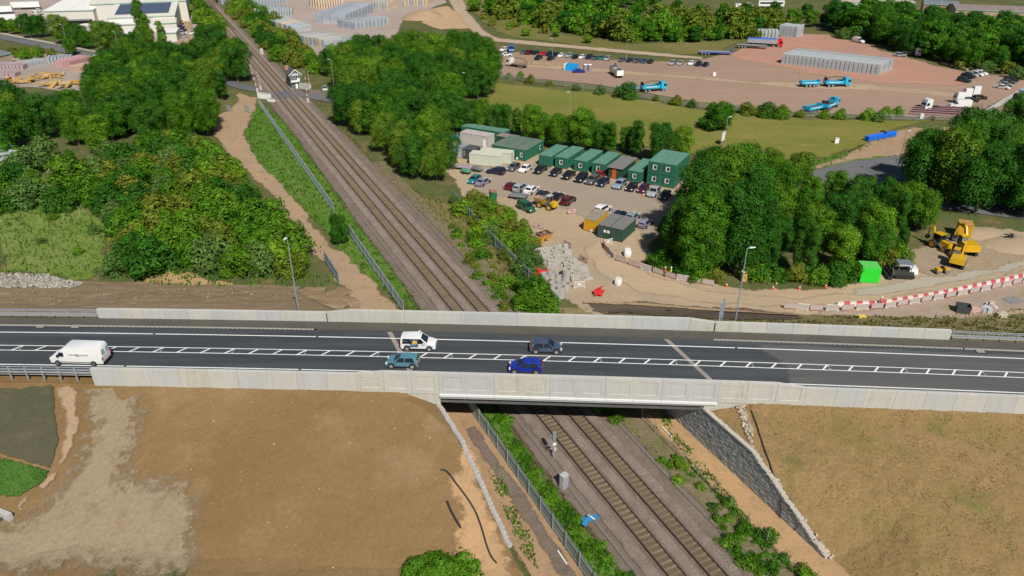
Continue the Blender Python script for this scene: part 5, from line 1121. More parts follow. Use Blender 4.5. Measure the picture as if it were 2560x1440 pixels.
def excavator(loc, rz, label, k=1.0, wheeled=False):
    t = thing('excavator', label, 'excavator', loc, rz); t.scale = (k, k, k)
    if wheeled: tyres(t, [(1.2, -.95), (1.2, .95), (-1.2, -.95), (-1.2, .95)], .55, .42)
    else:
        for sy in (-1, 1):
            b = MB(); b.extr([(-1.6, .1), (-1.75, .4), (-1.55, .75), (1.55, .75), (1.75, .4), (1.6, .1)], sy*.95-.25, sy*.95+.25); b.build('track', m_trim, t)
    b = MB(); b.box((0, 0, .55), (2.6, 1.5, .4)); b.build('undercarriage', m_chas, t)
    b = MB(); b.box((-.7, 0, 1.0), (2.4, 2.3, 1.0), top=(.93, .93)); b.box((-1.7, 0, .95), (.7, 2.35, .95), top=(.8, .95)); b.build('engine_housing', m_plant, t, smooth=30)
    b = MB(); b.box((.55, .65, .98), (1.5, .95, 1.75), top=(.8, .92)); o = b.build('cab', m_gry, t)
    for x, y, sx, sy in ((.55, 1.1, 1.1, .06), (1.22, .65, .06, .75), (.55, .19, 1.1, .06)): b = MB(); b.box((x, y, 1.55), (sx, sy, .9), top=(.9, .9)); b.build('cab_window', m_glz, o)
    b = MB(); b.box((.5, .65, 2.72), (1.4, 1.0, .08)); b.build('cab_roof', m_plant, o)
    def beam(p, q, w0, w1, nm):
        b = MB(); p, q = Vector(p), Vector(q); d = (q-p).normalized(); n = Vector((0, 1, 0)); u = d.cross(n)
        b.loft([[p+n*a*.16+u*c*w0/2 for a, c in ((-1, -1), (1, -1), (1, 1), (-1, 1))], [q+n*a*.13+u*c*w1/2 for a, c in ((-1, -1), (1, -1), (1, 1), (-1, 1))]]); return b.build(nm, m_plant, t)
    beam((.9, -.25, 1.5), (2.4, -.25, 3.5), .45, .6, 'boom'); beam((2.4, -.25, 3.5), (4.3, -.25, 3.2), .6, .3, 'boom'); beam((4.45, -.25, 3.45), (4.9, -.25, 1.0), .5, .28, 'arm')
    b = MB(); b.tube([(1.6, -.25, 1.6), (2.6, -.25, 3.1)], .07, 6); b.tube([(2.7, -.25, 3.85), (4.3, -.25, 3.6)], .06, 6); b.build('hydraulic_ram', m_rim, t)
    b = MB(); b.extr([(4.6, 1.0), (5.15, .95), (5.2, .3), (4.7, .1), (4.2, .3), (4.35, .6), (4.7, .45)], -.75, .25); b.build('bucket', m_trim, t); return t
excavator((*P(2412, 632), .1), ang(2415, 640, 2372, 600), 'yellow excavator with raised boom in the right hand plant cluster', 1.1)
excavator((*P(2392, 664), .1), ang(2400, 672, 2420, 630), 'yellow excavator nearest the haul road with its rear counterweight showing', 1.0)
t = thing('backhoe_loader', 'yellow backhoe loader with folded arm at the left of the plant cluster', 'loader', (*P(2348, 622), .1), ang(2330, 612, 2372, 632))
tyres(t, [(-.9, -.95), (-.9, .95)], .75, .5); tyres(t, [(1.4, -.85), (1.4, .85)], .5, .36)
b = MB(); b.box((1.1, 0, .8), (1.9, 1.0, .9), top=(.92, .85)); b.build('bonnet', m_plant, t); b = MB(); b.box((-.5, 0, .7), (1.5, 1.5, .6)); b.build('chassis', m_gry, t)
b = MB(); b.box((-.55, 0, 1.3), (1.5, 1.5, 1.35), top=(.85, .85)); o = b.build('cab', m_glz, t); b = MB(); b.box((-.55, 0, 2.65), (1.5, 1.5, .1)); b.build('cab_roof', m_plant, o)
b = MB(); b.tube([(1.2, -.7, 1.2), (2.4, -.7, 1.9), (3.1, -.7, .7)], .12, 6); b.tube([(1.2, .7, 1.2), (2.4, .7, 1.9), (3.1, .7, .7)], .12, 6); b.build('loader_arm', m_plant, t)
b = MB(); b.extr([(2.9, .2), (3.7, .25), (3.5, .9), (3.0, 1.0)], -1.15, 1.15); b.build('front_bucket', m_plant, t)
b = MB(); b.tube([(-1.4, 0, .9), (-2.1, 0, 3.4), (-2.9, 0, 3.2), (-3.0, 0, 1.4)], [.2, .18, .16, .12], 6); b.build('rear_arm', m_plant, t); b = MB(); b.extr([(-3.3, .9), (-2.7, .9), (-2.8, 1.5), (-3.2, 1.5)], -.35, .35); b.build('rear_bucket', m_trim, t)
t = thing('asphalt_paver', 'black asphalt paver with grey canopy and white engine hood beside the green cube', 'paver', (*P(2252, 692), .1), ang(2225, 690, 2300, 694))
for sy in (-1, 1): b = MB(); b.extr([(-1.2, .1), (-1.4, .4), (-1.2, .7), (1.6, .7), (1.8, .4), (1.6, .1)], sy*.95-.2, sy*.95+.2); b.build('track', m_trim, t)
b = MB(); b.box((-.2, 0, .5), (3.6, 2.1, .8), top=(.95, .95)); b.build('body', m_chas, t); b = MB(); b.box((1.45, 0, .9), (1.5, 1.9, 1.0), top=(.8, .85)); b.build('engine_hood', PT['white'], t, smooth=30)
b = MB(); b.box((.0, 0, 2.5), (2.4, 2.2, .14), top=(.95, .92)); b.box((-.3, -1.05, 2.45), (1.6, .08, .1), m=1); b.build('canopy', [mat('canopy_grey', (.15, .17, .2), .6), m_wht], t)
for x in (-1, 1):
    for y in (-.9, .9): b = MB(); b.box((x, y, 1.2), (.08, .08, 1.35)); b.build('canopy_post', m_gry, t)
b = MB(); b.box((-2.3, 0, .15), (.8, 3.4, .45)); b.box((-2.0, 0, .6), (.5, 3.2, .35)); b.build('screed', m_trim, t)
for k in range(7): b = MB(); b.box((-1.9+.1*k, -1.5+.5*k, .9), (.12, .12, .55+.05*k)); b.build('control_box', m_gry, t)
t = thing('tandem_roller', 'small yellow roller in front of the excavators', 'roller', (*P(2352, 684), .1), ang(2330, 685, 2372, 682))
for x in (-.8, .8): b = MB(); b.disc((x, 0, .38), .38, (0, 1, 0), 1.0, 14); b.build('drum', m_gry, t, smooth=40)
b = MB(); b.box((-.7, 0, .55), (.9, .95, .45), top=(.85, .9)); b.box((.75, 0, .55), (.8, .95, .4), top=(.85, .9)); b.build('body', m_plant, t); b = MB(); b.box((0, 0, .8), (.4, .5, .45)); b.build('seat', m_trim, t); b = MB(); b.tube([(-.25, -.45, .8), (-.3, -.45, 1.7), (-.3, .45, 1.7), (-.25, .45, .8)], .04, 6); b.build('roll_bar', m_trim, t)
cabin('yellow_store_box', 'tall yellow steel store box at the back of the plant cluster', 'container', at0(2392, 592), 2.2, 2.4, 2.5, m_yel, mat('rust_top', (.4, .22, .06), .8, .2, 2), rz=rad(-20), ribs=.4)
b = MB(); 
t = thing('green_cube_tank', 'bright lime green cube tank by the haul road', 'tank', (*P(2166, 698), .08), rad(-8))
b = MB(); b.box((0, 0, .05), (3.0, 2.9, 2.55), top=(.985, .985)); b.build('body', mat('lime_green', (0.02, 0.62, 0.03), .45), t); b = MB(); b.box((0, 0, 2.6), (2.85, 2.75, .03)); b.build('lid', mat('lime_lid', (0.10, 0.50, 0.10), .6), t)
for sx in (-1, 1): b = MB(); b.box((sx*1.2, 0, 0), (.2, 2.9, .06)); b.build('skid', m_dgreen, t)
# green mixer plant and generator
t = thing('green_silo_mixer', 'green mixing plant with brown drum left of the plant row', 'mixing plant', (*P(1232, 522), .06), rad(20)); t.scale = (.62, .62, .75)
b = MB(); b.tube([(0, 0, 2.2), (0, 0, 4.6)], [1.0, 1.3], 12); b.build('hopper', mat('machine_green', (.02, .16, .06), .5, .2, 2), t); b = MB(); b.disc((0, 0, 5.0), 1.15, (.2, .2, 1), .7, 12); b.build('drum', mat('drum_brown', (.3, .14, .1), .7, .2, 2), t, smooth=40)
for x in (-.8, .8):
    for y in (-.8, .8): b = MB(); b.box((x, y, 0), (.14, .14, 2.4)); b.build('leg', mat('machine_green', (.02, .16, .06)), t)
b = MB(); b.box((0, 0, 1.0), (1.5, 1.5, 1.1), top=(.9, .9)); b.build('mixer_box', mat('machine_green', (.02, .16, .06)), t); b = MB(); b.tube([(.9, 0, .4), (1.3, 0, 4.2)], .25, 8); b.build('feed_pipe', m_dgreen, t)
t = thing('caged_generator', 'grey generator in a cage frame beside the green mixing plant', 'generator', (*P(1215, 512), .06), rad(-35))
b = MB(); b.box((0, 0, .5), (2.4, 1.3, 1.1), top=(.95, .9)); b.build('body', m_dgrey, t)
for x in (-1.1, 0, 1.1): b = MB(); b.tube([(x, -.65, .4), (x, -.65, 1.9), (x, .65, 1.9), (x, .65, .4)], .05, 6); b.build('cage_hoop', m_galv, t)
wheels(t, (0,), .65, .3, .18, False)
# ---- loose trailers, boats etc.
def trailer(loc, rz, label, m_, L=3.2, cover=None):
    t = thing('trailer', label, 'trailer', loc, rz); b = MB(); b.box((0, 0, .45), (L, 1.5, .1)); b.build('bed', m_chas, t); wheels(t, (-.2,), .78, .3, .18, False)
    b = MB(); b.box((L/2+.5, 0, .45), (1.1, .08, .08)); b.build('drawbar', m_galv, t); b = MB(); b.box((0, 0, .55), (L*.9, 1.35, .55), top=(.75, .7)); b.build('load', m_, t); return t
trailer((*P(1165, 434), .06), ang(1140, 428, 1190, 440), 'small trailer with a green cover behind the teal hatchback', mat('cover_green', (.08, .25, .15), .7, .2, 3), 2.4)
trailer((*P(1192, 428), .06), ang(1175, 424, 1205, 432), 'grey loaded trailer nearest the cream containers', m_gry, 2.8)
trailer((*P(1160, 424), .06), ang(1145, 422, 1180, 426), 'long flat trailer with lilac sheets left of the cream containers', mat('lilac_sheet', (.3, .24, .3), .7), 4.2)
trailer((*P(1295, 497), .06), ang(1275, 495, 1320, 500), 'grey plant trailer behind the yellow dumper', m_gry, 4.0)
for u, v, lab in ((1113, 348, 'left of two bright blue tarpaulin covered machines behind the grey units'), (1135, 352, 'right of two bright blue tarpaulin covered machines behind the grey units')):
    t = thing('covered_machine', lab, 'covered machine', (*P(u, v), .06), rad(20), 'blue covered machines'); b = MB(); b.loft([[(x*1.25*k, y*.8*k, z) for x, y in ((-1, -1), (1, -1), (1.1, 0), (1, 1), (-1, 1), (-1.1, 0))] for k, z in ((1, .45), (1.05, 1.0), (.7, 1.5), (.2, 1.65))]); b.build('tarpaulin', mat('blue_tarp', (.01, .28, .62), .4, .15, 3), t, smooth=50); wheels(t, (0,), .75, .3, .18, False)
# ---- skip with scrap
t = thing('yellow_skip', 'yellow open skip heaped with scrap timber and metal', 'skip', (*P(1350, 603), .06), ang(1318, 617, 1390, 594))
b = MB(); R0 = [(-1.6, -.85, .1), (1.6, -.85, .1), (1.6, .85, .1), (-1.6, .85, .1)]; R1 = [(-2.3, -1.05, 1.35), (2.3, -1.05, 1.35), (2.3, 1.05, 1.35), (-2.3, 1.05, 1.35)]
b.loft([R0, R1], 0, False); b._add(R0, [(0, 1, 2, 3)], 0); b.loft([[(p[0]*.97, p[1]*.95, p[2]+.03) for p in R0], [(p[0]*.97, p[1]*.95, p[2]) for p in R1]], 1, False); b.build('container', [m_yel, m_chas], t)
scr = [mat('scrap_%d' % i, c, .8) for i, c in enumerate(((.3, .22, .14), (.4, .1, .08), (.3, .3, .3), (.5, .47, .42), (.12, .1, .09)))]
R5 = random.Random(9)
def litter(par, n, rx, ry, z0, z1, L, ms, nm='scrap_piece', th=.12):
    for i in range(n):
        b = MB(); b.M = Matrix.Translation((R5.uniform(-rx, rx), R5.uniform(-ry, ry), R5.uniform(z0, z1))) @ Matrix.Rotation(R5.uniform(0, 6.3), 4, 'Z') @ Matrix.Rotation(R5.uniform(-.35, .35), 4, 'Y')
        b.box((0, 0, 0), (R5.uniform(*L), R5.uniform(th, th*3), R5.uniform(.05, th))); b.build(nm, R5.choice(ms), par)
litter(t, 26, 1.9, .8, .8, 1.45, (.5, 2.4), scr)
sp = thing('scrap_timber_heap', 'heap of scrap timber lying behind the yellow skip', 'scrap heap', (*P(1320, 598), .06), 0); litter(sp, 26, 2.6, 1.3, .05, .6, (.8, 2.8), scr[:1]+scr[2:4]+scr[4:])
# ---- concrete blocks, slabs, pipe rings
m_cast = mat('cast_concrete', (.37, .355, .32), .9, .12, 3); m_slab = mat('slab_concrete', (.36, .34, .29), .9, .2, 3, island=.25)
def slabs(u, v, label, n, rx, ry):
    t = thing('slab_stack', label, 'slab stack', (*P(u, v), .06), R5.uniform(-.5, .5)); 
    for i in range(n):
        b = MB(); b.box((R5.uniform(-rx, rx), R5.uniform(-ry, ry), 0), (R5.uniform(.7, 1.8), R5.uniform(.3, .7), R5.uniform(.25, 1.05)), R5.uniform(-.45, .45)); b.build('slab', m_slab if i % 3 else mat('slab_pale', (.41, .38, .34), .9, .15, 3), t)
for u, v, lab, n in ((1362, 632, 'stack of grey slabs just below the yellow skip', 14), (1400, 628, 'stack of grey slabs beside the track barrier', 14), (1375, 655, 'stack of grey slabs above the red plastic heap', 12), (1415, 655, 'wide stack of long slabs at the track edge', 14), (1400, 642, 'grey slabs in the middle of the slab store', 12), (1280, 560, 'grey slabs near the black sheets on the bank', 7), (1300, 570, 'low slab pile left of the skip barrier', 6), (1385, 668, 'broken slabs between the red heap and slab store', 12), (1432, 668, 'long slabs at the right end of the slab store', 12), (1352, 645, 'slabs at the left end of the slab store beside the bushes', 12), (1440, 682, 'loose kerbs beside the black sheets', 10)): slabs(u, v, lab, n, 1.5, 1.1)
rg = MB(); 
def ring_mesh(r, hgt):
    b = MB(); n = 18; o = [(cos(2*pi*i/n), sin(2*pi*i/n)) for i in range(n)]
    b.loft([[(x*r, y*r, 0) for x, y in o], [(x*r, y*r, hgt) for x, y in o], [(x*r*.84, y*r*.84, hgt) for x, y in o], [(x*r*.84, y*r*.84, .05) for x, y in o]], 0, False); return b.mesh('manhole_ring', m_cast, 40)
r1, r2 = ring_mesh(.75, 1.0), ring_mesh(.75, 2.0)
PG = 'concrete pipe rings'
for i, (u, v, z, me, lab) in enumerate(((1362, 698, 0, r1, 'concrete ring nearest the red plastic heap'), (1380, 694, 0, r1, 'concrete ring second from the red heap'), (1396, 696, 0, r1, 'short concrete ring third from the red heap'), (1415, 700, 0, r2, 'tall concrete ring in the middle of the ring store'), (1399, 714, 0, r1, 'concrete ring in front of the tall middle ring'), (1384, 720, 0, r1, 'concrete ring at the left front of the ring store'), (1413, 722, 0, r1, 'concrete ring lying right of the front rings'), (1386, 748, 0, r2, 'tall concrete ring at the very front left'), (1401, 744, 0, r2, 'tall concrete ring at the very front right'))):
    tag(obj('manhole_ring', me, None, (*P(u, v), .06), i), lab, 'concrete ring', PG)
for i in range(5): slabs(1425+i*9, 690+(i*7) % 20, ('first', 'second', 'third', 'fourth', 'fifth')[i]+' pile of kerbs right of the concrete rings from left', 6, .7, .5)
for u, v, lab, rz in ((1336, 690, 'left of two red plastic barrier heaps by the rings', .4), (1356, 684, 'right of two red plastic barrier heaps by the rings', -.3), (1497, 735, 'red plastic heap beside the haul road bend', .9)):
    t = thing('red_plastic_heap', lab, 'barrier heap', (*P(u, v), .06), rz, 'red plastic heaps'); litter(t, 9, 1.0, .6, .0, .5, (.8, 1.8), [mat('red_plastic', (.62, .03, .03), .5)], 'barrier_piece', .18)
def bigbag(u, v, lab, k=1.0):
    t = thing('bulk_bag', lab, 'bulk bag', (*P(u, v), .06), R5.uniform(0, 2), 'white bulk bags'); b = MB(); b.loft([[(max(-1, min(1, 1.35*cos(a*pi/6)))*w, max(-1, min(1, 1.35*sin(a*pi/6)))*w*.95, z+(.05*(a % 3) if z > .8*k else 0)) for a in range(12)] for w, z in ((.46*k, 0), (.53*k, .3*k), (.5*k, .75*k), (.44*k, .9*k), (.2*k, .86*k))]); b.build('sack', mat('woven_white', (.72, .71, .7), .8, .1, 4), t, smooth=60)
    for a in range(4): b = MB(); b.tube([(cos(a*pi/2)*.4*k, sin(a*pi/2)*.4*k, .95*k), (cos(a*pi/2)*.3*k, sin(a*pi/2)*.3*k, 1.3*k), (cos(a*pi/2)*.1*k, sin(a*pi/2)*.1*k, 1.05*k)], .03, 5); b.build('loop', m_wht, t)
bigbag(1568, 640, 'white bulk bag at the edge of the tree belt', 1.3); bigbag(1545, 712, 'white bulk bag standing on the haul road', 1.1)
# ---- pedestrian barriers
def barrier_mesh(m_):
    b = MB(); b.tube([(-1.0, 0, .12), (-1.0, 0, 1.05), (1.0, 0, 1.05), (1.0, 0, .12), (-1.0, 0, .12)], .035, 5); b.box((0, 0, .14), (1.9, .03, .84), m=1); 
    for x in (-.8, .8): b.box((x, 0, 0), (.08, .55, .06))
    return b.mesh('frame', [m_, mat('mesh_infill', (.42, .36, .33), .7)])
bw, brd = barrier_mesh(m_wht), barrier_mesh(mat('barrier_red', (.38, .11, .09), .6))
def barrier(u, v, rz, white, lab, grp): t = thing('pedestrian_barrier', lab, 'barrier', (*P(u, v), .06), rz, grp); obj('frame', bw if white else brd, t); b = MB(); b.box((0, -.03, .5), (.5, .02, .25)); b.build('panel', m_wht if white else m_tail, t); return t
def chain(pts, lab, grp, wh):
    W_ = [Vector(P(*p)) for p in pts]; k = 0
    for a, b in zip(W_[:-1], W_[1:]):
        n = max(1, round((b-a).length/2.15)); r_ = math.atan2((b-a).y, (b-a).x)
        for i in range(n):
            p = a.lerp(b, (i+.5)/n); t = thing('pedestrian_barrier', lab[1] if wh(k) else lab[0], 'barrier', (p.x, p.y, .06), r_, grp); obj('frame', bw if wh(k) else brd, t); k += 1
chain([(1508, 612), (1512, 625), (1535, 650), (1600, 672), (1690, 700), (1785, 716)], ('faded red mesh barrier in the line edging the tree belt', 'white framed barrier in the line edging the tree belt'), 'barriers edging the tree belt', lambda k: k % 3 == 2)
chain([(1960, 772), (2020, 777), (2100, 778), (2210, 772), (2330, 752), (2450, 730), (2580, 702)], ('red barrier in the line beside the red and white blocks', 'white framed barrier in the line beside the red and white blocks'), 'barriers along the red and white blocks', lambda k: k % 2 == 1)
for u, v, rz, wh, lab in ((1347, 572, -.4, False, 'red mesh barrier standing alone above the yellow skip'), (1418, 618, -.9, False, 'red mesh barrier beside the slab store'), (1458, 655, -.9, False, 'red mesh barrier at the lower end of the slab store'), (1520, 612, .5, True, 'white framed barrier before the green container pair'), (1430, 535, .4, False, 'red barrier frame lying by the dark red car'), (1268, 470, -.3, False, 'red barrier beside the green mixing plant'), (1535, 535, -.9, True, 'white framed barrier by the white tall car'), (1448, 720, .25, True, 'white framed barrier leaning on the concrete rings')): barrier(u, v, rz, wh, lab, None)
# red and white water filled blocks
blk = MB(); blk.loft([[(x, y*k, z) for x, y in ((-.49, -.26), (.49, -.26), (.49, .26), (-.49, .26))] for k, z in ((1, 0), (1, .22), (.55, .5), (.5, .72))]); 
bR, bW = blk.mesh('block_body', mat('block_red', (.5, .09, .1), .6, .15, 2)), blk.mesh('block_body', mat('block_white', (.66, .6, .56), .6, .1, 2))
W_ = [Vector(P(*p)) for p in ((2092, 766), (2200, 763), (2330, 742), (2450, 718), (2640, 676))]; k = 0
for a, b2 in zip(W_[:-1], W_[1:]):
    n = max(1, round((b2-a).length/1.03)); r_ = math.atan2((b2-a).y, (b2-a).x)
    for i in range(n):
        p = a.lerp(b2, (i+.5)/n); red = k % 2; t = thing('water_barrier', ('red' if red else 'white')+' plastic block in the red and white barrier line by the haul road', 'road barrier', (p.x, p.y, .07), r_, 'red and white barrier line'); obj('body', bR if red else bW, t); k += 1
# cones
cn = MB(); cn.box((0, 0, 0), (.42, .42, .05)); cn.tube([(0, 0, .05), (0, 0, .8)], [.17, .04], 8); cn = cn.mesh('cone', mat('cone_orange', (.75, .12, .03), .5))
cb = MB(); cb.tube([(0, 0, .38), (0, 0, .56)], [.125, .085], 8); cb = cb.mesh('band', m_wht)
for u, v, lab in ((1816, 718, 'first road cone from left along the tree belt'), (1932, 724, 'second road cone from left along the tree belt'), (1998, 724, 'third road cone from left along the tree belt'), (2064, 720, 'fourth road cone from left along the tree belt'), (1608, 492, 'road cone beside the plum car'), (2172, 452, 'orange cone on the side road bend')): t = thing('traffic_cone', lab, 'traffic cone', (*P(u, v), .07), 0, 'traffic cones'); obj('body', cn, t); obj('band', cb, t)
# ---- rubbish and boxes on the far right
t = thing('black_bin_crate', 'black steel crate with rubbish right of the barrier line', 'crate', (*P(2405, 780), h(*P(2405, 780))+.06), rad(-20)); b = MB(); b.loft([[(-.9, -.7, 0), (.9, -.7, 0), (.9, .7, 0), (-.9, .7, 0)], [(-1, -.8, 1.2), (1, -.8, 1.2), (1, .8, 1.2), (-1, .8, 1.2)], [(-.9, -.7, 1.2), (.9, -.7, 1.2), (.9, .7, 1.2), (-.9, .7, 1.2)], [(-.85, -.65, .3), (.85, -.65, .3), (.85, .65, .3), (-.85, .65, .3)]]); b.build('bin', m_dgrey, t)
for i, (u, v, c, lab) in enumerate(((2432, 778, (.5, .32, .3), 'pink boxes beside the black crate'), (2462, 778, (.45, .46, .47), 'grey drums and boxes right of the pink boxes'), (2480, 768, (.5, .46, .4), 'pale boards behind the grey drums'), (2500, 790, (.42, .38, .28), 'small pile of pale offcuts right of the drums'))):
    t = thing('material_pile', lab, 'material pile', (*P(u, v), h(*P(u, v))+.06), i); 
    for k in range(6): b = MB(); b.box((R5.uniform(-.6, .6), R5.uniform(-.5, .5), 0), (R5.uniform(.5, 1.1), R5.uniform(.4, .8), R5.uniform(.2, .8)), R5.uniform(-.4, .4)); b.build('piece', mat('pile_%d' % i, c, .8, .2, 3), t)
b = MB(); b.box((0, 0, 0), (2.6, 2.0, .05)); tag(b.build('grey_mat', mat('mat_grey', (.2, .2, .2), .9, .2, 3), None, (*P(2532, 752), h(*P(2532, 752))+.09), .3), 'square grey mat lying on the ground at the right edge', 'ground mat')
b = MB(); b.box((0, 0, 0), (1.2, 1.1, .08)); b.box((0, 0, .08), (1.1, 1.0, .01)); u_ = G(2156, 794); tag(b.build('yellow_board', mat('board_yellow', (.7, .5, .08), .6), None, (u_[0], u_[1], u_[2]+.12), -.1), 'square yellow board lying below the barrier line', 'board')
t = thing('brush_heap', 'dark heap of roots on the spoil at far right', 'brush heap', (*P(2525, 600), .06)); litter(t, 24, .9, .7, .0, .9, (.4, 1.3), [m_trim, m_chas], 'root')
sp = thing('timber_debris', 'broken boards and crates scattered before the tree belt', 'debris', (*P(1920, 692), .06)); litter(sp, 20, 4.5, 1.6, 0, .15, (.6, 2.6), [mat('pale_board', (.45, .37, .26), .9), scr[2], scr[3]], 'board')
for u, v, lab in ((1640, 668, 'long orange timber baulks behind the barrier line'), (1350, 560, 'dark sheets and pipes lying at the bank edge')):
    t = thing('timber_stack', lab, 'timber stack', (*P(u, v), .06), ang(1600, 655, 1690, 690) if u > 1500 else ang(1230, 530, 1290, 562))
    if u < 1500: t.location = (*P(1258, 545), .06)
    for k in range(7): b = MB(); b.box((R5.uniform(-.6, .6), -.9+.3*k, 0), (R5.uniform(4, 6), .22, .22)); b.build('baulk', mat('orange_timber', (.42, .24, .1), .8, .2, 3) if u > 1500 else m_chas, t)
t = thing('timber_post_box', 'yellow wooden post box standing at the foot of the lamp post trees', 'box', (*P(1858, 702), .06)); b = MB(); b.box((0, 0, 0), (.9, .9, 1.7), top=(.95, .95)); b.build('casing', mat('ochre', (.45, .3, .1), .8, .2, 3), t); b = MB(); b.box((0, 0, 1.7), (1.05, 1.05, .08)); b.build('lid', m_wht, t)
# ---- people on the site
def person(u, v, rz, lab, top, legs, hat, z=None, reach=.0):
    x, y = P(u, v); t = thing('person', lab, 'person', (x, y, .06), rz)
    sk = mat('skin', (.45, .28, .2), .6); bm = bmesh.new(); me = bpy.data.meshes.new('body')
    V = [(0, 0, .95), (0, 0, 1.2), (0, 0, 1.42), (0, 0, 1.52), (0, 0, 1.66), (.02, .2, 1.4), (.1, .27, 1.15), (.26+reach, .24, 1.05), (.33+reach, .23, 1.04), (.02, -.2, 1.4), (.1, -.27, 1.15), (.24+reach, -.24, 1.08), (.31+reach, -.23, 1.08), (.02, .1, .9), (.05, .11, .5), (0, .12, .08), (.14, .12, .04), (.02, -.1, .9), (-.03, -.11, .5), (-.06, -.12, .08), (.08, -.12, .04)]
    E = [(0, 1), (1, 2), (2, 3), (3, 4), (2, 5), (5, 6), (6, 7), (7, 8), (2, 9), (9, 10), (10, 11), (11, 12), (0, 13), (13, 14), (14, 15), (15, 16), (0, 17), (17, 18), (18, 19), (19, 20)]
    rr = [.15, .15, .17, .06, .105, .075, .055, .045, .04, .075, .055, .045, .04, .1, .07, .055, .05, .1, .07, .055, .05]
    me.from_pydata(V, E, []); o = obj('body', me, t); md = o.modifiers.new('skin', 'SKIN'); 
    for i, r in enumerate(rr): me.skin_vertices[0].data[i].radius = (r, r)
    me.skin_vertices[0].data[0].use_root = True; o.modifiers.new('sub', 'SUBSURF').levels = 1
    bpy.context.view_layer.update(); dg = bpy.context.evaluated_depsgraph_get(); m2 = bpy.data.meshes.new_from_object(o.evaluated_get(dg)); o.modifiers.clear(); o.data = m2
    for q in (top, legs, sk, m_trim): m2.materials.append(q)
    for p in m2.polygons:
        c = p.center; p.material_index = 2 if c.z > 1.5 or (c.x > .25+reach and c.z > .9) else (3 if c.z < .14 else (1 if c.z < .93 else 0)); p.use_smooth = True
    b = MB(); b.loft([[(cos(a*pi/4)*k, sin(a*pi/4)*k, z) for a in range(8)] for k, z in ((.14, 1.70), (.13, 1.77), (.07, 1.83))]); b.box((.12, 0, 1.69), (.1, .16, .015)); b.build('helmet', hat, t, smooth=60)
    b = MB(); b.loft([[(cos(a*pi/4)*.185, sin(a*pi/4)*.2, z) for a in range(8)] for z in (1.12, 1.18)], 0, False); b.build('vest_band', mat('reflective', (.7, .7, .68), .4), t)
    return t
m_trs = mat('dark_trousers', (.02, .025, .04), .8)
person(1661, 692, 0, 'person in an orange red jacket standing behind the barrier line', mat('hivis_orange', (.75, .06, .02), .7), m_trs, m_wht)
person(1676, 692, pi, 'person in a yellow green hi-vis jacket beside the orange jacketed one', mat('hivis_yellow', (.5, .75, .05), .7), m_trs, m_wht)
person(2199, 768, pi/2, 'person in pink red jacket and white helmet at the barrier line gap', mat('hivis_pink', (.6, .12, .12), .7), m_trs, m_wht)
# ================================================================== lamp posts, signs, fences
m_pole = mat('lamp_pole', (.30, .35, .38), .5, .08, 2, metal=.3)
def lamp(u, v, H, label, rz=0.0, z=None, pos=None, group='lamp posts'):
    x, y = pos or P(u, v); t = thing('lamp_post', label, 'lamp post', (x, y, h(x, y) if z is None else z), rz, group)
    b = MB(); b.tube([(0, 0, -.2), (0, 0, 1.4)], .13, 8); b.build('base', m_pole, t); b = MB(); b.tube([(0, 0, 1.4), (0, 0, H)], [.1, .055], 8); b.build('pole', m_pole, t)
    b = MB(); b.tube([(0, 0, H-.05), (.35, 0, H+.05)], .04, 6); b.build('bracket', m_pole, t); b = MB(); b.loft([[(.3+a*.75, c*.17*(1-.3*a), H+.02+d*.09) for c, d in ((-1, 0), (1, 0), (.7, 1), (-.7, 1))] for a in (0, .5, 1)]); b.build('lantern', mat('lantern_grey', (.6, .62, .62), .4), t); return t
def onbank(u, s_t, zf): pass
s0 = spx(757, 775, 7.0); p0 = road(s0, 8.6); lamp(0, 0, 12.6, 'tall steel lamp post behind the far parapet left of the bridge', rad(-95), None, p0)
s1 = spx(1836, 815, 7.0); p1 = road(s1, 8.8); lamp(0, 0, 12.4, 'tall steel lamp post behind the far parapet right of the bridge', rad(10), None, p1)
for u, v, H, lab in ((836, 228, 10, 'lamp post beside the signal box'), (1166, 243, 7.5, 'lamp post poking out of the right hand wood'), (1424, 302, 8, 'lamp post at the field edge behind the cabins'), (1806, 395, 10, 'lamp post behind the white sign board on the field'), (2235, 455, 11.5, 'lamp post beside the side road bend'), (1381, 150, 8, 'left lamp post in the far car park'), (1565, 155, 8, 'right lamp post in the far car park'), (300, 138, 9, 'lamp post on the town road near the dark shed'), (170, 118, 9, 'lamp post on the town road among the trees'), (72, 92, 8, 'leftmost lamp post on the town road'), (1660, 440, 5, 'short lamp behind the two storey block')): lamp(u, v, H, lab, rad(170 if u < 1500 else 20))
# road sign seen from behind
s2 = spx(1795, 790, 7.0); p2 = road(s2, 9.6); t = thing('road_sign', 'tall grey road sign seen edge on behind the far parapet', 'road sign', (*p2, h(*p2)), rad(62)); 
for x in (-.75, .75): b = MB(); b.tube([(x, 0, -.3), (x, 0, 4.6)], .07, 8); b.build('post', m_pole, t)
b = MB(); b.box((0, .1, 2.0), (2.3, .05, 2.9)); o = b.build('panel', mat('sign_back', (.28, .32, .38), .5, .06, 2), t); 
for z in (2.4, 3.3, 4.3): b = MB(); b.box((0, .05, z), (2.2, .05, .08)); b.build('rail', m_galv, o)
x, y = P(1806, 362); t = thing('sign_board', 'white tilted sign board on posts at the field edge', 'sign board', (x, y, 0), rad(55))
for k in (-1, 1): b = MB(); b.box((k, 0, 0), (.1, .1, 3.4)); b.build('post', m_pole, t)
b = MB(); b.box((0, -.08, 1.2), (2.6, .06, 2.2)); o = b.build('board', m_wht, t)
for z in (1.6, 1.9, 2.5, 2.9): b = MB(); b.box((-.1, -.125, z), (1.9, .02, .09)); b.build('printed_line', mat('faint_print', (.55, .58, .62), .6), o)
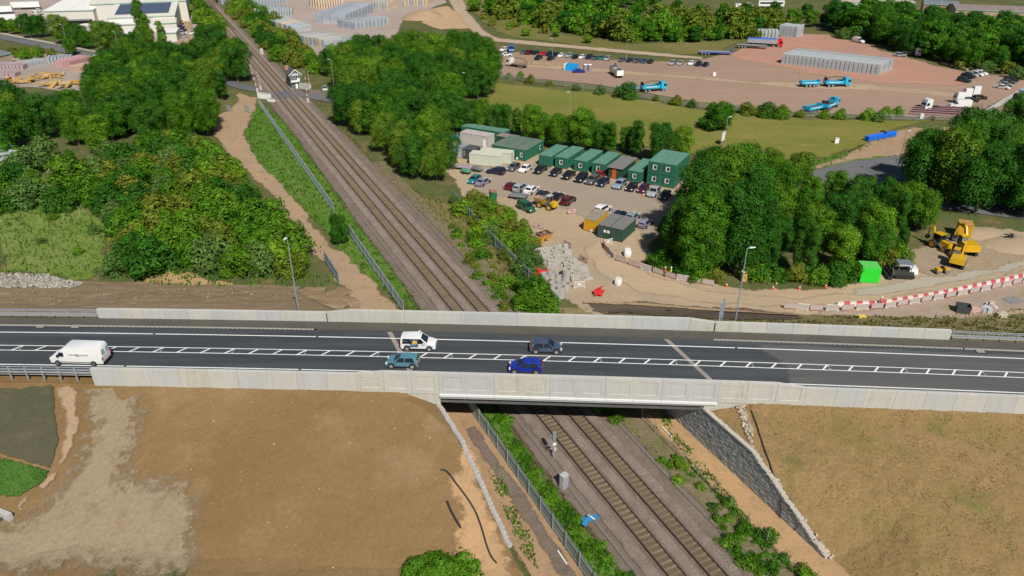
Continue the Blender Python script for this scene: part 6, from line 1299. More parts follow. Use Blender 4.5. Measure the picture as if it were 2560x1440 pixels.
# palisade fences
m_pal = mat('palisade_steel', (.36, .42, .43), .5, .12, 2, metal=.3)
def palisade(label, pts, grp=None, hgt=2.2, bay=2.75, pal=.16, m_=None, nm='palisade_fence'):
    m_ = m_ or m_pal; t = thing(nm, label, 'fence', (0, 0, 0), 0, grp); W_ = [Vector(p) for p in pts]
    pm = MB(); pm.box((0, 0, -.2), (.1, .1, hgt+.25)); pm = pm.mesh('post', m_)
    bays = {}
    for a, b2 in zip(W_[:-1], W_[1:]):
        n = max(1, round((b2-a).length/bay)); r_ = math.atan2((b2-a).y, (b2-a).x); L = (b2-a).length/n; key = round(L, 2)
        if key not in bays:
            b = MB(); k = int(L/pal)
            for i in range(k): x = (i+.5)*L/k; b.box((x, -.03, .06), (.075, .03, hgt-.1)); b._add([(x-.037, -.045, hgt-.04), (x+.037, -.045, hgt-.04), (x+.037, -.015, hgt-.04), (x-.037, -.015, hgt-.04), (x, -.03, hgt+.08)], [(0, 1, 4), (1, 2, 4), (2, 3, 4), (3, 0, 4)], 0)
            bays[key] = b.mesh('pales', m_); b = MB(); b.box((L/2, .0, .4), (L, .05, .06)); b.box((L/2, .0, hgt-.45), (L, .05, .06)); bays[(key, 'r')] = b.mesh('rails', m_)
        for i in range(n):
            p = a.lerp(b2, i/n); o = obj('post', pm, t, (p.x, p.y, .1), r_); o = obj('pales', bays[key], t, (p.x, p.y, .1), r_); o['kind'] = 'stuff'; obj('rails', bays[(key, 'r')], o)
    return t
palisade('long grey palisade fence left of the railway on the far side of the bridge', [rail(q, -9.25) for q in (qr(*P(1010, 785))[0], qr(*P(880, 590))[0])])
palisade('grey palisade fence left of the railway from the lone tree to the crossing', [rail(q, -9.3) for q in (qr(*P(835, 535))[0], qr(*P(648, 262))[0])])
palisade('grey palisade fence left of the railway on the near side of the bridge', [rail(q, -9.4) for q in (-16, qr(*P(1165, 1000))[0])])
palisade('grey green palisade fence right of the railway below the yellow bushes', [rail(qr(*P(1395, 780))[0], 12.6), rail(qr(*P(1240, 620))[0], 13.2), rail(qr(*P(1125, 500))[0], 14.9)], m_=mat('palisade_dull', (.24, .3, .29), .6, .12, 2))
palisade('short dark palisade fence beside the sandy path near the road', [P(848, 712), P(812, 655)], m_=mat('palisade_dark', (.17, .22, .26), .6, .12, 2))
mesh_f = thing('mesh_fence', 'thin mesh fence on posts at the foot of the dark block wall', 'fence', (0, 0, 0))
for i in range(14): p = rail(-16+2.7*i, 8.75); b = MB(); b.box((*p, .2), (.06, .06, 1.7)); b.build('post', mat('thin_post', (.25, .26, .24), .6), mesh_f)
for z in (.6, 1.1, 1.6): b = MB(); b.tube([(*rail(-16, 8.75), z+.2), (*rail(-16+2.7*13, 8.75), z+.2)], .012, 4); b.build('wire', mat('thin_post', (.25, .26, .24), .6), mesh_f)
# ---- railway furniture
x, y = P(1383, 1150); t = thing('railway_signal', 'short railway signal on a post left of the near tracks', 'railway signal', (x, y, .25), -QA)
b = MB(); b.tube([(0, 0, -.1), (0, 0, 3.6)], .07, 8); b.build('post', m_galv, t); b = MB(); b.box((0, -.02, 2.75), (.45, .25, 1.05), top=(.95, .9)); o = b.build('signal_head', mat('signal_grey', (.2, .22, .22), .6), t)
for z in (2.95, 3.2, 3.45): b = MB(); b.disc((0, .13, z), .09, (0, 1, 0), .1, 10); b.build('lens', m_trim, o)
b = MB(); b.box((.05, -.12, 1.95), (.42, .04, .32)); b.build('plate', m_wht, t); b = MB(); b.box((.1, -.1, 1.2), (.3, .2, .35)); b.build('junction_box', m_lgrey, t); b = MB(); b.box((-.2, 0, 1.5), (.05, .05, 2.0)); b.box((-.35, 0, 1.5), (.05, .05, 2.0)); b.build('ladder', m_galv, t)
x, y = P(1409, 1222); t = thing('trackside_cabinet', 'pale grey equipment cabinet among the weeds beside the left track', 'cabinet', (x, y, .2), -QA+.3); b = MB(); b.box((0, 0, 0), (.75, .6, 1.75)); b.build('casing', m_lgrey, t); b = MB(); b.box((0, 0, 1.75), (.85, .7, .07)); b.build('lid', mat('cab_lid', (.4, .41, .42), .6), t); b = MB(); b.box((0, -.31, .15), (.6, .03, 1.5)); b.build('door', m_slate, t)
x, y = P(655, 137); t = thing('trackside_cabinet', 'pale equipment cabinet beside the railway beyond the crossing', 'cabinet', (x, y, .2), -QA); b = MB(); b.box((0, 0, 0), (1.2, .8, 2.0)); b.build('casing', m_lgrey, t); b = MB(); b.box((0, 0, 2), (1.3, .9, .08)); b.build('lid', m_wht, t)
b = MB(); t = thing('blue_sheeting', 'torn blue plastic sheeting lying in the weeds near the palisade fence', 'sheeting', (*P(1468, 1312), .3), .5); R6 = random.Random(2)
for k in range(4): b = MB(); b.M = Matrix.Translation((R6.uniform(-.9, .9), R6.uniform(-.4, .4), .1+.1*k)) @ Matrix.Rotation(R6.uniform(-.4, .4), 4, 'X'); b.box((0, 0, 0), (1.4, .5, .04), R6.uniform(-.5, .5)); b.build('sheet', mat('blue_plastic', (.03, .2, .42), .4, .15, 3), t)
b = MB(); b.box((.5, .1, .4), (.12, .9, .1), .3); b.build('batten', m_wht, t)
for u, v, L, r_, lab in ((1666, 1085, 2.2, rad(-66), 'white plank lying beside the weeds right of the tracks'), (1405, 1400, 1.8, rad(-65), 'white plank leaning on the palisade fence')): b = MB(); b.box((0, 0, 0), (L, .12, .1), 0); b.box((0, 0, .1), (L*.98, .1, .02)); tag(b.build('white_plank', m_wht, None, (*P(u, v), .32), r_), lab, 'plank')
def hose(pts, r, lab, dz=.1):
    b = MB(); L = [G(*p) for p in pts]; fine = []
    for i in range(len(L)-1):
        p0, p1, p2, p3 = [Vector(L[max(0, min(len(L)-1, i+k))]) for k in (-1, 0, 1, 2)]
        for j in range(5): s = j/5; fine.append(.5*((2*p1)+(-p0+p2)*s+(2*p0-5*p1+4*p2-p3)*s*s+(-p0+3*p1-3*p2+p3)*s**3))
    fine.append(Vector(L[-1])); b.tube([(p.x, p.y, h(p.x, p.y)+r+dz) for p in fine], r, 7); return tag(b.build('black_pipe', mat('black_plastic', (.03, .03, .032), .5), None, smooth=60), lab, 'pipe')
hose([(1102, 1178), (1118, 1183), (1140, 1212), (1165, 1245), (1187, 1280), (1203, 1320), (1216, 1365), (1228, 1395), (1242, 1412)], .085, 'long curving black pipe lying on the orange sand slope', .16)
hose([(1118, 1257), (1130, 1285), (1152, 1324)], .1, 'short straight black pipe lying left of the curving one', .16)
hose([(1797, 1060), (1850, 1110), (1905, 1185), (1950, 1250), (1990, 1305), (2040, 1360), (2072, 1400)], .06, 'thin black drain pipe following the top of the dark block wall', .12)
b = MB(); u_ = G(897, 992); b.box((0, 0, -.2), (.22, .22, 1.5)); b.box((0, 0, 1.3), (.3, .3, .06)); tag(b.build('black_marker_post', m_trim, None, u_), 'small black marker post against the near left wall', 'post')
b = MB(); u_ = G(2022, 1012); b.box((0, 0, -.1), (.3, .2, .7)); b.box((-.3, .1, 0), (.3, .2, .4)); tag(b.build('black_outlet', m_trim, None, u_), 'small black pipe outlet below the near right wall', 'outlet')
u_ = G(22, 1285); t = thing('concrete_headwall', 'pale concrete headwall at the left edge of the earth slope', 'headwall', (u_[0]-1.0, u_[1], u_[2]), rad(-22)); b = MB(); b.box((0, 0, -.3), (3.6, .5, .95)); b.build('wall', m_conc, t); b = MB(); b.box((-.4, -.9, -.25), (2.6, 1.3, .3)); b.build('apron', m_dgrey, t)
# little debris on the slopes
def pebbles(name, label, poly, n, r0, r1, m_, seed):
    r = random.Random(seed); pts = px(*poly); b = MB(); xs = [p[0] for p in pts]; ys = [p[1] for p in pts]; k = 0
    while k < n:
        x, y = r.uniform(min(xs), max(xs)), r.uniform(min(ys), max(ys))
        if not inpoly(x, y, pts): continue
        s = r.uniform(r0, r1); b.box((x, y, h(x, y)+.08), (s*r.uniform(.7, 1.6), s, s*.6), r.uniform(0, 3), top=(.6, .6)); k += 1
    return tag(b.build(name, m_), label, 'stones', None, 'stuff')
pebbles('scattered_stones', 'small pale stones scattered on the brown earth slope', [(230, 965), (900, 985), (1090, 1040), (1120, 1250), (1080, 1430), (0, 1440), (0, 1300), (160, 1150)], 170, .05, .14, mat('pale_stone', (.4, .34, .26), .9, .2, 4, island=.35), 3)
pebbles('drain_stones', 'line of pale stones beside the drain above the dark block wall', [(1805, 1062), (1830, 1072), (1895, 1150), (1960, 1235), (2020, 1310), (2092, 1402), (2075, 1404), (1990, 1310), (1935, 1240), (1875, 1160)], 260, .1, .28, mat('pale_stone', (.5, .44, .36)), 4)
pebbles('rubble_stones', 'grey rubble stones at the left edge of the meadow', [(0, 684), (110, 686), (205, 708), (195, 720), (0, 720)], 500, .15, .5, mat('rubble_stone', (.31, .29, .25), .9, .2, 4, island=.35), 5)
pebbles('earth_clods', 'clods and stones on the far left embankment', [(0, 722), (600, 725), (840, 725), (890, 765), (0, 765)], 170, .08, .28, mat('clod', (.27, .195, .115), .95, .2, 4, island=.35), 6)
# ---- level crossing furniture
def boom(u, v, lab, H=8.0, lean=0.0):
    t = thing('crossing_barrier', lab, 'level crossing barrier', (*P(u, v), .2), -QA, 'raised level crossing barriers'); b = MB(); b.box((0, 0, 0), (.7, .9, 1.3), top=(.9, .9)); b.build('machine_box', m_lgrey, t)
    n = 9
    for i in range(n): b = MB(); b.tube([(lean*i/n, .35, 1.0+(H-1.0)*i/n), (lean*(i+1)/n, .35, 1.0+(H-1.0)*(i+1)/n)], .09-.005*i, 6); b.build('boom_band', (m_wht if i % 2 else mat('boom_red', (.4, .1, .08), .6)), t)
    for k in range(12): b = MB(); b.box((lean*k/12+.06, .55, 1.6+k*(H-2)/12), (.03, .03, (H-2)/13)); b.box((lean*k/12+.06, .45, 1.6+k*(H-2)/12), (.02, .22, .02)); b.build('skirt_rod', m_lgrey, t)
for u, v, H, ln, lab in ((644, 232, 9.5, -1.0, 'tall raised barrier boom left of the tracks at the crossing'), (652, 226, 6.5, -.3, 'shorter raised barrier boom close left of the tracks'), (770, 258, 8.5, .2, 'raised barrier boom right of the tracks on the near side'), (775, 222, 6.0, .1, 'raised barrier boom in front of the signal box')): boom(u, v, lab, H, ln)
x, y = P(741, 222); t = thing('signal_box', 'small grey railway signal box with white gable boards at the crossing', 'signal box', (x, y, .1), -QA+rad(4))
b = MB(); b.box((0, 2.2, 0), (3.4, 5.6, 2.4)); b.build('lower_wall', mat('box_grey', (.10, .13, .14), .7, .1, 2), t); b = MB(); b.box((0, 2.2, 2.4), (3.3, 5.5, 2.2)); b.build('upper_wall', mat('box_grey2', (.13, .16, .17), .7, .1, 2), t)
b = MB(); b.extr([(-1.65, 4.6), (0, 6.0), (1.65, 4.6)], -.54, 4.94); b.build('gable', mat('box_grey2', (.13, .16, .17)), t)
b = MB(); b.extr([(-2.1, 4.4), (0, 6.15), (2.1, 4.4), (2.1, 4.52), (0, 6.3), (-2.1, 4.52)], -.9, 5.4); b.build('roof', mat('slate_roof', (.075, .075, .08), .8, .15, 2), t)
for sx in (-1, 1): b = MB(); b._add([(0, -.93, 6.32), (0, -.93, 6.02), (sx*2.15, -.93, 4.22), (sx*2.15, -.93, 4.52), (0, -.88, 6.32), (0, -.88, 6.02), (sx*2.15, -.88, 4.22), (sx*2.15, -.88, 4.52)], [(0, 1, 2, 3), (4, 5, 6, 7), (0, 1, 5, 4), (1, 2, 6, 5), (2, 3, 7, 6), (3, 0, 4, 7)], 0); b.build('barge_board', m_wht, t)
b = MB(); b.box((0, -.6, 4.5), (2.2, .08, .3)); b.build('name_board', m_wht, t)
for x0 in (-1.1, -.4, .35, 1.05): b = MB(); b.box((x0, -.58, 3.3), (.6, .05, 1.0)); o = b.build('window', m_wht, t); b = MB(); b.box((x0, -.61, 3.38), (.5, .04, .84)); b.build('pane', m_pane, o)
for k in range(5): b = MB(); b.box((-1.66, .2+k*1.0, 3.3), (.06, .8, 1.0)); o = b.build('window', m_wht, t); b = MB(); b.box((-1.7, .2+k*1.0, 3.38), (.04, .68, .84)); b.build('pane', m_pane, o)
b = MB(); b.box((-.4, -.9, 2.3), (2.6, .8, .1)); b.box((-.4, -1.28, 2.4), (2.6, .05, .55)); b.build('balcony', m_wht, t); b = MB(); b.box((.9, -.62, 2.4), (.8, .06, .95)); b.build('door', m_wht, t)
b = MB(); b.box((-1.2, 4.6, 5.2), (1.2, .7, 1.5)); b.build('chimney', mat('brick_red', (.35, .2, .15), .9, .15, 3), t); b = MB(); b.box((.1, -.62, 0), (.7, .12, 1.9)); b.build('lower_door', m_wht, t)
car('hatch', 1, P(813, 226), ang(813, 214, 814, 232), 'silver car parked by the signal box', 'silver')
for u, v, lab, n in ((665, 248, 'white relay cabinets beside the crossing on the left', 4), (765, 224, 'grey relay cabinets right of the signal box', 3), (682, 256, 'low white railing on the left of the crossing', 2)):
    t = thing('relay_cabinets', lab, 'relay cabinet', (*P(u, v), .1), -QA-.9)
    for k in range(n): b = MB(); b.box((k*1.25-.6*n, 0, 0), (1.15, .8, 1.7 if n > 2 else .9)); o = b.build('cabinet', m_wht if n != 3 else m_lgrey, t); b = MB(); b.box((k*1.25-.6*n, 0, 1.7 if n > 2 else .9), (1.2, .9, .06)); b.build('lid', m_lgrey, o)
for u, v, lab in ((573, 278, 'grey gate panel at the end of the sandy path by the wood'), (618, 280, 'grey mesh gate leaf at the crossing end of the sandy path')): t = thing('gate', lab, 'gate', (*P(u, v), .05), -.8); b = MB(); b.tube([(-1.5, 0, .1), (-1.5, 0, 1.8), (1.5, 0, 1.8), (1.5, 0, .1), (-1.5, 0, .1)], .05, 5); b.build('frame', m_galv, t); b = MB(); b.box((0, 0, .15), (2.9, .03, 1.6)); b.build('mesh_panel', mat('gate_mesh', (.38, .4, .42), .6), t)
x, y = P(714, 162); palisade('grey palisade fence behind the signal box', [P(704, 160), P(768, 160)])
for k in ('hatch', 'suv', 'saloon', 'van', 'mpv'): pass
# ================================================================== lorries and the far yards
def cab_unit(t, x, pt, W=2.45, Hh=2.9, L=2.1):
    low = [(x-L/2, .75), (x-L/2, 1.6), (x+L/2-.02, 1.6), (x+L/2, 1.2), (x+L/2, .5), (x-.2, .5)]; up = [(x-L/2, 1.59), (x-L/2, Hh), (x-L/2+.5, Hh+.12), (x+L/2-.45, Hh-.1), (x+L/2-.02, 1.59)]
    o = shell(low, up, W, 1.6, .02).build('cab', pt, t, smooth=35)
    q = [(x+L/2-.02+.0, -W*.42, 1.72), (x+L/2-.02, W*.42, 1.72), (x+L/2-.36, W*.4, 2.6), (x+L/2-.36, -W*.4, 2.6)]; glassq(q, .05).build('windscreen', m_glass, o)
    for sy in (-1, 1):
        q = [(x-.15, sy*W/2, 1.68), (x+L/2-.2, sy*W/2, 1.68), (x+L/2-.5, sy*(W/2-.05), 2.4), (x-.15, sy*(W/2-.05), 2.4)]
        glassq(q if sy < 0 else [q[1], q[0], q[3], q[2]], .02).build('side_window', m_glass, o)
    b = MB(); b.box((x+L/2+.01, 0, .55), (.06, W*.8, .5)); b.build('grille', m_trim, o)
    return o
def lorry_base(name, label, cat, loc, rz, L, axles, group=None, W=2.4):
    t = thing(name, label, cat, loc, rz, group); b = MB(); b.box((0, 0, .72), (L, .9, .3)); b.box((0, 0, .6), (L*.5, 2.1, .35)); b.build('chassis', m_chas, t); wheels(t, axles, W/2-.2, .5, .36, True, m_rim); return t
def tub(t, x0, x1, z0, z1, m_, W=2.45, dip=0.0):
    b = MB(); n = 7
    for sy in (-1, 1):
        P1 = [(x0+(x1-x0)*i/n, sy*W/2, z0) for i in range(n+1)]; P2 = [(x0+(x1-x0)*i/n, sy*W/2, z1-dip*sin(pi*i/n)) for i in range(n+1)]
        P3 = [(p[0], p[1]-sy*.1, p[2]) for p in P2]; P4 = [(p[0], p[1]-sy*.1, p[2]) for p in P1]; b.loft([[P1[i], P2[i], P3[i], P4[i]] for i in range(n+1)])
    b.box(((x0+x1)/2, 0, z0), (x1-x0, W-.1, .1)); b.box((x0+.05, 0, z0), (.1, W, z1-z0)); b.box((x1-.05, 0, z0), (.1, W, z1-z0+.1)); o = b.build('tipping_body', m_, t)
    for sy in (-1, 1): b = MB(); b.box(((x0+x1)/2, sy*(W/2+.012), z0+(z1-z0)*.42), ((x1-x0)*.6, .02, (z1-z0)*.16)); b.build('stripe', m_wht, o)
    b = MB(); b.box(((x0+x1)/2, 0, z0+.1), (x1-x0-.3, W-.3, (z1-z0)*.35)); b.build('load', mat('dark_load', (.07, .06, .05), .9), o); return o
def tipper(ub, vb, uf, vf, label, pt='skyblue', crane=True, trailer=True, group='blue tipper lorries', tl=None):
    rz = ang(ub, vb, uf, vf); c = Vector(P((ub+uf)/2, (vb+vf)/2)); t = lorry_base('tipper_lorry', label, 'lorry', (c.x, c.y, .1), rz, 8.6, (3.1, -1.7, -3.0), group)
    cab_unit(t, 3.35, PT[pt]); tub(t, -4.2, 2.0, 1.05, 2.15, PT[pt], dip=.35 if crane else .1)
    if crane: b = MB(); b.tube([(2.1, 0, 1.2), (2.1, 0, 3.0), (-.8, .2, 3.2), (-3.2, .1, 2.7)], [.16, .14, .11, .07], 6); b.build('loader_crane', m_chas, t); b = MB(); b.box((-3.9, 0, 1.0), (.3, 2.0, 2.0)); b.build('tailboard', m_chas, t)
    if trailer:
        d = Vector((cos(rz), sin(rz))); p = c-d*9.2; 
        if tl: p = Vector(P(*tl))
        r2 = math.atan2((c-p).y, (c-p).x) if tl else rz
        t2 = lorry_base('tipping_trailer', label.split(' with')[0].replace('tipper lorry', 'tipper trailer')+', the trailer behind it', 'trailer', (p.x, p.y, .1), r2, 6.4, (-1.4, -.1, 1.2), 'blue tipper trailers'); tub(t2, -3.1, 3.1, 1.05, 2.1, PT[pt], dip=.3); b = MB(); b.box((3.9, 0, .75), (1.8, .14, .12)); b.build('drawbar', m_chas, t2)
tipper(1602, 230, 1662, 226, 'sky blue tipper lorry with crane behind the dark bush')
tipper(2056, 217, 2124, 216, 'sky blue tipper lorry with crane in front of the block stack')
tipper(2050, 282, 2096, 262, 'sky blue tipper lorry with crane turning near the yard fence', tl=(2030, 281))
c = P(1540, 190); t = lorry_base('tipper_lorry', 'grey and white tipper body lorry standing apart in the yard', 'lorry', (*c, .1), ang(1560, 200, 1520, 172), 8.6, (3.1, -1.7, -3.0)); tub(t, -4.3, 2.4, 1.05, 2.5, PT['silver']); cab_unit(t, 3.4, PT['slate']); b = MB(); b.box((-4.4, 0, .9), (.12, 2.4, 1.8)); b.build('tailgate', m_wht, t); b = MB(); b.tube([(2.4, 0, 1.2), (2.4, 0, 3.4), (.8, .3, 4.2), (-.6, .2, 3.2)], .12, 6); b.build('loader_crane', m_chas, t)
c = P(1293, 168); t = lorry_base('flatbed_lorry', 'brown flatbed crane lorry beside the wood in the yard', 'lorry', (*c, .1), ang(1312, 172, 1272, 166), 8.0, (2.9, -1.5, -2.8)); cab_unit(t, 3.2, PT['white']); b = MB(); b.box((-1, 0, 1.05), (6, 2.4, .25)); b.box((-3.8, 0, 1.2), (.15, 2.4, 1.4)); b.build('flat_bed', mat('brown_bed', (.25, .17, .12), .8, .2, 2), t); b = MB(); b.tube([(-3.7, 0, 1.2), (-3.7, 0, 3.0), (-1.0, .2, 3.4), (1.6, 0, 2.9)], .12, 6); b.build('loader_crane', m_chas, t)
c = P(1910, 116); t = lorry_base('articulated_lorry', 'red cabbed lorry with blue sheeted grey trailer by the block stacks', 'lorry', (*c, .1), ang(1870, 116, 1948, 120), 13.5, (5.6, 3.6, -3.4, -4.7, -6.0)); cab_unit(t, 6.2, PT['scarlet'], Hh=3.3); b = MB(); b.loft([[(x, y, z) for y, z in ((-1.2, 1.3), (-1.25, 2.8), (-.9, 3.2), (.9, 3.2), (1.25, 2.8), (1.2, 1.3))] for x in (-6.8, 4.6)]); o = b.build('trailer_body', PT['silver'], t); b = MB(); b.loft([[(x, y, z) for y, z in ((-1.27, 2.75), (-.92, 3.25), (.92, 3.25), (1.27, 2.75))] for x in (-6.82, 4.62)]); b.build('blue_sheet', PT['brightblue'], o)
def flat(u0, v0, u1, v1, label, pt, L=12.0, kick=False):
    c = Vector(P((u0+u1)/2, (v0+v1)/2)); t = lorry_base('flat_trailer', label, 'trailer', (*c, .1), ang(u0, v0, u1, v1), L, (-2.4, -3.7, -5.0), 'parked flat trailers'); b = MB(); b.box((0, 0, 1.1), (L, 2.45, .22)); b.build('deck', mat('deck_grey', (.22, .22, .23), .8, .15, 2), t)
    if kick: b = MB(); b.box((L/2, 0, 1.1), (.3, 2.45, 1.6)); b.build('headboard', PT[pt], t); b = MB(); b.box((0, -1.24, .8), (L*.9, .05, .35)); b.build('side_rail', PT[pt], t)
flat(1845, 119, 1912, 123, 'empty black flat trailer in front of the red cabbed lorry', 'black'); flat(1750, 136, 1824, 138, 'flat trailer with bright blue headboard by the grass', 'brightblue', 12.5, True)
for u, v, lab, L in ((2326, 276, 'white lorry tractor unit standing alone left of its mates', 5.6), (2402, 262, 'white lorry tractor unit nearest the white van', 5.6), (2422, 252, 'white lorry tractor unit in the middle of the three', 5.6), (2443, 246, 'tallest white lorry tractor unit at the back of the three', 5.8)):
    t = lorry_base('tractor_unit', lab, 'lorry', (*P(u, v), .1), ang(2440, 262, 2395, 246)+(pi/2 if u < 2330 else 0), L, (1.7, -1.2, -2.2), 'white tractor units'); cab_unit(t, 1.75, PT['white'], Hh=3.4); b = MB(); b.box((-1.4, 0, 1.05), (1.4, 1.1, .15)); b.build('coupling', m_trim, t)
bigvan((*P(2398, 270), .1), ang(2432, 272, 2370, 270), 'white panel van parked beside the steel beams', 6.0, 2.5, detail=False)
bigvan((*P(2145, 107), .1), ang(2130, 104, 2160, 110), 'white van parked at the back of the red yard', 5.4, 2.2, detail=False)
c = P(2275, 140); t = lorry_base('tractor_unit', 'white and black lorry at the bushes behind the red yard', 'lorry', (*c, .1), ang(2250, 138, 2300, 142), 7.0, (2.3, -1.5, -2.6)); cab_unit(t, 2.6, PT['white'], Hh=3.2); b = MB(); b.box((-1, 0, 1.05), (4.5, 2.4, .3)); b.build('flat_bed', m_chas, t)
car('suv', 0, P(2250, 142), ang(2240, 142, 2262, 144), 'silver and black car left of the lorry behind the red yard', 'silver')
def beamI(L):
    b = MB(); b.box((0, 0, 0), (L, .6, .08)); b.box((0, 0, .08), (L, .07, .75)); b.box((0, 0, .83), (L, .6, .08)); return b.mesh('steel_beam', mat('primer_red', (.3, .17, .18), .6, .1, 1))
bI = beamI(17.5)
for i, (u, v, lab) in enumerate(((2357, 291, 'nearest long red primer steel beam in the yard corner'), (2360, 286, 'second long red primer steel beam in the yard corner'), (2363, 281, 'third long red primer steel beam in the yard corner'), (2366, 276, 'rearmost long red primer steel beam in the yard corner'))): tag(obj('steel_beam', bI, None, (*P(u, v), .3), ang(2280, 282, 2420, 290)), lab, 'steel beam', 'steel beams in the yard corner')
# far car parks
hF = math.atan2(-.87, -.45)
FC = [(835, 530, 'grey'), (890, 535, 'darkred'), (955, 535, 'black'), (1030, 545, 'scarlet'), (1095, 550, 'navy'), (1160, 553, 'black'), (1212, 562, 'white'), (1292, 565, 'silver'), (1355, 577, 'black'), (1420, 577, 'white'), (1490, 580, 'navy'), (1550, 588, 'grey'), (1612, 588, 'teal'), (1675, 597, 'silver'), (1818, 608, 'grey'), (1895, 612, 'navy'), (1968, 618, 'grey'), (2038, 620, 'slate'), (2105, 625, 'black'), (2322, 640, 'silver'), (2403, 640, 'silver'), (2512, 640, 'white'), (2584, 650, 'navy'), (2655, 654, 'black')]
ON = 'first second third fourth fifth sixth seventh eighth ninth tenth eleventh twelfth thirteenth fourteenth fifteenth sixteenth seventeenth eighteenth nineteenth twentieth twenty-first twenty-second twenty-third twenty-fourth'.split()
for i, (a, c, pt) in enumerate(FC): car(('hatch', 'suv', 'saloon')[i % 3], 0, P(1100+a/4, c/4+2), hF, '%s car in the long far car park row, %s from left' % ({'scarlet': 'bright red', 'darkred': 'dark red'}.get(pt, pt), ON[i]), pt, 'cars in the long far row')
for a, c, k, pt, lab, r_ in ((1260, 128, 'suv', 'white', 'white car left of the blue van in the far car park', hF), (1266, 140, 'saloon', 'white', 'white saloon parked side on at the wood edge', 0), (1346, 149, 'suv', 'black', 'left of two dark cars in front of the far row', hF), (1377, 150, 'suv', 'black', 'right of two dark cars in front of the far row', hF), (1447, 182, 'saloon', 'blue', 'bright blue car beside the blue covered stall', 0)): car(k, 0, P(a, c), r_, lab, pt)
bigvan((*P(1278, 129), .1), hF+.5, 'dark blue van at the left end of the far car park', 5.2, 2.3, pt='brightblue', detail=False)
for i, (a, c, pt) in enumerate(((1570, 915, 'dgreen'), (1610, 872, 'black'), (1655, 855, 'silver'), (1715, 845, 'white'), (1760, 835, 'white'))): car('suv', 0, P(2060+a/4.5, c/4.5+2), ang(2395, 200, 2425, 206), '%s car in the short row in the yard corner, %s from front' % ({'dgreen': 'dark green'}.get(pt, pt), ON[i]), pt, 'cars in the yard corner row')
for i, (a, c, pt) in enumerate(((2000, 990, 'white'), (2040, 960, 'silver'), (2065, 930, 'grey'), (2100, 905, 'navy'))): car('saloon', 0, P(2060+a/4.5, c/4.5+2), ang(2490, 216, 2530, 222), '%s car parked along the yard wall, %s from front' % (pt, ON[i]), pt, 'cars along the yard wall')
t = thing('covered_stall', 'blue tarpaulin covered stall in the far yard', 'stall', (*P(1430, 176), .1), hF+pi/2); b = MB(); b.box((0, 0, 0), (4.6, 3.0, 2.3), top=(.85, .6)); b.build('tarpaulin', mat('blue_tarp', (.01, .28, .62)), t); b = MB(); b.box((-2.5, 0, 0), (.5, 2.4, 2.2)); b.build('front_panel', m_wht, t)
for u, lab in ((1463, 'left of two grey portable toilets'), (1474, 'right of two grey portable toilets')): t = thing('portable_toilet', lab, 'portable toilet', (*P(u, 178), .1), .2, 'portable toilets'); b = MB(); b.box((0, 0, 0), (1.2, 1.2, 2.2)); b.build('cabin', mat('toilet_grey', (.25, .22, .22), .6), t); b = MB(); b.box((0, 0, 2.2), (1.25, 1.25, .2), top=(.7, .7)); b.build('roof', m_wht, t)
# blue pipe bundles
t = thing('blue_pipe_bundle', 'bundle of long bright blue pipes on the earth verge', 'pipe bundle', (*P(2200, 347), .1), ang(2168, 353, 2232, 341))
for k in range(3):
    for j in range(3): b = MB(); b.tube([(-5.2, -.5+.5*j, .25+.42*k), (5.2, -.5+.5*j, .25+.42*k)], .22, 8); b.build('pipe', mat('pipe_blue', (.01, .13, .62), .4, .1, 2), t, smooth=60)
b = MB(); b.tube([(1.0, -.8, 1.5), (1.2, .3, 1.75), (1.0, 1.1, 1.5)], .2, 7); b.build('black_wrap', m_trim, t)
# bollard bits on the grass and yard fence line
palisade('low grey mesh fence between the grass field and lorry yard', [P(1250, 196), P(1500, 228), P(1750, 270), P(2000, 292), P(2290, 302), P(2432, 302)], m_=mat('yard_fence', (.3, .29, .28), .7, .1, 2), hgt=1.6, bay=6.0, pal=.35, nm='yard_fence')
b = MB(); p, q = Vector(P(2432, 304)), Vector(P(2600, 205)); b.box(((p.x+q.x)/2, (p.y+q.y)/2, 0), ((q-p).length, .35, 1.5), math.atan2((q-p).y, (q-p).x)); tag(b.build('yard_wall', m_lgrey), 'long pale wall along the right side of the lorry yard', 'wall')
for u, v, lab in ((2090, 358, 'white box standing on the open grass'), (1785, 190, 'small white box on the sand strip'), (2302, 296, 'white box at the yard fence corner')): t = thing('white_box', lab, 'box', (*P(u, v), .05)); b = MB(); b.box((0, 0, 0), (1.0, .8, 1.3)); b.build('casing', m_wht, t); b = MB(); b.box((0, 0, 1.3), (1.05, .85, .06)); b.build('lid', m_lgrey, t)
t = thing('timber_ramp', 'brown timber ramp lying at the field edge by the trees', 'ramp', (*P(1915, 385), .05), .4); b = MB(); b.box((0, 0, 0), (3, 2, .9), top=(.9, .2)); b.build('frame', mat('ramp_brown', (.2, .13, .08), .9, .2, 2), t); b = MB(); b.box((-2, 0, 0), (1.6, 2, .15)); b.build('board', mat('ramp_brown', (.2, .13, .08)), t)
# timber baulks and walls on the sand strip
for u0, v0, u1, v1, lab in ((1995, 184, 2110, 197, 'row of timber baulks in front of the big block stack'), (2352, 160, 2420, 178, 'yellow timber stacks behind the red yard'), (1300, 158, 1420, 166, 'pale baulks along the far car park strip')):
    t = thing('timber_row', lab, 'timber', (0, 0, 0)); a, b2 = Vector(P(u0, v0)), Vector(P(u1, v1)); n = max(3, int((b2-a).length/4)); r_ = math.atan2((b2-a).y, (b2-a).x)
    for i in range(n): p = a.lerp(b2, (i+.5)/n); b = MB(); b.box((p.x, p.y, .05), ((b2-a).length/n*.8, .9, .7), r_); b.build('baulk', mat('sand_timber', (.38, .28, .16), .9, .15, 1), t)
